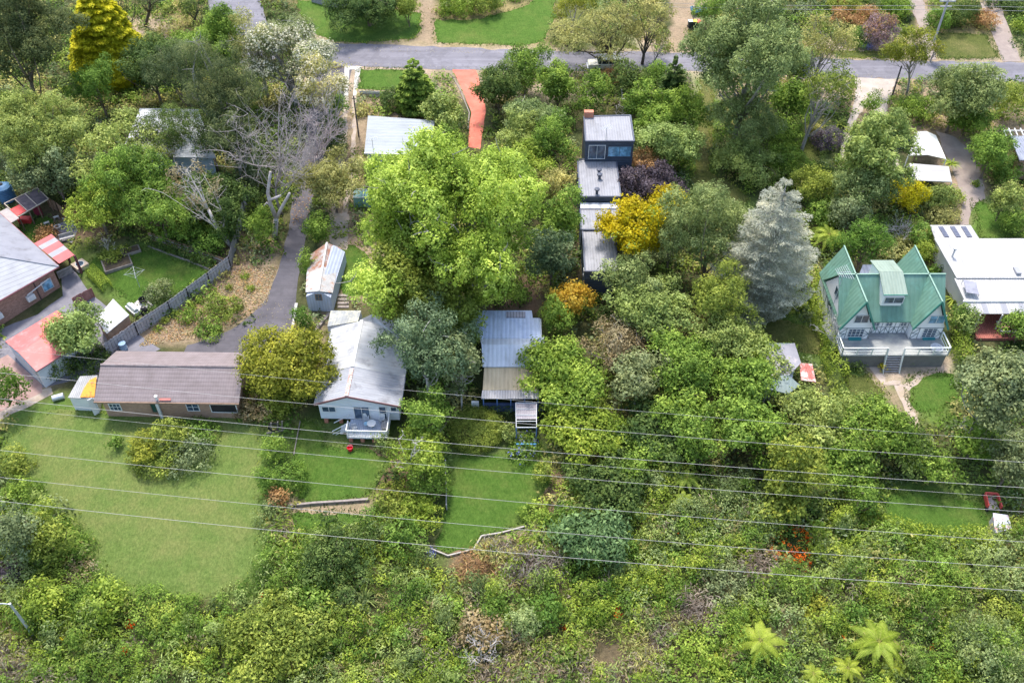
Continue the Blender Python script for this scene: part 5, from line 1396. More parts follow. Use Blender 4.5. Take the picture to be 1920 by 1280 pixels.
MB().box(-.7, .7, -.7, .7, 0, .5).build('surround', mat("pale_timber2", (.45, .36, .28), (.55, .45, .36), 2, .9), r); MB().lathe([(.5, .5), (.5, .53), (.44, .53), (.42, .515)], (0, 0, 0), 16).build('rim', M_WHITE, r); MB().lathe([(.42, .5), (.42, .518)], (0, 0, 0), 16).build('water', M_GLASS, r)
for (px, py, rot, sx_, sy_, lab) in ((232, 485, .5, 1.5, 1.1, 'square stone edged garden bed with a small bare tree'), (258, 462, .5, 1.0, .6, 'small stone planter box in shade at the lawn back')):
    r = empty('planter_bed', at(px - 12, py + 10), rot, lab, 'planter')
    MB().box(-sx_, sx_, -sy_, sy_, -.1, .28).build('edging', mat('bed_stone', (.2, .17, .15), (.29, .25, .22), 3, 1), r); MB().box(-sx_ + .15, sx_ - .15, -sy_ + .15, sy_ - .15, .2, .32).build('soil', mat("bed_soil", (.08, .06, .04), None, 3, 1), r)
# things on and near the cottage deck
def deckp(px, py): 
    l = A.loc(px, py, .72); return np.array([A.o[0] + l[0] * A.c - l[1] * A.s, A.o[1] + l[0] * A.s + l[1] * A.c, A.o[2] + .725])
def deck_chair(px, py, yaw, label):
    r = empty('deck_chair', deckp(px, py), yaw, label, 'chair', 'chairs on the cottage deck')
    MB().box(-.26, .26, -.25, .25, .38, .44).build('seat', M_STEEL, r)
    MB().slab([(-.26, .24, .95), (.26, .24, .95), (.26, .2, .44), (-.26, .2, .44)], .05).build('backrest', M_WHITE, r)
    for x in (-.23, .23):
        for y in (-.22, .22): MB().box(x - .025, x + .025, y - .025, y + .025, 0, .38).build('leg', M_WHITE, r)
        MB().box(x - .03, x + .03, -.25, .22, .6, .64).build('armrest', M_WHITE, r)
deck_chair(688, 790, .2, 'white deck chair outside the sliding door')
deck_chair(717, 791, -.1, 'white deck chair outside the narrow right door')
deck_chair(665, 806, 1.9, 'dark striped chair at the left front of the cottage deck')
r = empty('deck_table', deckp(698, 802), 0, 'round white table on the cottage deck', 'table'); MB().lathe([(.42, .66), (.42, .72)], (0, 0, 0), 18).build('tabletop', M_WHITE, r); MB().tube([(0, 0, 0), (0, 0, .66)], .05).build('leg', M_STEEL, r)
r = empty('side_table', deckp(688, 799), 0, 'small pale blue stool beside the round deck table', 'stool'); MB().lathe([(.24, .4), (.24, .45)], (0, 0, 0), 14).build('seat', mat("pale_blue", (.3, .5, .62), None, 1, .6), r)
for k in range(3): MB().tube([(.15 * math.cos(k * 2.1), .15 * math.sin(k * 2.1), 0), (.12 * math.cos(k * 2.1), .12 * math.sin(k * 2.1), .4)], .02).build('leg', M_STEEL, r)
r = empty('barbecue', deckp(721, 801), 0, 'grey slatted bench at the right rail of the cottage deck', 'bench'); MB().box(-.25, .25, -.5, .5, .38, .44).build('seat', M_TIMBER, r)
for y in (-.4, .4): MB().box(-.2, .2, y - .04, y + .04, 0, .38).build('leg', M_TIMBERP, r)
r = empty('red_bucket', at(657, 843), 0, 'bright red bucket on the lawn below the cottage deck', 'bucket'); MB().lathe([(.22, 0), (.3, .42), (.27, .43), (.2, .1)], (0, 0, 0), 14).build('body', mat("red_plastic", (.7, .02, .04), None, 1, .4), r); MB().tube([(-.28, 0, .42), (-.2, 0, .62), (.2, 0, .62), (.28, 0, .42)], .02).build('handle', M_STEEL, r)
r = empty('machinery_frame', at(517, 812), .2, 'old rusty wheel and frame lying by the brick house bank', 'machinery'); 
wv = MB()
for k in range(16):
    a0_, a1_ = 2 * math.pi * k / 16, 2 * math.pi * (k + 1) / 16; wv.beam((.5 * math.cos(a0_), 0, .9 + .5 * math.sin(a0_)), (.5 * math.cos(a1_), 0, .9 + .5 * math.sin(a1_)), .14)
wv.build('wheel', M_SHADE_BLACK, r); fv = MB()
for x in (-.4, .2, .6): fv.beam((x, .3, 0), (x + .3, -.3, 1.9), .1)
fv.beam((-.8, 0, .2), (.9, 0, .3), .12); fv.build('frame', M_SLEEP, r)
r = empty('concrete_slab', at(584, 656), 0, 'pale broken concrete pad beside the white cottage', 'slab'); MB().prism([(-1.2, -.9), (.9, -.8), (1.1, .5), (.3, .9), (-1.0, .7)], -.1, .08).build('pad', M_CONC, r)
r = empty('clothes_hoist', at(262, 538), 0, 'spidery metal clothes hoist on the left lawn', 'clothes hoist')
MB().tube([(0, 0, 0), (0, 0, 2.0)], .035).build('pole', M_STEEL, r)
hv = MB()
for k in range(4):
    a_ = k * math.pi / 2 + .4; hv.tube([(0, 0, 1.95), (1.1 * math.cos(a_), 1.1 * math.sin(a_), 2.1)], .016)
    for q_ in (.5, 1.0): hv.tube([(q_ * math.cos(a_), q_ * math.sin(a_), 2.0 + q_ * .1), (q_ * math.cos(a_ + math.pi / 2), q_ * math.sin(a_ + math.pi / 2), 2.0 + q_ * .1)], .008, 4)
hv.build('arms', M_STEEL, r)
r = empty('outdoor_table', at(1885, 622, .3), 0, 'pale table with bench seats on the red deck', 'table'); MB().box(-.9, .9, -.4, .4, .7, .76).build('tabletop', mat("salmon_top", (.6, .3, .26), None, 1, .6), r)
for x in (-.7, .7): MB().box(x - .05, x + .05, -.35, .35, 0, .7).build('leg', M_WHITE, r)
MB().box(-.9, .9, -.85, -.55, .4, .45).build('bench', M_WHITE, r); MB().box(-.9, .9, .55, .85, .4, .45).build('bench', M_WHITE, r)
for x in (-.7, .7):
    for y in (-.7, .7): MB().box(x - .04, x + .04, y - .1, y + .1, 0, .4).build('bench_leg', M_WHITE, r)
r = empty('blue_bin', at(1508, 140), .2, 'bright blue bin showing between the trees by the road', 'bin'); MB().box(-.4, .4, -.4, .4, 0, 1.3).build('body', mat("blue_plastic", (.02, .12, .6), None, 1, .5), r, bevel=.05); MB().box(-.43, .43, -.43, .43, 1.3, 1.38).build('lid', MATS["blue_plastic"], r)
r = empty('mower', at(111 + 0, 748), .4, 'small grey metal drum lying by the lean-to fence', 'drum'); r.name = 'metal_drum'
MB().tube([(-.5, 0, .3), (.5, 0, .3)], .3, 14).build('body', M_STEEL, r); MB().tube([(-.52, 0, .3), (-.46, 0, .3)], .32, 14).build('rim', M_POLE, r); MB().tube([(.46, 0, .3), (.52, 0, .3)], .32, 14).build('rim', M_POLE, r)
r = empty('water_drum', at(233, 655), 0, 'blue grey drum at the end of the paling fence', 'drum'); MB().lathe([(.35, 0), (.38, .3), (.35, .6), (.37, .9), (.3, .92)], (0, 0, 0), 14).build('body', mat("blue_grey_drum", (.2, .3, .42), None, 1, .5), r); MB().lathe([(.38, .28), (.4, .3), (.38, .33)], (0, 0, 0), 14).build('rim', M_STEEL, r)
r = empty('glasshouse', at(684, 384), 0, 'tiny white framed glasshouse at the left of the lime tree', 'glasshouse'); MB().sectx([(-.5, 0), (-.5, 1.4), (.5, 1.8), (.5, 0)], -1.1, 1.1).build('panes', mat("green_glass", (.2, .36, .32), (.28, .44, .4), 1, .2), r); gm_ = MB()
for x in (-1.12, 0, 1.12): gm_.beam((x, -.52, 0), (x, -.52, 1.42), .06); gm_.beam((x, -.52, 1.42), (x, .52, 1.84), .06)
gm_.beam((-1.12, -.52, 1.42), (1.12, -.52, 1.42), .06); gm_.beam((-1.12, .52, 1.84), (1.12, .52, 1.84), .06); gm_.build('frame', M_WHITE, r)
# ------------------------------------------------------------------ foliage
def frame_from(n, rng):
    t = rng.normal(size=n.shape); t -= (t * n).sum(1, keepdims=True) * n
    t /= np.linalg.norm(t, axis=1, keepdims=True) + 1e-9
    return t, np.cross(n, t)
def cards(p, n, L, W, rng, t=None, bend=.15):
    """leaf sprays: one bent diamond per point"""
    n = n / (np.linalg.norm(n, axis=1, keepdims=True) + 1e-9)
    if t is None: t, b = frame_from(n, rng)
    else:
        t = t - (t * n).sum(1, keepdims=True) * n; t /= np.linalg.norm(t, axis=1, keepdims=True) + 1e-9
        b = np.cross(n, t)
    L = np.asarray(L).reshape(-1, 1) * rng.uniform(.6, 1.35, (len(p), 1)); W = L * W
    V = np.stack([p - t * L * .5, p + b * W * .5 + n * L * bend, p + t * L * .5, p - b * W * .5 + n * L * bend], 1)
    return V.reshape(-1, 3), np.arange(len(p) * 4).reshape(-1, 4)
def dirs(k, rng, zmin=-1.0):
    z = rng.uniform(zmin, 1, k); a = rng.uniform(0, 2 * math.pi, k); r = np.sqrt(1 - z * z)
    return np.stack([r * np.cos(a), r * np.sin(a), z], 1)
LEAF = 0.25
def crown_cards(lobes, rng, dens=34.0, leaf=LEAF, aspect=.55, up=.5, rnd=.75, shell=.8, tuft=9, zmin=-.55, cull=True, droop=None):
    c, r = lobes[:, :3], lobes[:, 3:6]
    mr = r.mean(1)
    area = 4 * math.pi * mr ** 2 * (1 - zmin) / 2
    nt_ = np.maximum(3, (area * dens / tuft)).astype(int)
    li = np.repeat(np.arange(len(lobes)), nt_)
    d = dirs(len(li), rng, zmin)
    rad = shell + (1.06 - shell) * rng.random(len(li)) ** .6
    rad *= 1 + .22 * (rng.random(len(li)) - .4)
    tp = c[li] + d * r[li] * rad[:, None]
    keep = np.ones(len(li), bool)
    if cull and len(lobes) < 160:
        for j in range(len(lobes)):
            q = (((tp - c[j]) / r[j]) ** 2).sum(1) < .66
            keep &= ~(q & (li != j))
    tp, d, li = tp[keep], d[keep], li[keep]
    lt = rng.random(len(lobes)); tt = rng.random(len(tp))
    n0 = d / r[li]; n0 /= np.linalg.norm(n0, axis=1, keepdims=True)
    k = np.repeat(np.arange(len(tp)), tuft)
    off = rng.normal(size=(len(k), 3)) * (leaf * .8)
    p = tp[k] + off
    tn_ = rng.normal(size=(len(tp), 3)) * .45
    n = n0[k] + np.array([0, 0, up]) + tn_[k] + off / leaf * .35 + rng.normal(size=(len(k), 3)) * rnd * .6
    tint = np.clip(.36 * lt[li[k]] + .48 * tt[k] + .16 * rng.random(len(k)), 0, 1)
    tint = np.clip((tint - .5) * 1.35 + .5, 0, 1)
    t = None
    if droop is not None: t = n0[k] * np.array([1, 1, .3]) + np.array([0, 0, -droop]) + rng.normal(size=(len(k), 3)) * .25
    V, Q = cards(p, n, leaf, aspect, rng, t)
    return V, Q, tint
def broad_lobes(R, rz, rng, k=.34, zlow=-.35, n=None, gap=0.0, irr=.2):
    """clumps of foliage: big crowns are boughs that carry clumps of their own, small ones a ring of clumps"""
    S = np.array([R, R, rz]) * np.array([rng.uniform(.9, 1.08), rng.uniform(.9, 1.08), 1])
    def sph(n, zl):
        i = np.arange(n) + .5
        z = 1 - (1 - zl) * i / n
        a = math.pi * (1 + 5 ** .5) * i + rng.uniform(0, 6)
        rr = np.sqrt(np.maximum(0, 1 - z * z))
        return np.stack([rr * np.cos(a), rr * np.sin(a), z], 1)
    if R > 2.4:
        m = int(np.clip(5 + R * 1.1, 7, 17))
        bd = sph(m, zlow) + rng.normal(size=(m, 3)) * .2
        br = np.clip(rng.uniform(.3, .52, m) * (1.0 if R < 5 else .82), .2, .6)
        bc = bd * (1 - br * .92)[:, None] * rng.uniform(1 - irr * .7, 1.06, (m, 1))
        C, Rr = [], []
        for j in range(m):
            q = int(np.clip(5 + br[j] * R * 3.2, 6, 15))
            d = dirs(q, rng, -.25) * .6 + sph(q, -.3) * .6
            d[:, :2] += bd[j, :2] * .25
            C.append(bc[j] + d * br[j] * rng.uniform(.6, 1.0, (q, 1)))
            Rr.append(br[j] * R * rng.uniform(.3, .58, q))
        c = np.concatenate(C) * S; lr = np.concatenate(Rr)
        r3 = np.stack([lr, lr, lr * np.clip(rz / R, .6, .85)], 1)
    else:
        n = n or int(np.clip(9 + R * 4.2, 9, 46))
        d = sph(n, zlow) + rng.normal(size=(n, 3)) * .16
        lr = R * k * rng.uniform(.55, 1.5, n)
        base = (1 - k * .85) * rng.uniform(1 - irr, 1 + irr * .45, n)
        c = d * S * base[:, None]
        out_ = rng.random(n) < .14; c[out_] *= rng.uniform(1.08, 1.22, (out_.sum(), 1)); lr[out_] *= .6
        r3 = np.stack([lr, lr, np.minimum(lr * .85, np.maximum(lr * rz / R * 1.1, lr * .5))], 1)
    L_ = np.concatenate([c, r3], 1)
    if gap: L_ = L_[rng.random(len(L_)) > gap]
    core = np.array([[0, 0, -.1 * rz, R * .5, R * .5, rz * .5]])
    return L_, core
M_BARK = mat("brown_bark", (.13, .1, .075), (.22, .175, .14), 4, 1)
M_BARKPALE = mat("pale_bark", (.38, .34, .31), (.56, .52, .49), 2.5, .9)
M_BARKGREY = mat("grey_bark", (.24, .22, .2), (.36, .33, .31), 3, .95)
M_BARKDARK = mat("dark_bark", (.07, .055, .045), (.12, .1, .085), 3, 1)
def curve(a, b, rng, sag=.12, n=5):
    a, b = np.asarray(a, float), np.asarray(b, float)
    L_ = np.linalg.norm(b - a); m = rng.normal(size=3) * L_ * sag
    return [a + (b - a) * t + m * 4 * t * (1 - t) * (1 if n > 2 else 0) for t in np.linspace(0, 1, n)]
def trunk_mesh(H, crown_z, lobes, rng, r0, n_limbs=6, twigs=0, lean=(0, 0)):
    mb = MB()
    top = np.array([lean[0], lean[1], crown_z])
    tr = curve((0, 0, -.3), top, rng, .04, 6)
    mb.tube(tr, np.linspace(r0, r0 * .5, 6), 8)
    idx = rng.choice(len(lobes), min(n_limbs, len(lobes)), replace=False)
    for j in idx:
        s = tr[rng.integers(2, 5)]
        cc_ = np.array([lean[0], lean[1], crown_z]); e = cc_ + (lobes[j, :3] - cc_) * (1.08 if twigs else .95)
        br = curve(s, e, rng, .09, 5)
        mb.tube(br, np.linspace(r0 * .34, r0 * .07, 5), 6)
        for _ in range(twigs):
            q = br[rng.integers(2, 5)]; e2 = q + dirs(1, rng, -.1)[0] * lobes[j, 3] * rng.uniform(.9, 1.6)
            mb.tube(curve(q, e2, rng, .12, 4), np.linspace(max(r0 * .16, .035), .015, 4), 4, cap=False)
    return mb
def fit(cx, cy, w, h, kz, trunk, rzr=(.35, 2.4)):
    hc = 3.0
    for _ in range(5):
        p = P(cx, cy, hc); dz = depth(p); s = F_PX / dz
        R = w / 2 / s; hh = h / 2 / s
        d = ray(cx, cy); d = d / np.linalg.norm(d); sn, cs = -d[2], math.hypot(d[0], d[1])
        rz = math.sqrt(max(hh * hh - (R * sn) ** 2, 0)) / cs
        rz = min(max(rz, rzr[0] * R), rzr[1] * R)
        hc = rz * kz + trunk
    return p, R, rz, hc
SEED = [100]
def rng_():
    SEED[0] += 1
    return np.random.default_rng(SEED[0])
EXCL = []
TG = 'trees around the houses'
BG = 'garden bushes'
def tree(pal, cx, cy, w, h, label, trunk=2.0, dens=58, leaf=LEAF, aspect=.55, k=.34, zlow=-.35, bark=None, name='tree', gap=.1, twigs=1, limbs=9, core=True, extra=None, up=.5, n=None, droop=None, group=None, shell=.8, irr=.3, kz=.85, cat='tree', tuft=9):
    rng = rng_()
    p, R, rz, hc = fit(cx, cy, w, h, kz, trunk)
    root = empty(name, (p[0], p[1], gz(p[1])), rng.uniform(0, 6.28) * 0, label, cat, group or TG)
    leaf *= rng.uniform(.82, 1.25); aspect *= rng.uniform(.85, 1.2); dens *= .95
    lobes, cr = broad_lobes(R, rz, rng, k, zlow, n, gap, irr)
    lobes[:, 2] += hc; cr[:, 2] += hc
    V, Q, T = crown_cards(lobes, rng, dens, leaf, aspect, up=up, droop=droop, shell=shell, tuft=tuft)
    parts = [(V, Q, T)]
    if core:
        parts.append(crown_cards(cr, rng, dens * .55, leaf * 1.25, .8, tuft=6))
    V, Q, T = merge(parts)
    raw_mesh('crown', V, Q, leafmat(pal), root, T)
    if extra:                                                   # second foliage colour: (palette, share of lobes, density)
        for ep, share, ed, el in extra:
            sel = lobes[rng.random(len(lobes)) < share].copy(); sel[:, 3:6] *= 1.05
            if len(sel):
                V, Q, T = crown_cards(sel, rng, ed, el, .7, shell=.95, tuft=5, zmin=-.1)
                raw_mesh('blossom' if ep in ('cream', 'pink', 'white', 'blue') else 'foliage', V, Q, leafmat(ep), root, T)
    trunk_mesh(hc + rz, max(hc - rz * .5, hc * .45), lobes, rng, min(.38, max(.1, R * .055)), limbs, twigs).build('trunk', bark or M_BARK, root, smooth=True)
    return root
def merge(parts):
    Vs, Qs, Ts, n = [], [], [], 0
    for V, Q, T in parts:
        Vs.append(V); Qs.append(Q + n); Ts.append(T); n += len(V)
    return np.concatenate(Vs), np.concatenate(Qs), np.concatenate(Ts)
def bush(pal, cx, cy, w, h, label, dens=52, leaf=.22, aspect=.55, k=.4, name='bush', group=None, up=.45, n=None, droop=None, rnd=.75, cat='bush', extra=None, kz=.65):
    rng = rng_()
    p, R, rz, hc = fit(cx, cy, w, h, kz, 0.0)
    n = n or int(np.clip(8 + R * 6, 8, 36))
    lobes, cr = broad_lobes(R, rz, rng, k, -.25, n, 0, .25)
    lobes[:, 2] += hc; cr[:, 2] += hc
    if cy > 840: EXCL.append((cx, cy, w * .5, h * .5))
    V, Q, T = merge([crown_cards(lobes, rng, dens, leaf, aspect, up=up, droop=droop, rnd=rnd), crown_cards(cr, rng, dens * .5, leaf * 1.2, min(.8, aspect * 1.5), tuft=6)])
    if extra:
        root = empty(name, (p[0], p[1], gz(p[1])), 0, label, cat, group or BG)
        raw_mesh('foliage', V, Q, leafmat(pal), root, T)
        for ep, share, ed, el in extra:
            sel = lobes[rng.random(len(lobes)) < share].copy(); sel[:, 3:6] *= 1.06
            if len(sel):
                V, Q, T = crown_cards(sel, rng, ed, el, .8, shell=.96, tuft=4, zmin=-.1)
                raw_mesh('blossom', V, Q, leafmat(ep), root, T)
        return root
    o = raw_mesh(name, V, Q, leafmat(pal), None, T)
    o.location = (float(p[0]), float(p[1]), float(gz(p[1])))
    return tag(o, label, cat, group or BG)
def gum(pal, cx, cy, w, h, label, base=None, trunk=4.0, dens=20, leaf=.3, n=16, k=.28, bark=None, twigs=2, extra=None, name='gum_tree', aspect=.35, r0=None, core=False):
    """open crown of separate clumps carried on visible limbs"""
    rng = rng_()
    p, R, rz, hc = fit(cx, cy, w, h, .9, trunk)
    if base is not None:
        b = P(*base); bx = np.array([b[0], b[1], gz(b[1])])
        # keep the crown over its own trunk: same distance, crown height found from the picture row
        d = ray(cx, cy); t = (b[1] - CAM[1]) / d[1]; pc = CAM + d * t
        hc = max(pc[2] - bx[2], 2.0); lean = (pc[0] - bx[0], 0)
        s = F_PX / depth(pc); R = w / 2 / s; sn = -d[2] / np.linalg.norm(d); rz = min(max(math.sqrt(max((h / 2 / s) ** 2 - (R * sn) ** 2, 0)) / math.sqrt(1 - sn * sn), .4 * R), hc * .9)
    else: bx = np.array([p[0], p[1], gz(p[1])]); lean = (0, 0)
    root = empty(name, bx, 0, label, 'tree', TG)
    d = dirs(n, rng, -.5); rr = rng.uniform(.45, .85, n)
    c = d * np.array([R, R, rz]) * rr[:, None]
    lr = R * k * rng.uniform(.75, 1.35, n)
    lobes = np.concatenate([c + np.array([lean[0], lean[1], hc]), np.stack([lr, lr, lr * .7], 1)], 1)
    parts = [crown_cards(lobes, rng, dens * 1.7, leaf, aspect, shell=.55, up=.35, droop=.4, rnd=.8)]
    V, Q, T = merge(parts)
    raw_mesh('crown', V, Q, leafmat(pal), root, T)
    if extra:
        for ep, share, ed, el in extra:
            sel = lobes[rng.random(len(lobes)) < share].copy(); sel[:, 3:6] *= 1.05
            if len(sel):
                V, Q, T = crown_cards(sel, rng, ed, el, .8, shell=.9, tuft=5, zmin=.0)
                raw_mesh('blossom', V, Q, leafmat(ep), root, T)
    trunk_mesh(hc + rz, max(hc - rz * .45, hc * .4), lobes, rng, r0 or max(.12, R * .06), n, twigs, lean=(lean[0] * .8, lean[1])).build('trunk', bark or M_BARKGREY, root, smooth=True)
    return root
def dead_tree(cx, cy, w, h, label, base, bark=None, n=14, twigs=6, r0=.3, lean=None, stubs=0, fine=.035, leafpal=None):
    rng = rng_()
    b = P(*base); bx = np.array([b[0], b[1], gz(b[1])])
    d = ray(cx, cy); t = (b[1] - CAM[1]) / d[1]; pc = CAM + d * t - bx
    s = F_PX / depth(pc + bx); R = w / 2 / s; rz = min(max(h / 2 / s / .75, .5 * R), max(pc[2] * .9, .8))
    root = empty('dead_tree', bx, 0, label, 'dead tree')
    if cy > 1000: EXCL.append((cx, cy, w * .45, h * .45))
    mb, tw = MB(), MB()
    top = pc * np.array([.6, .6, .62]); tr = curve((0, 0, -.3), top, rng, .05, 6)
    mb.tube(tr, np.linspace(r0, r0 * .6, 6), 9)
    for k in range(n):
        s_ = tr[rng.integers(2, 6)]
        e = pc + dirs(1, rng, -.5)[0] * np.array([R, R, rz]) * rng.uniform(.55, 1.0)
        br = curve(s_, e, rng, .1, 6); rb = r0 * rng.uniform(.22, .42)
        mb.tube(br, np.linspace(rb, rb * .22, 6), 6)
        for _ in range(twigs):
            q = br[rng.integers(2, 6)]; e2 = q + (dirs(1, rng, -.4)[0] + (e - s_) / np.linalg.norm(e - s_) * .7) * R * rng.uniform(.2, .5)
            c2 = curve(q, e2, rng, .14, 5); tw.tube(c2, np.linspace(fine, fine * .35, 5), 4, cap=False)
            for __ in range(4):
                q2 = c2[rng.integers(1, 5)]; tw.tube(curve(q2, q2 + dirs(1, rng, -.5)[0] * R * rng.uniform(.08, .22), rng, .12, 3), [fine * .5, fine * .35, fine * .2], 3, cap=False)
    mb.add(tw.v, tw.f)
    mb.build('trunk', bark or M_BARKPALE, root, smooth=True)
    if leafpal:
        lob = np.concatenate([pc + dirs(9, rng, -.4) * np.array([R, R, rz]) * .75, np.full((9, 3), R * .26)], 1)
        V, Q, T = crown_cards(lob, rng, 14, .3, .4, shell=.4)
        raw_mesh('foliage', V, Q, leafmat(leafpal), root, T)
    return root
def conifer(pal, cx, cy, w, h, label, dens=60, leaf=.32, aspect=.3, prof=.85, tiers=None, rag=.25, droop=.25, base_bare=.06, bark=None, flat=.45, name='conifer_tree', lift=0.0, zj=.1, spray=False):
    """tiers of layered sprays round a straight trunk"""
    rng = rng_()
    p, R, rz, hc = fit(cx, cy, w, h, 1.0, lift, (.9, 3.2))
    H = 2 * rz; z0 = hc - rz
    root = empty(name, (p[0], p[1], gz(p[1])), 0, label, 'conifer', TG)
    tiers = tiers or int(np.clip(H / .75, 8, 22))
    lob, dirn = [], []
    for k in range(tiers):
        t = (k + .5) / tiers
        rt = R * max(.06, (1 - t ** 1.15)) ** prof * (0.72 + .28 * min(1, t / .18))
        n = max(3, int(2 * math.pi * rt / .95))
        for j in range(n):
            a = 2 * math.pi * (j + rng.random()) / n
            L_ = rt * rng.uniform(1 - rag, 1.05)
            for f in ((.82,) if L_ < 1.3 else (.45, .84)):
                rr = max(.3, L_ * .27)
                lob.append((math.cos(a) * L_ * f, math.sin(a) * L_ * f, z0 + base_bare * H + t * H * (1 - base_bare) - droop * L_ * f + rng.normal(0, zj), rr, rr, rr * flat)); dirn.append(a)
    if spray:
        VV, QQ, TT = [], [], []
        tb_ = MB().tube([(0, 0, -.3), (0, 0, z0 + H * .97)], [max(.15, R * .07), .03], 8)
        for k in range(tiers):
            t = (k + .5 + rng.uniform(-.25, .25)) / tiers
            rt = R * max(.05, (1 - t ** 2.0)) ** prof * (.7 + .3 * min(1, t / .3))
            n_ = max(5, int(2 * math.pi * rt / 1.45))
            for j in range(n_):
                a = 2 * math.pi * (j + rng.random()) / n_; L_ = rt * rng.uniform(.72, 1.08)
                zb = z0 + .04 * H + t * H * .95; dr = droop * rng.uniform(.5, 1.3); o_ = np.array([math.cos(a), math.sin(a), 0]); sd_ = np.array([-math.sin(a), math.cos(a), 0])
                m_ = int(40 + 75 * L_); u = rng.random(m_) ** .6
                lat = rng.normal(0, 1, m_) * (.08 + .1 * L_ * np.sin(np.pi * np.clip(u, .05, 1) * .85))
                q = o_ * (L_ * u)[:, None] + sd_ * lat[:, None] + np.array([0, 0, zb]) + np.array([0, 0, 1.0]) * (-dr * L_ * u + .18 * L_ * u * u - np.abs(lat) * .3 + rng.normal(0, .06, m_))[:, None]
                n2 = np.array([0, 0, 1.0]) + rng.normal(size=(m_, 3)) * .45
                V, Q = cards(q, n2, leaf, aspect, rng, o_ * .8 + sd_ * np.sign(lat)[:, None] * .6 + rng.normal(size=(m_, 3)) * .25)
                VV.append(V); QQ.append(Q); TT.append(np.clip(rng.normal(.5, .2) + rng.normal(0, .18, m_), 0, 1))
                tb_.tube([(0, 0, zb), tuple(o_ * L_ * .5 + np.array([0, 0, zb - dr * L_ * .5])), tuple(o_ * L_ * .95 + np.array([0, 0, zb - dr * L_ * .95 + .14 * L_]))], [.05, .035, .015], 4, cap=False)
        raw_mesh('crown', *merge(list(zip(VV, QQ, TT)))[:2], leafmat(pal), root, np.concatenate(TT))
        tb_.build('trunk', bark or M_BARKDARK, root)
        return root
    lob = np.array(lob)
    c, r = lob[:, :3], lob[:, 3:6]
    nt_ = np.maximum(8, (4 * math.pi * r[:, 0] ** 2 * dens * .75)).astype(int)
    li = np.repeat(np.arange(len(lob)), nt_)
    d = dirs(len(li), rng, -.6)
    pp = c[li] + d * r[li] * rng.uniform(.4, 1.05, (len(li), 1))
    a = np.array(dirn)[li]
    out = np.stack([np.cos(a), np.sin(a), np.full(len(a), -droop)], 1)
    n = np.array([0, 0, 1.0]) + d * .6 + rng.normal(size=d.shape) * .45
    tl = rng.random(len(lob)); T = np.clip((.45 * tl[li] + .55 * rng.random(len(li)) - .5) * 1.35 + .5, 0, 1)
    V, Q = cards(pp, n, leaf, aspect, rng, out + rng.normal(size=d.shape) * .3)
    raw_mesh('crown', V, Q, leafmat(pal), root, T)
    tb_ = MB().tube([(0, 0, -.3), (0, 0, z0 + H * .96)], [max(.12, R * .07), .03], 8)
    for j in range(0, len(lob), 5): tb_.tube([(0, 0, lob[j, 2] + droop * .5), tuple(lob[j, :3])], [.05, .02], 4, cap=False)
    tb_.build('trunk', bark or M_BARKDARK, root)
    return root
def tree_fern(cx, cy, w, label, h=1.8, pal='treefern', n=8, group='tree ferns among the bushes', name='tree_fern', cat='tree fern', arch=.55):
    rng = rng_()
    p = P(cx, cy, h); s = F_PX / depth(p); R = w / 2 / s
    root = empty(name, (p[0], p[1], gz(p[1])), 0, label, cat, group)
    MB().lathe([(.2, -.2), (.16, h * .5), (.2, h)], (0, 0, 0), 10).build('trunk', M_BARKDARK, root)
    if cy > 840: EXCL.append((cx, cy + w * .1, w * .3, w * .25))
    V, Q, T = [], [], []
    rib = MB()
    for layer in range(2):
        m_ = n if layer == 0 else max(4, n - 4)
        for k in range(m_):
            a = 2 * math.pi * (k + rng.uniform(-.25, .25)) / m_ + layer * .3
            L_ = R * rng.uniform(.85, 1.1) * (1 if layer == 0 else .72); el = rng.uniform(.3, .55) + layer * .35
            o_ = np.array([math.cos(a), math.sin(a), 0]); sd_ = np.array([-math.sin(a), math.cos(a), 0])
            f = lambda t: o_ * L_ * (t * .98) + np.array([0, 0, h + L_ * (el * t - arch * 1.25 * t * t)])
            rib.tube([f(t) for t in np.linspace(0, 1, 6)], np.linspace(.03, .008, 6), 4, cap=False)
            m2 = 22; tn = rng.uniform(.25, .85)
            for j in range(m2):
                t = .1 + .9 * j / m2
                pl = L_ * .17 * math.sin(math.pi * min(1, (t * .9 + .1)) ** .7) + .02
                w_ = L_ / m2 * 1.0
                q0 = f(t); q1 = f(min(1, t + .9 / m2)); ax = (q1 - q0)
                ax = ax / (np.linalg.norm(ax) + 1e-9)
                for sg in (-1, 1):
                    e = q0 + sd_ * sg * pl + ax * pl * .35 - np.array([0, 0, pl * .22])
                    i0 = len(V); V += [q0, q0 + ax * w_ * .85, e + ax * w_ * .35, e]
                    Q.append((i0, i0 + 1, i0 + 2, i0 + 3)); T.append(np.clip(tn + rng.normal(0, .1), 0, 1))
    raw_mesh('fronds', np.array(V), np.array(Q), leafmat(pal), root, np.array(T))
    rib.build('frond_ribs', mat("fern_rib", (.2, .2, .04), None, 3, .8), root)
    return root
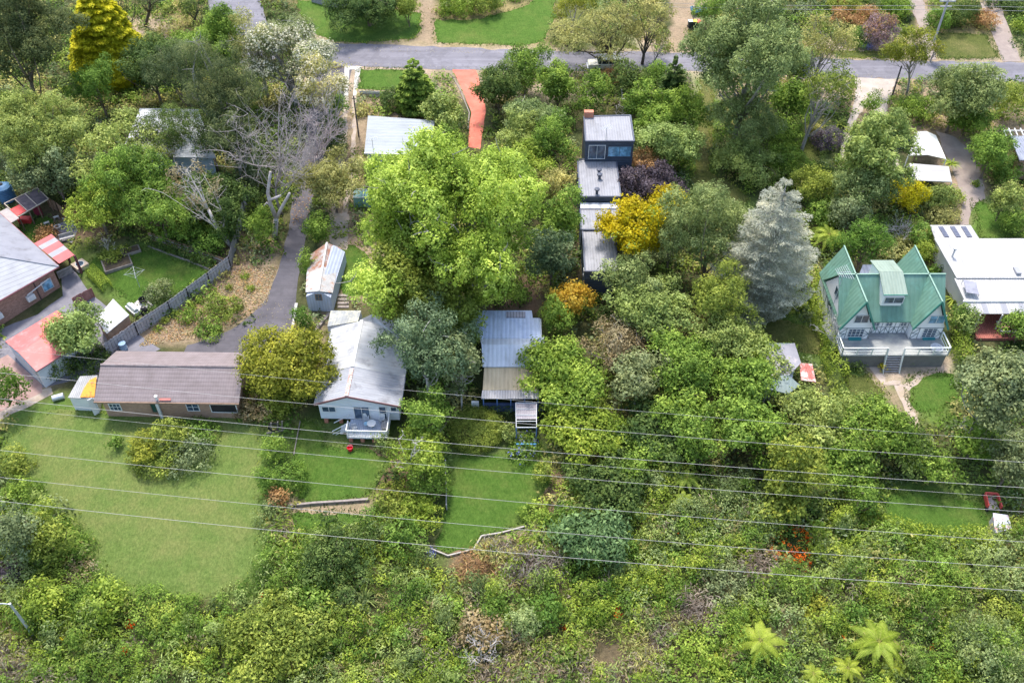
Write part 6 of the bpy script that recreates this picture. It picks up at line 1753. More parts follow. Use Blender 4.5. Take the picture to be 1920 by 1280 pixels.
def strappy(cx, cy, w, label, pal='pale', n=46, up=.75, wid=.055, cat='flax plant', name='flax_plant', group='strap leaved plants', h0=0.0):
    rng = rng_()
    p = P(cx, cy, .4 + h0); s = F_PX / depth(p); R = w / 2 / s
    if cy > 840: EXCL.append((cx, cy, w * .4, w * .3))
    V, Q, T = [], [], []
    for k in range(n):
        a = rng.uniform(0, 6.28); o_ = np.array([math.cos(a), math.sin(a), 0]); sd_ = np.array([-math.sin(a), math.cos(a), 0])
        L_ = R * rng.uniform(.75, 1.15); e = rng.uniform(.5, 1.3) * up; tn = rng.random()
        pts = [o_ * L_ * t * (.6 + .4 * t) + np.array([0, 0, h0 + L_ * (e * 1.6 * t - e * 1.35 * t * t)]) for t in (0, .3, .6, 1)]
        ws = [wid, wid * 1.2, wid, .008]
        for j in range(3):
            i0 = len(V); V += [pts[j] - sd_ * ws[j], pts[j] + sd_ * ws[j], pts[j + 1] + sd_ * ws[j + 1], pts[j + 1] - sd_ * ws[j + 1]]
            Q.append((i0, i0 + 1, i0 + 2, i0 + 3)); T.append(tn)
    o = raw_mesh(name, np.array(V), np.array(Q), leafmat(pal), None, np.array(T))
    o.location = (float(p[0]), float(p[1]), float(gz(p[1])))
    return tag(o, label, cat, group)
def hedge(pal, pts, width, height, label, dens=60, leaf=.16, name='hedge', rag=.06):
    """clipped or loose hedge along a line"""
    rng = rng_()
    W_ = [P(*p) for p in pts]; o0 = np.array([W_[0][0], W_[0][1], gz(W_[0][1])])
    Vp, Np = [], []
    for a, b in zip(W_[:-1], W_[1:]):
        d = b - a; d[2] = 0; L_ = np.linalg.norm(d); u = d / L_; v = np.array([-u[1], u[0], 0])
        m_ = int(dens * L_ * (width + 2 * height))
        f = rng.random(m_) * (width + 2 * height); t = rng.random(m_) * L_
        y = np.where(f < height, -width / 2, np.where(f < height + width, f - height - width / 2, width / 2))
        z = np.where(f < height, f, np.where(f < height + width, height, 2 * height + width - f))
        n = np.where((f < height)[:, None], -v, np.where((f < height + width)[:, None], np.array([0, 0, 1.0]), v))
        base = a + u * t[:, None] + v * y[:, None]
        bz = SLOPE * base[:, 1] + z
        wob = (fbm(base[:, 0] * .8, base[:, 1] * .8 + z, 7) - .5)[:, None] * rag * 6
        q = np.stack([base[:, 0], base[:, 1], bz], 1) + n * wob + rng.normal(size=(m_, 3)) * rag
        Vp.append(q); Np.append(n + rng.normal(size=(m_, 3)) * .55)
    p, n = np.concatenate(Vp) - o0, np.concatenate(Np)
    V, Q = cards(p, n, leaf, .6, rng)
    o = raw_mesh(name, V, Q, leafmat(pal), None, np.clip(fbm(p[:, 0] * 1.5, p[:, 1] * 1.5, 3) * .5 + rng.random(len(p)) * .5, 0, 1))
    o.location = tuple(float(c) for c in o0)
    return tag(o, label, 'hedge', 'hedges')

def pollard():
    b = P(514, 447); o = np.array([b[0], b[1], gz(b[1])])
    root = empty('pollarded_tree', o, 0, 'pollarded pale trunk with sawn off twin limbs beside the driveway', 'dead tree')
    def tr(pts):
        out = []
        for px, py, dy in pts:
            d = ray(px, py); t = (b[1] + dy - CAM[1]) / d[1]; out.append(CAM + d * t - o)
        return out
    mb = MB()
    mb.tube([(0, 0, -.3)] + tr([(516, 430, 0), (518, 408, 0)]), [.36, .31, .27], 10)
    mb.tube(tr([(518, 410, 0), (508, 385, 0), (502, 362, .1), (505, 340, .2), (507, 322, .3)]), [.26, .22, .19, .17, .15], 9)
    mb.tube(tr([(518, 410, 0), (528, 390, -.1), (538, 372, -.2), (543, 362, -.3)]), [.22, .19, .16, .14], 9)
    mb.tube(tr([(504, 376, 0), (514, 372, -.2), (526, 367, -.4)]), [.16, .15, .13], 8)
    mb.tube(tr([(508, 386, 0), (500, 380, -.2), (494, 387, -.3)]), [.14, .12, .08], 7)
    mb.build('trunk', mat('pollard_bark', (.36, .31, .29), (.52, .47, .45), 2.2, .95), root, smooth=True)
# ---- top left
tree('pine', 35, 80, 200, 240, 'huge dark pine wood tree filling the top left corner', 3, aspect=.4, dens=70, irr=.3, gap=.04, twigs=1)
conifer('gold', 193, 62, 150, 170, 'bright golden yellow conifer standing out at the top left', dens=70, leaf=.4, aspect=.5, prof=.45, rag=.2, droop=.35, flat=.4)
tree('bright', 180, 160, 95, 110, 'bright mid green tree in front of the golden conifer', 1.5)
tree('dark', 285, 130, 110, 110, 'dark green round tree between golden conifer and dark pines', 2)
tree('green', 405, 95, 130, 130, 'fresh green tree top beside the side road', 2)
tree('pine', 340, 140, 140, 120, 'dark olive casuarina tree above the white hip roof', 3, aspect=.3, gap=.12, droop=.6)
tree('pine', 425, 185, 150, 190, 'tall grey green sheoak with bare grey twigs right of the white hip roof', 4, aspect=.28, gap=.18, twigs=4, bark=M_BARKGREY, droop=.6, limbs=12)
gum('greygreen', 540, 105, 190, 150, 'grey gum with cream blossom clusters by the road corner', trunk=3, n=26, dens=24, k=.24, extra=[('cream', .65, 22, .26)], twigs=3)
gum('khaki', 600, 165, 110, 150, 'smaller cream flowering gum beside the top of the driveway', trunk=3, n=16, dens=20, k=.26, extra=[('cream', .5, 20, .24)], twigs=3)
gum('khaki', 480, 75, 110, 130, 'thin khaki gum with bare branches at the road corner', trunk=4, n=14, dens=14, twigs=4)
gum('dark', 238, 15, 70, 90, 'dark trunked gum over the dry grass behind the golden conifer', base=(242, 70), n=8, dens=12, bark=M_BARKDARK)
gum('pine', 285, -25, 110, 70, 'spindly dark gum leaning at the top edge over dry grass', base=(270, 50), n=9, dens=10, bark=M_BARKDARK)
gum('dark', 372, 0, 80, 80, 'dark multi stemmed gum beside the side road top', base=(360, 45), n=9, dens=14, bark=M_BARKDARK)
tree('pale', 80, 245, 185, 180, 'large rounded pale green tree at the left edge', 2, leaf=.27)
tree('yellowgreen', 10, 215, 70, 110, 'yellow green tree clipped by the left edge', 1.5)
tree('pale', 222, 275, 170, 130, 'feathery pale green tree over the left part of the white hip roof', 2.5, gap=.2, dens=24, twigs=2, core=False)
tree('dark', 335, 246, 125, 95, 'dark needled tree overhanging the right of the white hip roof', 3, aspect=.3, gap=.4, core=False, twigs=3)
tree('pine', 440, 270, 90, 120, 'dark pine with bare lower limbs right of the hip roof', 3.5, aspect=.3, gap=.15, twigs=3, limbs=10, bark=M_BARKGREY)
tree('greygreen', 105, 330, 115, 115, 'grey green bushy tree above the animal pen', 1.2)
tree('greygreen', 45, 300, 90, 100, 'soft grey green tree below the big pale tree at the left edge', 1.2)
tree('green', 245, 345, 130, 130, 'bright drooping green tree at the back of the left garden', 2, gap=.1, droop=.7)
tree('yellowgreen', 185, 385, 140, 110, 'yellow green layered tree overhanging the left garden', 1.8, droop=.7)
tree('green', 300, 395, 150, 120, 'deep green drooping tree at the back corner of the left lawn', 1.6, droop=.6)
bush('bright', 380, 440, 110, 80, 'dense bright green bush between board fence and paling fence')
bush('dark', 430, 420, 60, 120, 'dark green tall bush against the paling fence')
tree('dark', 395, 370, 130, 100, 'dark green thicket tree behind the leaning pale trunk', 1.2)
dead_tree(525, 255, 200, 170, 'bare mauve grey gum with twin pale trunks by the driveway', (530, 400), n=26, twigs=9, r0=.17, bark=mat('mauve_grey_bark', (.29, .25, .245), (.42, .37, .36), 3, .95), fine=.026)
dead_tree(600, 255, 120, 130, 'mauve leafless twiggy tree crown over the driveway top', (585, 350), bark=mat("mauve_bark", (.3, .24, .24), (.42, .35, .35), 3, .9), n=12, twigs=9, r0=.22)
dead_tree(360, 350, 110, 90, 'pale leaning tree with dried brown leaves by the paling fence', (436, 460), n=9, twigs=5, r0=.28, leafpal='dry')
pollard()
bush('green', 490, 430, 50, 110, 'green scrub along the left edge of the driveway')
bush('greygreen', 470, 330, 60, 80, 'grey green scrub under the bare mauve gum')
tree('dark', 396, 272, 80, 60, 'small dark needled tree before the right corner of the white hip roof', 2.6, aspect=.3, gap=.3, core=False, twigs=2)
# ---- driveway right side to lime tree
tree('khaki', 622, 345, 115, 100, 'dull olive brown tree over the end of the wheel tracks', 1.5, gap=.1)
bush('green', 597, 430, 44, 110, 'leafy green bush strip right of the driveway above the rusty shed')
bush('green', 578, 500, 32, 60, 'green bush between driveway and rusty shed')
bush('bright', 567, 600, 34, 60, 'bright green shrub row below the rusty shed')
bush('greygreen', 592, 535, 50, 30, 'grey leafed shrub at the front corner of the rusty shed')
bush('green', 632, 200, 40, 80, 'mid green bush left of the concrete wheel strips')
bush('dark', 622, 260, 55, 100, 'dark green bush beside the dirt wheel tracks')
bush('khaki', 690, 315, 22, 50, 'pale flowered shrub at the left wall of the white roofed house')
conifer('green', 778, 160, 95, 105, 'layered green conifer by the roadside lawn', leaf=.4, aspect=.5, prof=.6, droop=.2)
bush('dark', 735, 190, 50, 45, 'low dark bush left of the layered conifer')
tree('pale', 830, 215, 84, 80, 'pale green tree left of the coral driveway', 1.2)
tree('green', 842, 262, 56, 50, 'mid green tree between lime tree and coral driveway', 1.2)
tree('lime', 852, 428, 358, 335, 'huge spreading lime green tree in the centre of the scene', 3.5, dens=38, leaf=.28, k=.2, n=96, irr=.14, gap=.08, twigs=4, limbs=34, bark=M_BARKGREY)
tree('yellowgreen', 905, 520, 160, 140, 'lower yellow green limb tree at the right foot of the lime tree', 1.5)
tree('olive', 800, 525, 180, 180, 'dark olive tree in front of the lime tree', 2.5, leaf=.27)
bush('yellowgreen', 735, 580, 70, 40, 'yellow green bush behind the white cottage')
tree('bluegreen', 800, 660, 165, 165, 'large blue green gum overhanging the cottage and blue roof', 3.0, leaf=.27, gap=.08, twigs=2, bark=M_BARKPALE, limbs=12)
tree('greygreen', 862, 695, 80, 120, 'grey tree with pale bare branches left of the tan verandah roof', 2.5, gap=.25, twigs=5, bark=M_BARKPALE, limbs=12, core=False)
tree('olive', 865, 610, 85, 90, 'olive tree touching the blue roof', 2.5)
tree('green', 800, 780, 105, 120, 'bright mid green tree below the blue green gum', 1.2)
tree('yellowgreen', 785, 850, 95, 100, 'yellow green bushy tree between cottage lawn and middle lawn', .8)
dead_tree(770, 850, 70, 90, 'pale crooked dead branch trunk right of the cottage lawn', (775, 905), n=6, twigs=3, r0=.14)
bush('pale', 722, 832, 36, 36, 'small pale green shrub at the right corner of the cottage deck')
bush('green', 805, 900, 70, 90, 'green shrub along the slat fence of the middle lawn')
bush('olive', 745, 945, 110, 60, 'olive bush above the retaining wall end')
bush('yellowgreen', 790, 960, 75, 70, 'yellow green shrub left of the lower middle lawn')
bush('green', 760, 1010, 80, 80, 'glossy green shrub under the middle lawn edging')
tree('goldolive', 525, 690, 165, 135, 'golden olive tree between tile roof house and white cottage', 1.8, leaf=.27)
bush('olive', 515, 745, 120, 60, 'olive lower skirt bush under the golden olive tree')
bush('dry', 475, 770, 60, 50, 'dry straw coloured scrub at the right end of tile roof house')
bush('green', 515, 845, 50, 60, 'green scrub on the boundary below the rusty wheel')
bush('bright', 545, 897, 62, 56, 'round bright green bush on the cottage lawn edge', n=16, k=.5, leaf=.2)
bush('green', 500, 900, 40, 80, 'vine covered bush on the big lawn right boundary')
bush('redbrown', 520, 935, 40, 40, 'small red brown bush below the round bright bush')
# big lawn bush group
bush('goldolive', 268, 845, 60, 60, 'golden half of the bush clump in the big lawn')
bush('olive', 320, 820, 70, 70, 'tall olive middle of the bush clump in the big lawn')
bush('greygreen', 350, 850, 100, 60, 'grey green right part of the big lawn clump')
bush('bright', 365, 815, 70, 34, 'bright low growth behind the big lawn clump')
bush('bright', 218, 830, 24, 30, 'small lone green tuft in the big lawn')
bush('olive', 300, 862, 80, 36, 'low olive front of the big lawn clump')
# left garden
tree('pale', 150, 628, 105, 100, 'small pale olive tree overhanging the pink garage roof', 1.2, gap=.12, leaf=.28)
tree('khaki', 120, 625, 60, 60, 'rusty pink leafed branch tree over the garage roof edge', 1.2, gap=.2, core=False)
bush('dark', 160, 672, 80, 40, 'dark bush between garage and tile roof house')
hedge('yellowgreen', [(172, 512), (204, 545)], 1.1, 1.1, 'clipped box hedge between grey paving and left lawn', dens=240, leaf=.1, rag=.012)
hedge('dark', [(285, 458), (330, 472), (405, 500)], 1.2, 1.0, 'leafy dark hedge along the back of the left lawn', dens=60, leaf=.2, rag=.12)
bush('olive', 212, 480, 45, 35, 'spiky olive plants in the square lawn bed')
dead_tree(200, 455, 40, 36, 'tiny leafless ornamental tree in the square lawn bed', (205, 482), n=6, twigs=3, r0=.06, fine=.018)
bush('greygreen', 298, 550, 50, 45, 'grey green rounded shrub by the left lawn corner')
bush('redbrown', 88, 440, 40, 30, 'red green grassy shrub beside the little patio')
bush('redbrown', 150, 400, 50, 36, 'brown dry shrub right of the animal pen')
bush('olive', 415, 580, 60, 45, 'olive shrub on the dry bank by the driveway')
bush('green', 390, 618, 56, 28, 'green spreading shrub on the lower driveway bank')
bush('green', 355, 595, 40, 30, 'small leafy shrub on the dry bank behind the fence')
bush('bright', 20, 730, 60, 110, 'bright green tree clipped by the left edge beside the brick paving')
bush('dark', 110, 690, 50, 50, 'dark shrubs between path and lean-to')
for k, (px, py, lab) in enumerate(((430, 540, 'tiny shrub high on the dry bank by the fence bend'), (458, 518, 'tiny shrub nearest the driveway top of the bank'), (400, 548, 'tiny shrub on the bank left of the olive shrub'), (375, 562, 'tiny yellow green shrub close under the paling fence'), (362, 572, 'second tiny yellow green shrub under the fence'), (328, 590, 'tiny shrub at the lower fence end'), (310, 602, 'tiny shrub beside stones at the bank foot'), (295, 618, 'tiny shrub just above the tile roof'), (445, 575, 'low tuft on the bank edge by the asphalt'), (470, 540, 'low tuft on the bank beside the driveway bend'))):
    bush('yellowgreen' if k % 2 else 'olive', px, py, 14 + 3 * (k % 3), 13, lab, leaf=.16, group='small shrubs on the dry bank')
# ---- top middle
tree('dark', 690, 12, 150, 50, 'dark spreading trees behind the top grey board fence', 1.2, gap=.1)
bush('yellowgreen', 855, 10, 60, 46, 'golden green rounded shrub at the top lawn edge')
bush('olive', 912, 10, 65, 50, 'olive rounded shrub beside the golden one at the top')
tree('olive', 765, 15, 50, 55, 'narrow dark tree left of the dirt track at the top', 1)
tree('dark', 935, 170, 95, 85, 'glossy dark green tree right of the coral driveway', 1)
tree('green', 985, 130, 90, 90, 'bright green tree at the roadside right of the coral driveway', 1.2)
tree('green', 1045, 165, 80, 90, 'mid green tree filling the roadside gap', 1)
tree('green', 1110, 172, 72, 80, 'rounded green tree hiding the front of the cream car', 1)
bush('redbrown', 1150, 148, 44, 38, 'rusty brown shrub below the cream car')
tree('dark', 1180, 160, 60, 80, 'dark roadside tree right of the cream car', 1)
tree('green', 1230, 145, 50, 60, 'small roadside tree under the khaki gums', 1)
conifer('dark', 1262, 160, 80, 110, 'pointed dark green tree at the roadside before the poplar', leaf=.4, aspect=.5, prof=.7)
tree('green', 1215, 195, 85, 80, 'leafy green tree behind the upper charcoal box', 1)
tree('green', 1290, 215, 75, 90, 'dense green tree left of the narrow lawn strip', 1)
tree('green', 1225, 235, 70, 60, 'bright green bushy tree right of the upper charcoal box', 1)
tree('pale', 1255, 275, 110, 90, 'broad pale green tree right of the stepped charcoal house', 1)
tree('redbrown', 1205, 312, 85, 55, 'orange brown leafed tree beside the second flat roof', 1.2, gap=.12)
tree('purple', 1222, 345, 120, 80, 'dark purple leafed tree beside the clerestory roof', 1.2, leaf=.27)
tree('yellow', 1255, 385, 80, 75, 'upper part of the bright yellow tree beside the charcoal house', 1.5, extra=[('yellowgreen', .25, 26, .24)], leaf=.27)
tree('yellow', 1190, 440, 120, 120, 'bright yellow robinia overhanging the lower charcoal roofs', 1.5, extra=[('yellowgreen', .3, 26, .24)], leaf=.27, gap=.08)
tree('willow', 1260, 440, 70, 130, 'soft green tree right of the yellow robinia', 1.5, aspect=.4)
tree('willow', 1330, 440, 160, 190, 'big fluffy mid green tree left of the silver conifer', 2, aspect=.4, k=.3)
tree('olive', 1340, 560, 130, 150, 'olive green tree below the fluffy one', 1.5, aspect=.4)
tree('willow', 1180, 530, 130, 110, 'mid green tree in front of the lowest charcoal wall', 1.5)
tree('pale', 1220, 590, 150, 120, 'sage green broad tree below the charcoal house', 1.5)
tree('orange', 1068, 565, 72, 72, 'small orange leafed maple below the charcoal house', 1, leaf=.28, gap=.1)
tree('pale', 972, 255, 90, 80, 'pale green tree below the coral driveway end', 1.2)
tree('willow', 1000, 220, 110, 80, 'wispy grey green tree left of the upper charcoal box', 1.2, gap=.15, twigs=3, bark=M_BARKPALE)
tree('yellowgreen', 968, 318, 115, 90, 'yellow green tree right of the coral driveway end', 1.2)
tree('green', 1035, 265, 90, 110, 'leafy green tree against the left of the charcoal house', 1.2)
tree('khaki', 1030, 355, 80, 80, 'brownish green tree beside the second charcoal box', 1.2)
tree('green', 1055, 420, 70, 130, 'dark green tree along the charcoal house left wall', 1)
tree('bluegreen', 1035, 480, 85, 120, 'glossy grey green shrub tree right of the lime tree', .8)
bush('green', 1040, 600, 60, 110, 'vine covered shrubs left of the orange maple')
bush('redbrown', 1025, 665, 30, 50, 'brown shrub at the right corner of the blue roof')
dead_tree(1165, 205, 50, 60, 'small bare yellow tipped tree behind the charcoal house', (1166, 235), n=6, twigs=4, r0=.1)
# gums over the road
gum('khaki', 1115, 58, 190, 86, 'spreading khaki gum over the road by the cream car', base=(1165, 124), trunk=4, n=24, dens=22, k=.22, twigs=3, bark=M_BARKDARK)
gum('khaki', 1215, 45, 110, 110, 'taller khaki gum with a forked trunk beside the road', base=(1204, 120), trunk=4, n=14, dens=18, k=.24, twigs=3, bark=M_BARKDARK)
gum('khaki', 1240, 85, 60, 50, 'small khaki gum branch tree at the road edge', base=(1222, 118), n=8, dens=18, bark=M_BARKGREY)
gum('goldolive', 1075, 20, 90, 70, 'golden khaki gum behind the spreading one', n=12, dens=20, trunk=2)
tree('willow', 1405, 110, 210, 240, 'very tall grey green poplar in front of the road', 5, aspect=.35, k=.22, n=64, irr=.3, gap=.1, twigs=2, limbs=14, bark=M_BARKGREY, leaf=.27)
tree('willow', 1395, 225, 130, 120, 'dark lower poplar foliage mass below the tall crown', 1.2, aspect=.35, k=.28)
tree('green', 1330, 20, 60, 60, 'green crown tip left of the tall poplar', 3, gap=.15)
gum('khaki', 1550, 75, 110, 120, 'khaki layered gum right of the tall poplar', trunk=4, n=16, dens=22, k=.25, twigs=3, bark=M_BARKGREY)
gum('olive', 1545, 165, 130, 120, 'olive gum with bare forked limbs over the garden strip', base=(1500, 288), n=15, dens=18, k=.24, twigs=5, bark=M_BARKGREY)
tree('green', 1480, 190, 80, 90, 'shaded green tree under the olive gum', 1)
tree('dark', 1495, 130, 60, 60, 'dark tree behind the blue bin', 1)
gum('goldolive', 1705, 95, 75, 115, 'slender golden khaki gum standing in the road verge', base=(1699, 180), n=14, dens=36, k=.36, twigs=2, bark=M_BARKGREY)
gum('goldolive', 1752, 95, 36, 30, 'little khaki sapling at the foot of the power pole', base=(1745, 118), n=6, dens=26, k=.4)
bush('pink', 1646, 65, 62, 66, 'pink flowering shrub across the road', extra=[('redbrown', .4, 20, .25)])
bush('redbrown', 1600, 32, 90, 26, 'red brown clipped shrub row at the top')
bush('blue', 1628, 88, 24, 14, 'blue hydrangea at the foot of the pink shrub', leaf=.2)
bush('bright', 1612, 72, 40, 40, 'bright green shrub left of the pink flowering one')
bush('olive', 1590, 10, 80, 40, 'olive shrubs at the very top right of the poplar')
bush('bright', 1755, 40, 50, 50, 'bright green shrub left of the power pole top')
bush('dark', 1800, 30, 70, 56, 'dark green shrub mass behind the power pole')
bush('redbrown', 1848, 38, 46, 36, 'red tinged shrub at the right end of the top shrub mass')
bush('yellowgreen', 1912, 52, 26, 26, 'yellow shrub at the top right edge')
bush('dark', 1890, 5, 60, 30, 'dark bush at the top right corner')
bush('green', 1680, 15, 60, 40, 'green shrubs between the two top right driveways')
# ---- right
tree('willow', 1800, 180, 120, 130, 'big soft green willow like tree by the right roadside', 1.5, aspect=.4)
bush('olive', 1900, 200, 80, 100, 'dense rounded olive tree at the right edge', leaf=.22, n=30, k=.3)
bush('dark', 1845, 165, 30, 40, 'dark shrub behind the willow like tree')
bush('green', 1718, 205, 75, 60, 'green shrub at the gravel drive fork')
bush('green', 1634, 198, 36, 58, 'clipped green island bush inside the gravel drive fork')
tree_fern(1850, 262, 70, 'palm like tree fern above the brown drive', 2.6, 'yellowgreen', 9)
tree('green', 1855, 290, 90, 90, 'green tree below the palm like fern', 1)
bush('green', 1880, 320, 60, 50, 'green bush in front of the grey roofed house')
tree('green', 1815, 225, 90, 60, 'dark green undergrowth tree under the willow like tree', .8)
strappy(1785, 305, 40, 'yellow green cordyline beside the carport', 'yellowgreen', h0=.8)
tree('pale', 1640, 300, 140, 160, 'round pale leafy tree in front of the carports', 2, leaf=.27)
tree('willow', 1600, 360, 110, 110, 'darker green tree below the pale leafy one', 1.2)
bush('purple', 1548, 265, 50, 45, 'dark purple shrub under the olive gum')
bush('khaki', 1530, 250, 30, 35, 'brown flowering shrub beside the purple one')
tree('pale', 1395, 300, 110, 70, 'pale olive shrub tree right of the narrow lawn strip', .8)
bush('green', 1470, 300, 90, 60, 'mid green shrubs behind the silver conifer')
bush('olive', 1520, 350, 80, 90, 'olive shrub tree right of the silver conifer top')
bush('green', 1475, 250, 60, 60, 'green shrubs by the olive gum trunk')
conifer('silver', 1445, 462, 208, 278, 'large silvery blue cedar beside the green roofed house', leaf=.28, aspect=.19, prof=.72, tiers=15, droop=.24, bark=M_BARKGREY, spray=True)
bush('gold', 1702, 370, 60, 60, 'golden yellow shrub above the green roofed house')
bush('pale', 1760, 370, 60, 50, 'pale green shrub beside the golden one')
bush('yellowgreen', 1795, 370, 26, 28, 'small rounded yellow green shrub by the brown drive')
bush('khaki', 1770, 405, 60, 36, 'low flowering garden bed plants above the solar panels')
bush('yellowgreen', 1830, 345, 10, 10, 'tiny clipped shrub at the brown drive edge')
tree('pale', 1885, 375, 60, 80, 'pale green tree at the right edge above the white roof', .8)
bush('green', 1900, 420, 50, 60, 'green shrub at the right edge beside the narrow lawn')
tree('bright', 1620, 465, 90, 90, 'bright green round tree between the two rear green gables', 1)
tree_fern(1555, 440, 80, 'yellow green tree fern behind the left green gable', 1.6, 'yellowgreen', 12)
bush('green', 1540, 405, 60, 50, 'green shrub above the tree fern by the green gables')
tree('greygreen', 1595, 405, 70, 70, 'grey green small tree behind the bright round one', 1)
dead_tree(1685, 432, 60, 40, 'pile like grey twiggy dead shrub beyond the right green gable', (1685, 450), n=12, twigs=6, r0=.08, fine=.025)
bush('khaki', 1675, 465, 60, 40, 'khaki shrub in front of the dead twiggy one')
bush('green', 1725, 445, 50, 50, 'green shrub at the left of the solar panels')
bush('yellowgreen', 1735, 475, 40, 44, 'yellow green shrub between green gable and white roof')
bush('bright', 1750, 510, 26, 26, 'small flower bed shrub between the two right houses')
strappy(1790, 560, 44, 'yellow green fern clump between green and white houses', 'yellowgreen')
bush('green', 1800, 600, 44, 70, 'green shrub left of the red deck')
tree('pale', 1815, 600, 46, 60, 'pale small tree at the corner of the red deck', .6)
tree('green', 1915, 615, 70, 60, 'leafy green tree in front of the red deck', .8)
hedge('yellowgreen', [(1512, 520), (1535, 590), (1555, 660), (1570, 720)], 1.6, 1.6, 'tall loose yellow green hedge left of the green roofed house', dens=60, leaf=.2, rag=.14)
hedge('yellowgreen', [(1793, 620), (1803, 690)], 1.3, 1.6, 'yellow green hedge right of the green house deck', dens=60, leaf=.2, rag=.14)
dead_tree(1555, 605, 40, 60, 'grey leafless shrub against the green house left wall', (1560, 660), n=9, twigs=7, r0=.06, fine=.022)
bush('pale', 1598, 678, 50, 34, 'pale sage shrub at the left front of the deck')
bush('gold', 1655, 687, 17, 20, 'small golden shrub left of the deck steps', leaf=.14)
bush('green', 1706, 676, 16, 22, 'small green shrub right of the deck steps', leaf=.14)
bush('yellowgreen', 1478, 660, 26, 60, 'yellow green shrub by the hidden pale green shed')
# ---- centre and lower forest
tree('yellowgreen', 1055, 708, 175, 130, 'broad yellow green tree beside the tan verandah roof', 2, leaf=.27, bark=M_BARKGREY, twigs=1)
tree('yellowgreen', 1092, 800, 150, 100, 'lower yellow green tree right of the garden pergola', 1, leaf=.27)
gum('dry', 1150, 645, 130, 70, 'dry beige wispy tree crown behind the grey green one', n=18, dens=26, k=.28, trunk=2)
tree('greygreen', 1195, 710, 120, 90, 'grey green umbrella shaped tree with a pale trunk', 3, twigs=2, bark=M_BARKPALE, gap=.1)
tree('green', 1290, 680, 150, 120, 'rounded mid green tree in the middle of the lower wood', 2)
tree('pale', 1370, 640, 120, 100, 'light green tree touching the hidden shed roof', 2)
tree('green', 1400, 722, 110, 100, 'green tree in front of the hidden shed', 1.5, gap=.1)
tree('yellowgreen', 1412, 672, 100, 70, 'sunlit yellow green crown left of the hidden shed', 2)
tree('pale', 1452, 690, 62, 44, 'small light crown leaning over the hidden shed roof', 2.6)
tree('pine', 300, 262, 110, 60, 'dark bough tree crossing the front of the white hip roof', 2.5, aspect=.3, gap=.45, core=False, twigs=4)
tree('green', 1280, 770, 130, 110, 'shaded green tree below the umbrella tree', 1.5)
tree('dark', 1230, 800, 130, 100, 'dark green gully tree crossed by the wires', 1.2)
tree('green', 1310, 830, 110, 110, 'blue green gully tree left of the tree fern crossing', 1.2)
tree('green', 1180, 850, 130, 90, 'green tree under the wires right of the middle lawn', 1)
tree('dark', 1150, 905, 150, 90, 'dark feathery tree below the wires right of the middle lawn', 1)
tree('green', 1390, 800, 110, 110, 'green tree below the hidden shed', 1.2)
tree('olive', 1260, 870, 80, 60, 'olive flowering bush tree in the gully', .8)
tree('green', 1440, 830, 90, 100, 'green tree at the left of the right wood', 1)
tree('olive', 1490, 880, 120, 140, 'orange tinged olive tree right of the gully fern', 1.2, extra=[('goldolive', .5, 26, .22)], leaf=.27)
tree('olive', 1470, 935, 110, 100, 'orange olive tree just above the orange flowers', .8, extra=[('goldolive', .6, 26, .22)], leaf=.27)
tree('pale', 1560, 790, 160, 100, 'broad sage green tree below the green house lawn', 1.2)
tree('green', 1640, 800, 130, 110, 'mid green tree below the stepping path', 1.2)
tree('green', 1590, 860, 130, 100, 'deeper green tree above the lower right lawn', 1)
tree('dark', 1690, 832, 115, 86, 'dark olive tree shading the lower right lawn', 1.2, gap=.08)
tree('green', 1745, 868, 105, 56, 'low spreading green tree over the lower right lawn', 1.2, droop=.5)
tree('green', 1620, 940, 50, 60, 'green shrub tree left of the lower right lawn', .6)
tree('greygreen', 1860, 740, 150, 170, 'tall grey green gum at the right edge below the red deck', 2.5, twigs=2, bark=M_BARKGREY, gap=.08)
tree('greygreen', 1900, 860, 100, 120, 'shaded grey green gum at the right edge by the red cart', 1.5, gap=.12)
tree('green', 1830, 830, 80, 80, 'green tree left of the shaded edge gum', 1)
dead_tree(1825, 800, 60, 60, 'bundle of grey bare branches in front of the right edge gum', (1822, 830), n=9, twigs=5, r0=.1, fine=.03)
hedge('yellowgreen', [(1615, 970), (1660, 995), (1760, 1015), (1850, 1012)], 1.6, 1.0, 'loose yellow green hedge along the foot of the lower right lawn', dens=50, leaf=.22, rag=.16)
bush('olive', 1905, 985, 30, 40, 'olive shrub beside the leaning chicken shed')
bush('olive', 903, 806, 86, 54, 'clipped round topiary mound below the navy wall', leaf=.1, dens=260, n=7, k=.8)
hedge('dark', [(866, 776), (960, 778)], 1.3, .9, 'dark clipped hedge below the navy verandah wall', dens=70, leaf=.16)
bush('pale', 950, 812, 30, 40, 'silvery shrub beside the clipped topiary mound')
bush('green', 985, 840, 60, 22, 'strappy blue flowered border below the garden pergola', extra=[('blue', .4, 6, .18)])
bush('olive', 1020, 890, 40, 50, 'olive shrub at the right of the middle lawn')
bush('yellowgreen', 1010, 965, 60, 50, 'yellow green shrub at the lower right of the middle lawn')
bush('blue', 803, 1037, 22, 18, 'blue flowering clump at the tip of the middle lawn', leaf=.2)
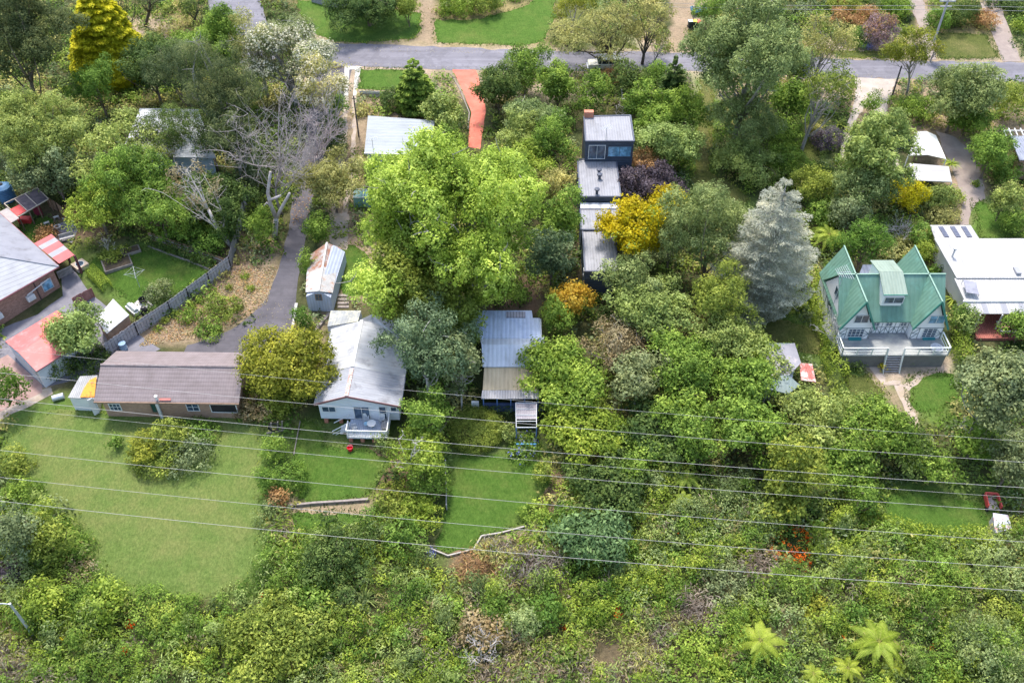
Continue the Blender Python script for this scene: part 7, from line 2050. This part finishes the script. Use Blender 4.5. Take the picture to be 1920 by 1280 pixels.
# ---- foreground bush land
tree('dark', 632, 1050, 150, 130, 'large glossy dark green shrub tree below the retaining wall', .6, leaf=.27)
tree('green', 590, 1120, 110, 80, 'green scrub tree under the glossy dark one', .5)
tree('fern', 1105, 1003, 140, 115, 'dark blue green ferny tree right of the middle lawn tip', .8, aspect=.35, leaf=.42, up=.6)
tree('olive', 520, 1200, 180, 130, 'wide olive green scrub tree at the bottom left of centre', .5, leaf=.27)
tree('olive', 600, 1180, 120, 100, 'rounded olive scrub tree beside the wide one at the bottom', .5, leaf=.27)
tree('yellowgreen', 75, 1130, 80, 70, 'yellow green round tree beside the street light', .8)
tree('yellowgreen', 195, 1130, 80, 70, 'yellow green tree at the lower left corner of the big lawn', .6)
tree('greygreen', 30, 1000, 90, 120, 'grey green tree at the left edge below the big lawn', 1)
tree('olive', 90, 1010, 90, 100, 'olive tree on the left boundary of the big lawn', .8)
bush('dry', 150, 1075, 60, 40, 'dry beige shrub on the lower left lawn boundary')
bush('green', 40, 930, 70, 60, 'green shrub on the upper left lawn boundary')
bush('olive', 30, 870, 60, 50, 'olive shrub at the left edge beside the big lawn')
bush('purple', 20, 1075, 60, 50, 'brown purple shrub at the left edge above the street light')
bush('bright', 1025, 1150, 70, 70, 'lime green shrub above the fallen dead branch')
bush('greygreen', 1355, 1095, 100, 70, 'grey green rounded shrub in the right foreground')
bush('yellowgreen', 1300, 1235, 110, 80, 'lime yellow shrub clump at the bottom right of centre')
bush('goldolive', 1525, 1140, 60, 40, 'orange yellow shrub above the foreground tree ferns')
bush('bright', 1600, 1150, 40, 50, 'bright green shrub left of the biggest tree fern')
tree('willow', 1850, 1220, 130, 110, 'soft sage tree at the bottom right corner', .5, aspect=.4)
bush('olive', 1880, 1160, 80, 60, 'olive golden shrub at the right edge above the sage tree')
tree('dry', 900, 1180, 90, 70, 'dry grey brown bare shrub tree in the foreground middle', .5, gap=.3, core=False, twigs=4, bark=M_BARKGREY)
dead_tree(1140, 1225, 90, 50, 'fallen grey dead branch lying in the foreground', (1120, 1190), n=8, twigs=6, r0=.1, fine=.03)
dead_tree(900, 1215, 80, 50, 'pale bare twiggy shrub at the bottom middle', (905, 1240), n=8, twigs=6, r0=.06, fine=.025)
tree_fern(1648, 1202, 120, 'largest yellow green tree fern in the bottom right foreground', 1.8, n=10)
tree_fern(1425, 1200, 110, 'second large tree fern left of the largest one', 1.6, n=9)
tree_fern(1590, 1252, 70, 'smaller tree fern at the bottom below the largest one', 1.2, n=9)
tree_fern(1672, 1250, 60, 'small tree fern at the bottom edge under the largest fern', 1.0, n=9)
tree_fern(1525, 1262, 60, 'tree fern clipped by the bottom edge', 1.0, n=9)
tree_fern(1340, 1240, 50, 'pale fern crown beside the lime yellow shrub clump', 1.0, n=9)
tree_fern(1288, 895, 62, 'bright tree fern in the gully crossed by wires', 1.6, 'yellowgreen', 9)
tree_fern(1283, 935, 50, 'lower bright tree fern in the gully', 1.2, 'yellowgreen', 8)
tree_fern(1800, 1068, 50, 'spiky pale fern in the right foreground scrub', .8, 'pale', 10)
strappy(685, 1122, 60, 'large striped flax tuft right of the glossy dark shrub', 'pale', 60)
strappy(745, 1070, 55, 'upper flax tuft below the middle lawn tip', 'pale', 50)
strappy(545, 1215 - 110, 30, 'grey brown grass tussock below the boundary path', 'twig', 60, wid=.03)
bush('redbrown', 890, 1070, 69, 45, 'reddish brown dead tussock below the middle lawn edging', leaf=.5, aspect=.13, droop=.9, dens=44, rnd=.5)
bush('twig', 1010, 1065, 80, 52, 'lilac grey dead tussock right of the reddish one', leaf=.5, aspect=.13, droop=.9, dens=44, rnd=.5)
bush('twig', 1420, 1060, 69, 45, 'lilac grey dead tussock in the right foreground', leaf=.5, aspect=.13, droop=.9, dens=44, rnd=.5)
bush('twig', 1310, 1140, 80, 52, 'grey dead grass clump in the foreground scrub', leaf=.5, aspect=.13, droop=.9, dens=44, rnd=.5)
bush('flame', 1482, 1026, 84, 34, 'large orange flower patch right of the gully trees', leaf=.17, dens=13, group='orange flower clumps')
bush('flame', 1500, 1052, 44, 22, 'small orange flower patch under the large one', leaf=.17, dens=13, group='orange flower clumps')
bush('flame', 1155, 1148, 22, 18, 'orange flower spot in the middle foreground scrub', leaf=.14, dens=20, group='orange flower clumps')
bush('flame', 1066, 1178, 26, 18, 'orange flower spot below the lime green shrub', leaf=.14, dens=16, group='orange flower clumps')
bush('flame', 237, 1222, 18, 22, 'orange flower spot at the bottom left', leaf=.14, dens=20, group='orange flower clumps')
bush('flame', 242, 1170, 20, 16, 'orange flower spot below the big lawn corner', leaf=.14, dens=20, group='orange flower clumps')
bush('white', 765, 1117, 24, 18, 'white flowering spot in the foreground scrub', leaf=.16, dens=16)

# ------------------------------------------------------------------ uncountable scrub and ground cover
OPEN = [pl for pl, _ in LAWNS] + [[(852, 768), (965, 768), (962, 850), (856, 850)], ROAD_TOP + ROAD_BOT,
    [(480, 130), (560, 86), (500, 40), (480, -30), (380, -30), (395, 20), (440, 60), (455, 110)],
    [(575, 124), (660, 130), (640, 200), (613, 300), (587, 370), (577, 430), (562, 500), (554, 560), (546, 620), (532, 668), (340, 668), (352, 648), (420, 625), (470, 594), (500, 560), (524, 500), (540, 430), (548, 370), (566, 300), (580, 200)],
    [(840, 128), (900, 130), (914, 175), (918, 210), (914, 285), (872, 282), (872, 245)],
    [(1590, 140), (1690, 145), (1672, 200), (1690, 330), (1655, 330), (1645, 225), (1600, 240), (1592, 300), (1568, 300), (1588, 220)],
    [(1750, 240), (1795, 255), (1825, 285), (1848, 330), (1850, 375), (1830, 382), (1815, 425), (1780, 430), (1780, 340)],
    [(640, 120), (682, 120), (672, 260), (655, 425), (612, 425), (640, 250)], [(0, 560), (110, 440), (170, 500), (310, 640), (240, 690), (0, 800)],
    [(0, 380), (90, 340), (130, 400), (180, 430), (120, 480), (0, 520)], [(150, 470), (290, 455), (400, 500), (330, 575), (200, 560)],
    [(660, 215), (820, 215), (815, 330), (680, 330)], [(590, 575), (760, 575), (765, 840), (600, 850), (575, 760)],
    [(875, 575), (1030, 575), (1030, 850), (890, 770)], [(1075, 205), (1195, 205), (1175, 550), (1090, 550)], [(560, 450), (640, 450), (640, 590), (560, 590)],
    [(120, 640), (470, 640), (460, 790), (110, 790)], [(1560, 490), (1790, 490), (1790, 700), (1560, 690)], [(1740, 415), (1940, 415), (1940, 645), (1830, 645)],
    [(1600, 690), (1790, 690), (1780, 790), (1700, 800), (1580, 745)], [(1690, 240), (1800, 240), (1800, 370), (1700, 370)], [(1860, 230), (1940, 230), (1940, 310), (1890, 310)],
    [(300, 600), (390, 555), (450, 500), (520, 500), (500, 570), (400, 630), (260, 650)], [(1235, -20), (1350, -20), (1340, 60), (1298, 100), (1250, 100)],
    [(1690, -20), (1740, -20), (1765, 115), (1725, 115)], [(1830, -20), (1875, -20), (1920, 118), (1880, 118)], [(770, -20), (828, -20), (820, 90), (780, 90)],
    [(225, 290), (405, 295), (370, 205), (262, 205)], [(700, 930), (540, 930), (540, 995), (690, 990)]]
def scatter(name, region, step, rad, hgt, pals, dens, leaf, aspect, keep=1.0, label=None, pad=0, thr=None, droop=None, seed=0, up=.55):
    rng = np.random.default_rng(900 + seed)
    c = np.array([P(*q)[:2] for q in region])
    xs = np.arange(c[:, 0].min(), c[:, 0].max(), step); ys = np.arange(c[:, 1].min(), c[:, 1].max(), step)
    X, Y = np.meshgrid(xs, ys); X = X.ravel() + rng.uniform(-.6, .6, X.size) * step; Y = Y.ravel() + rng.uniform(-.6, .6, Y.size) * step
    PX, PY = to_px(X, Y, SLOPE * Y)
    ok = in_poly(PX, PY, region) & (rng.random(X.size) < keep)
    for k_, pl in enumerate(OPEN): ok &= dist_poly(PX, PY, pl) < (-13 if k_ < len(LAWNS) else 0)
    for ex, ey, ew, eh in EXCL: ok &= ((PX - ex) / (ew + 3)) ** 2 + ((PY - ey) / (eh + 3)) ** 2 > 1
    if thr is not None: ok &= fbm(X * .25, Y * .25, 77 + seed) > thr
    X, Y = X[ok], Y[ok]
    if not len(X): return
    f = fbm(X * .22, Y * .22, 55 + seed, 3); f2 = fbm(X * .7, Y * .7, 15 + seed, 2)
    r = rad * rng.uniform(.6, 1.5, len(X)); hz = hgt * (.35 + 1.3 * f2) * rng.uniform(.6, 1.3, len(X))
    v = np.clip((f - .5) * 2.3 + .5 + rng.normal(0, .22, len(X)), 0, .999)
    pid = (v * len(pals)).astype(int)
    for k, pal in enumerate(pals):
        s = pid == k
        if not s.any(): continue
        lob = np.stack([X[s], Y[s], SLOPE * Y[s] + hz[s] * .15, r[s], r[s], hz[s]], 1)
        V, Q, T = crown_cards(lob, rng, dens, leaf, aspect, zmin=-.05, cull=False, shell=.7, droop=droop, up=up, tuft=7)
        o = raw_mesh(name, V, Q, leafmat(pal), None, T)
        tag(o, kind='stuff')
        if label: o["label"] = label
FORE = [(-60, 860), (40, 900), (120, 960), (170, 1025), (205, 1085), (255, 1115), (400, 1122), (480, 1090), (492, 900), (540, 800), (560, 960), (700, 990), (800, 1035), (1050, 1000), (1060, 900), (1640, 900), (1650, 990), (1850, 1012), (1960, 980), (1990, 1320), (-60, 1320)]
DEADP = [[(1080, 1195), (1200, 1165), (1330, 1130), (1350, 1180), (1300, 1215), (1240, 1290), (1100, 1290)], [(850, 1045), (985, 1000), (1050, 1010), (1060, 1085), (920, 1115)], [(880, 1240), (960, 1190), (1040, 1200), (1060, 1290), (870, 1290)], [(1380, 1035), (1440, 1040), (1440, 1090), (1390, 1085)], [(0, 1180), (45, 1190), (60, 1290), (-30, 1290)]]
for pl in DEADP: OPEN.append(pl)
scatter('undergrowth', FORE, 1.3, 1.0, 1.5, ['green', 'bright', 'pale', 'yellowgreen', 'green', 'yellowgreen', 'willow'], 42, .2, .5, seed=1, keep=.9)
scatter('undergrowth', FORE, 1.5, .6, .8, ['pale', 'yellowgreen', 'bright', 'olive', 'willow'], 36, .34, .42, seed=7, keep=.9)
del OPEN[-len(DEADP):]
for k, pl in enumerate(DEADP):
    scatter('dry_scrub', pl, .6, .5, .6, ['twig', 'dry', 'twig', 'khaki'], 44, .4, .16, keep=.95, seed=20 + k, up=.3)
    scatter('undergrowth', pl, 1.1, .6, .7, ['olive', 'greygreen', 'yellowgreen', 'pale'], 40, .24, .5, keep=.75, seed=30 + k)
scatter('dry_scrub', FORE, 1.4, .6, 1.0, ['twig', 'dry', 'khaki'], 30, .42, .14, keep=.4, thr=.46, seed=2, up=.2)
scatter('long_grass', FORE, 1.2, .5, .8, ['yellowgreen', 'pale'], 26, .5, .16, keep=.45, seed=3, droop=.5)
scatter('flowering_scrub', FORE, 3.2, .22, .75, ['flame', 'yellow', 'flame'], 10, .14, .7, keep=.4, seed=4)
ALL = [(-100, -80), (2020, -80), (2020, 1050), (-100, 1050)]
scatter('ground_cover', ALL, 1.25, .85, .55, ['dark', 'olive', 'green', 'greygreen', 'green', 'khaki'], 20, .36, .5, keep=.85, seed=5)
BANK = [(300, 600), (390, 555), (450, 500), (520, 500), (500, 570), (400, 630), (260, 650)]
OPEN.remove(BANK)
scatter('bank_plants', BANK, .8, .22, .22, ['khaki', 'dry', 'olive', 'twig'], 26, .16, .35, keep=.42, seed=6)
OPEN.append(BANK)
def tufts(region, n, pal, hgt, name='grass', seed=0, edge=False, wid=.035):
    rng = np.random.default_rng(300 + seed)
    c = np.array([P(*q)[:2] for q in region])
    X = rng.uniform(c[:, 0].min() - .5, c[:, 0].max() + .5, n * 3); Y = rng.uniform(c[:, 1].min() - .5, c[:, 1].max() + .5, n * 3)
    d = dist_poly(X, Y, [tuple(q) for q in c])
    if edge: ok = np.abs(d + .05) < .5
    else: ok = d > -.1
    X, Y = X[ok][:n], Y[ok][:n]
    h = hgt * rng.uniform(.5, 1.4, len(X)); a = rng.uniform(0, 6.28, len(X)); ln = rng.normal(0, .6, (len(X), 2)) * h[:, None]
    b = np.stack([X, Y, SLOPE * Y], 1); w = np.stack([np.cos(a), np.sin(a), 0 * a], 1) * wid * rng.uniform(.6, 2.2, (len(X), 1))
    t = b + np.stack([ln[:, 0], ln[:, 1], h], 1)
    V = np.stack([b - w, b + w, t + w * .4, t - w * .4], 1).reshape(-1, 3)
    o = raw_mesh(name, V, np.arange(len(X) * 4).reshape(-1, 4), leafmat(pal), None, rng.random(len(X)))
    return tag(o, kind='stuff')
for k, (pl, m) in enumerate(LAWNS):
    W_ = np.array([P(*q)[:2] for q in pl]); ar = abs(np.dot(W_[:, 0], np.roll(W_[:, 1], 1)) - np.dot(W_[:, 1], np.roll(W_[:, 0], 1))) / 2
    rough = m is ML2
    per = np.hypot(*(W_ - np.roll(W_, 1, 0)).T).sum()
    tufts(pl, int(per * 28), 'grass' if k % 3 else 'olive', .18, 'long_grass', seed=60 + k, edge=True)

def litter(name, region, n, pal, size, seed):
    rng = np.random.default_rng(seed)
    c = np.array([P(*q)[:2] for q in region])
    X = rng.uniform(c[:, 0].min(), c[:, 0].max(), n * 4); Y = rng.uniform(c[:, 1].min(), c[:, 1].max(), n * 4)
    d = dist_poly(X, Y, [tuple(q) for q in c])
    ok = (d > 0) & (rng.random(X.size) < fbm(X * .8, Y * .8, seed) * 1.4 - .2)
    X, Y = X[ok][:n], Y[ok][:n]
    p = np.stack([X, Y, SLOPE * Y + .05], 1)
    V, Q = cards(p, np.array([0, 0, 1.0]) + rng.normal(size=p.shape) * .15, size, .6, rng, bend=.05)
    tag(raw_mesh(name, V, Q, leafmat(pal), None, rng.random(len(p))), kind='stuff')
litter('fallen_leaves', [(575, 300), (612, 300), (586, 372), (575, 430), (545, 430), (550, 370)], 320, 'redbrown', .16, 1)
litter('fallen_leaves', [(556, 86), (960, 94), (1310, 99), (1310, 106), (960, 102), (640, 96)], 700, 'dry', .14, 2)
litter('fallen_leaves', [(660, 117), (900, 126), (1300, 128), (1600, 139), (1900, 149), (1900, 156), (1300, 134), (900, 132), (660, 125)], 1400, 'dry', .14, 3)
litter('fallen_leaves', [(470, 600), (530, 560), (545, 620), (530, 660), (430, 655)], 260, 'dry', .1, 4)
litter('fallen_leaves', [(700, 220), (840, 215), (820, 250), (690, 260)], 400, 'redbrown', .14, 5)

litter('fallen_leaves', BANK, 2600, 'dry', .2, 6)
litter('fallen_leaves', BANK, 1600, 'redbrown', .16, 7)
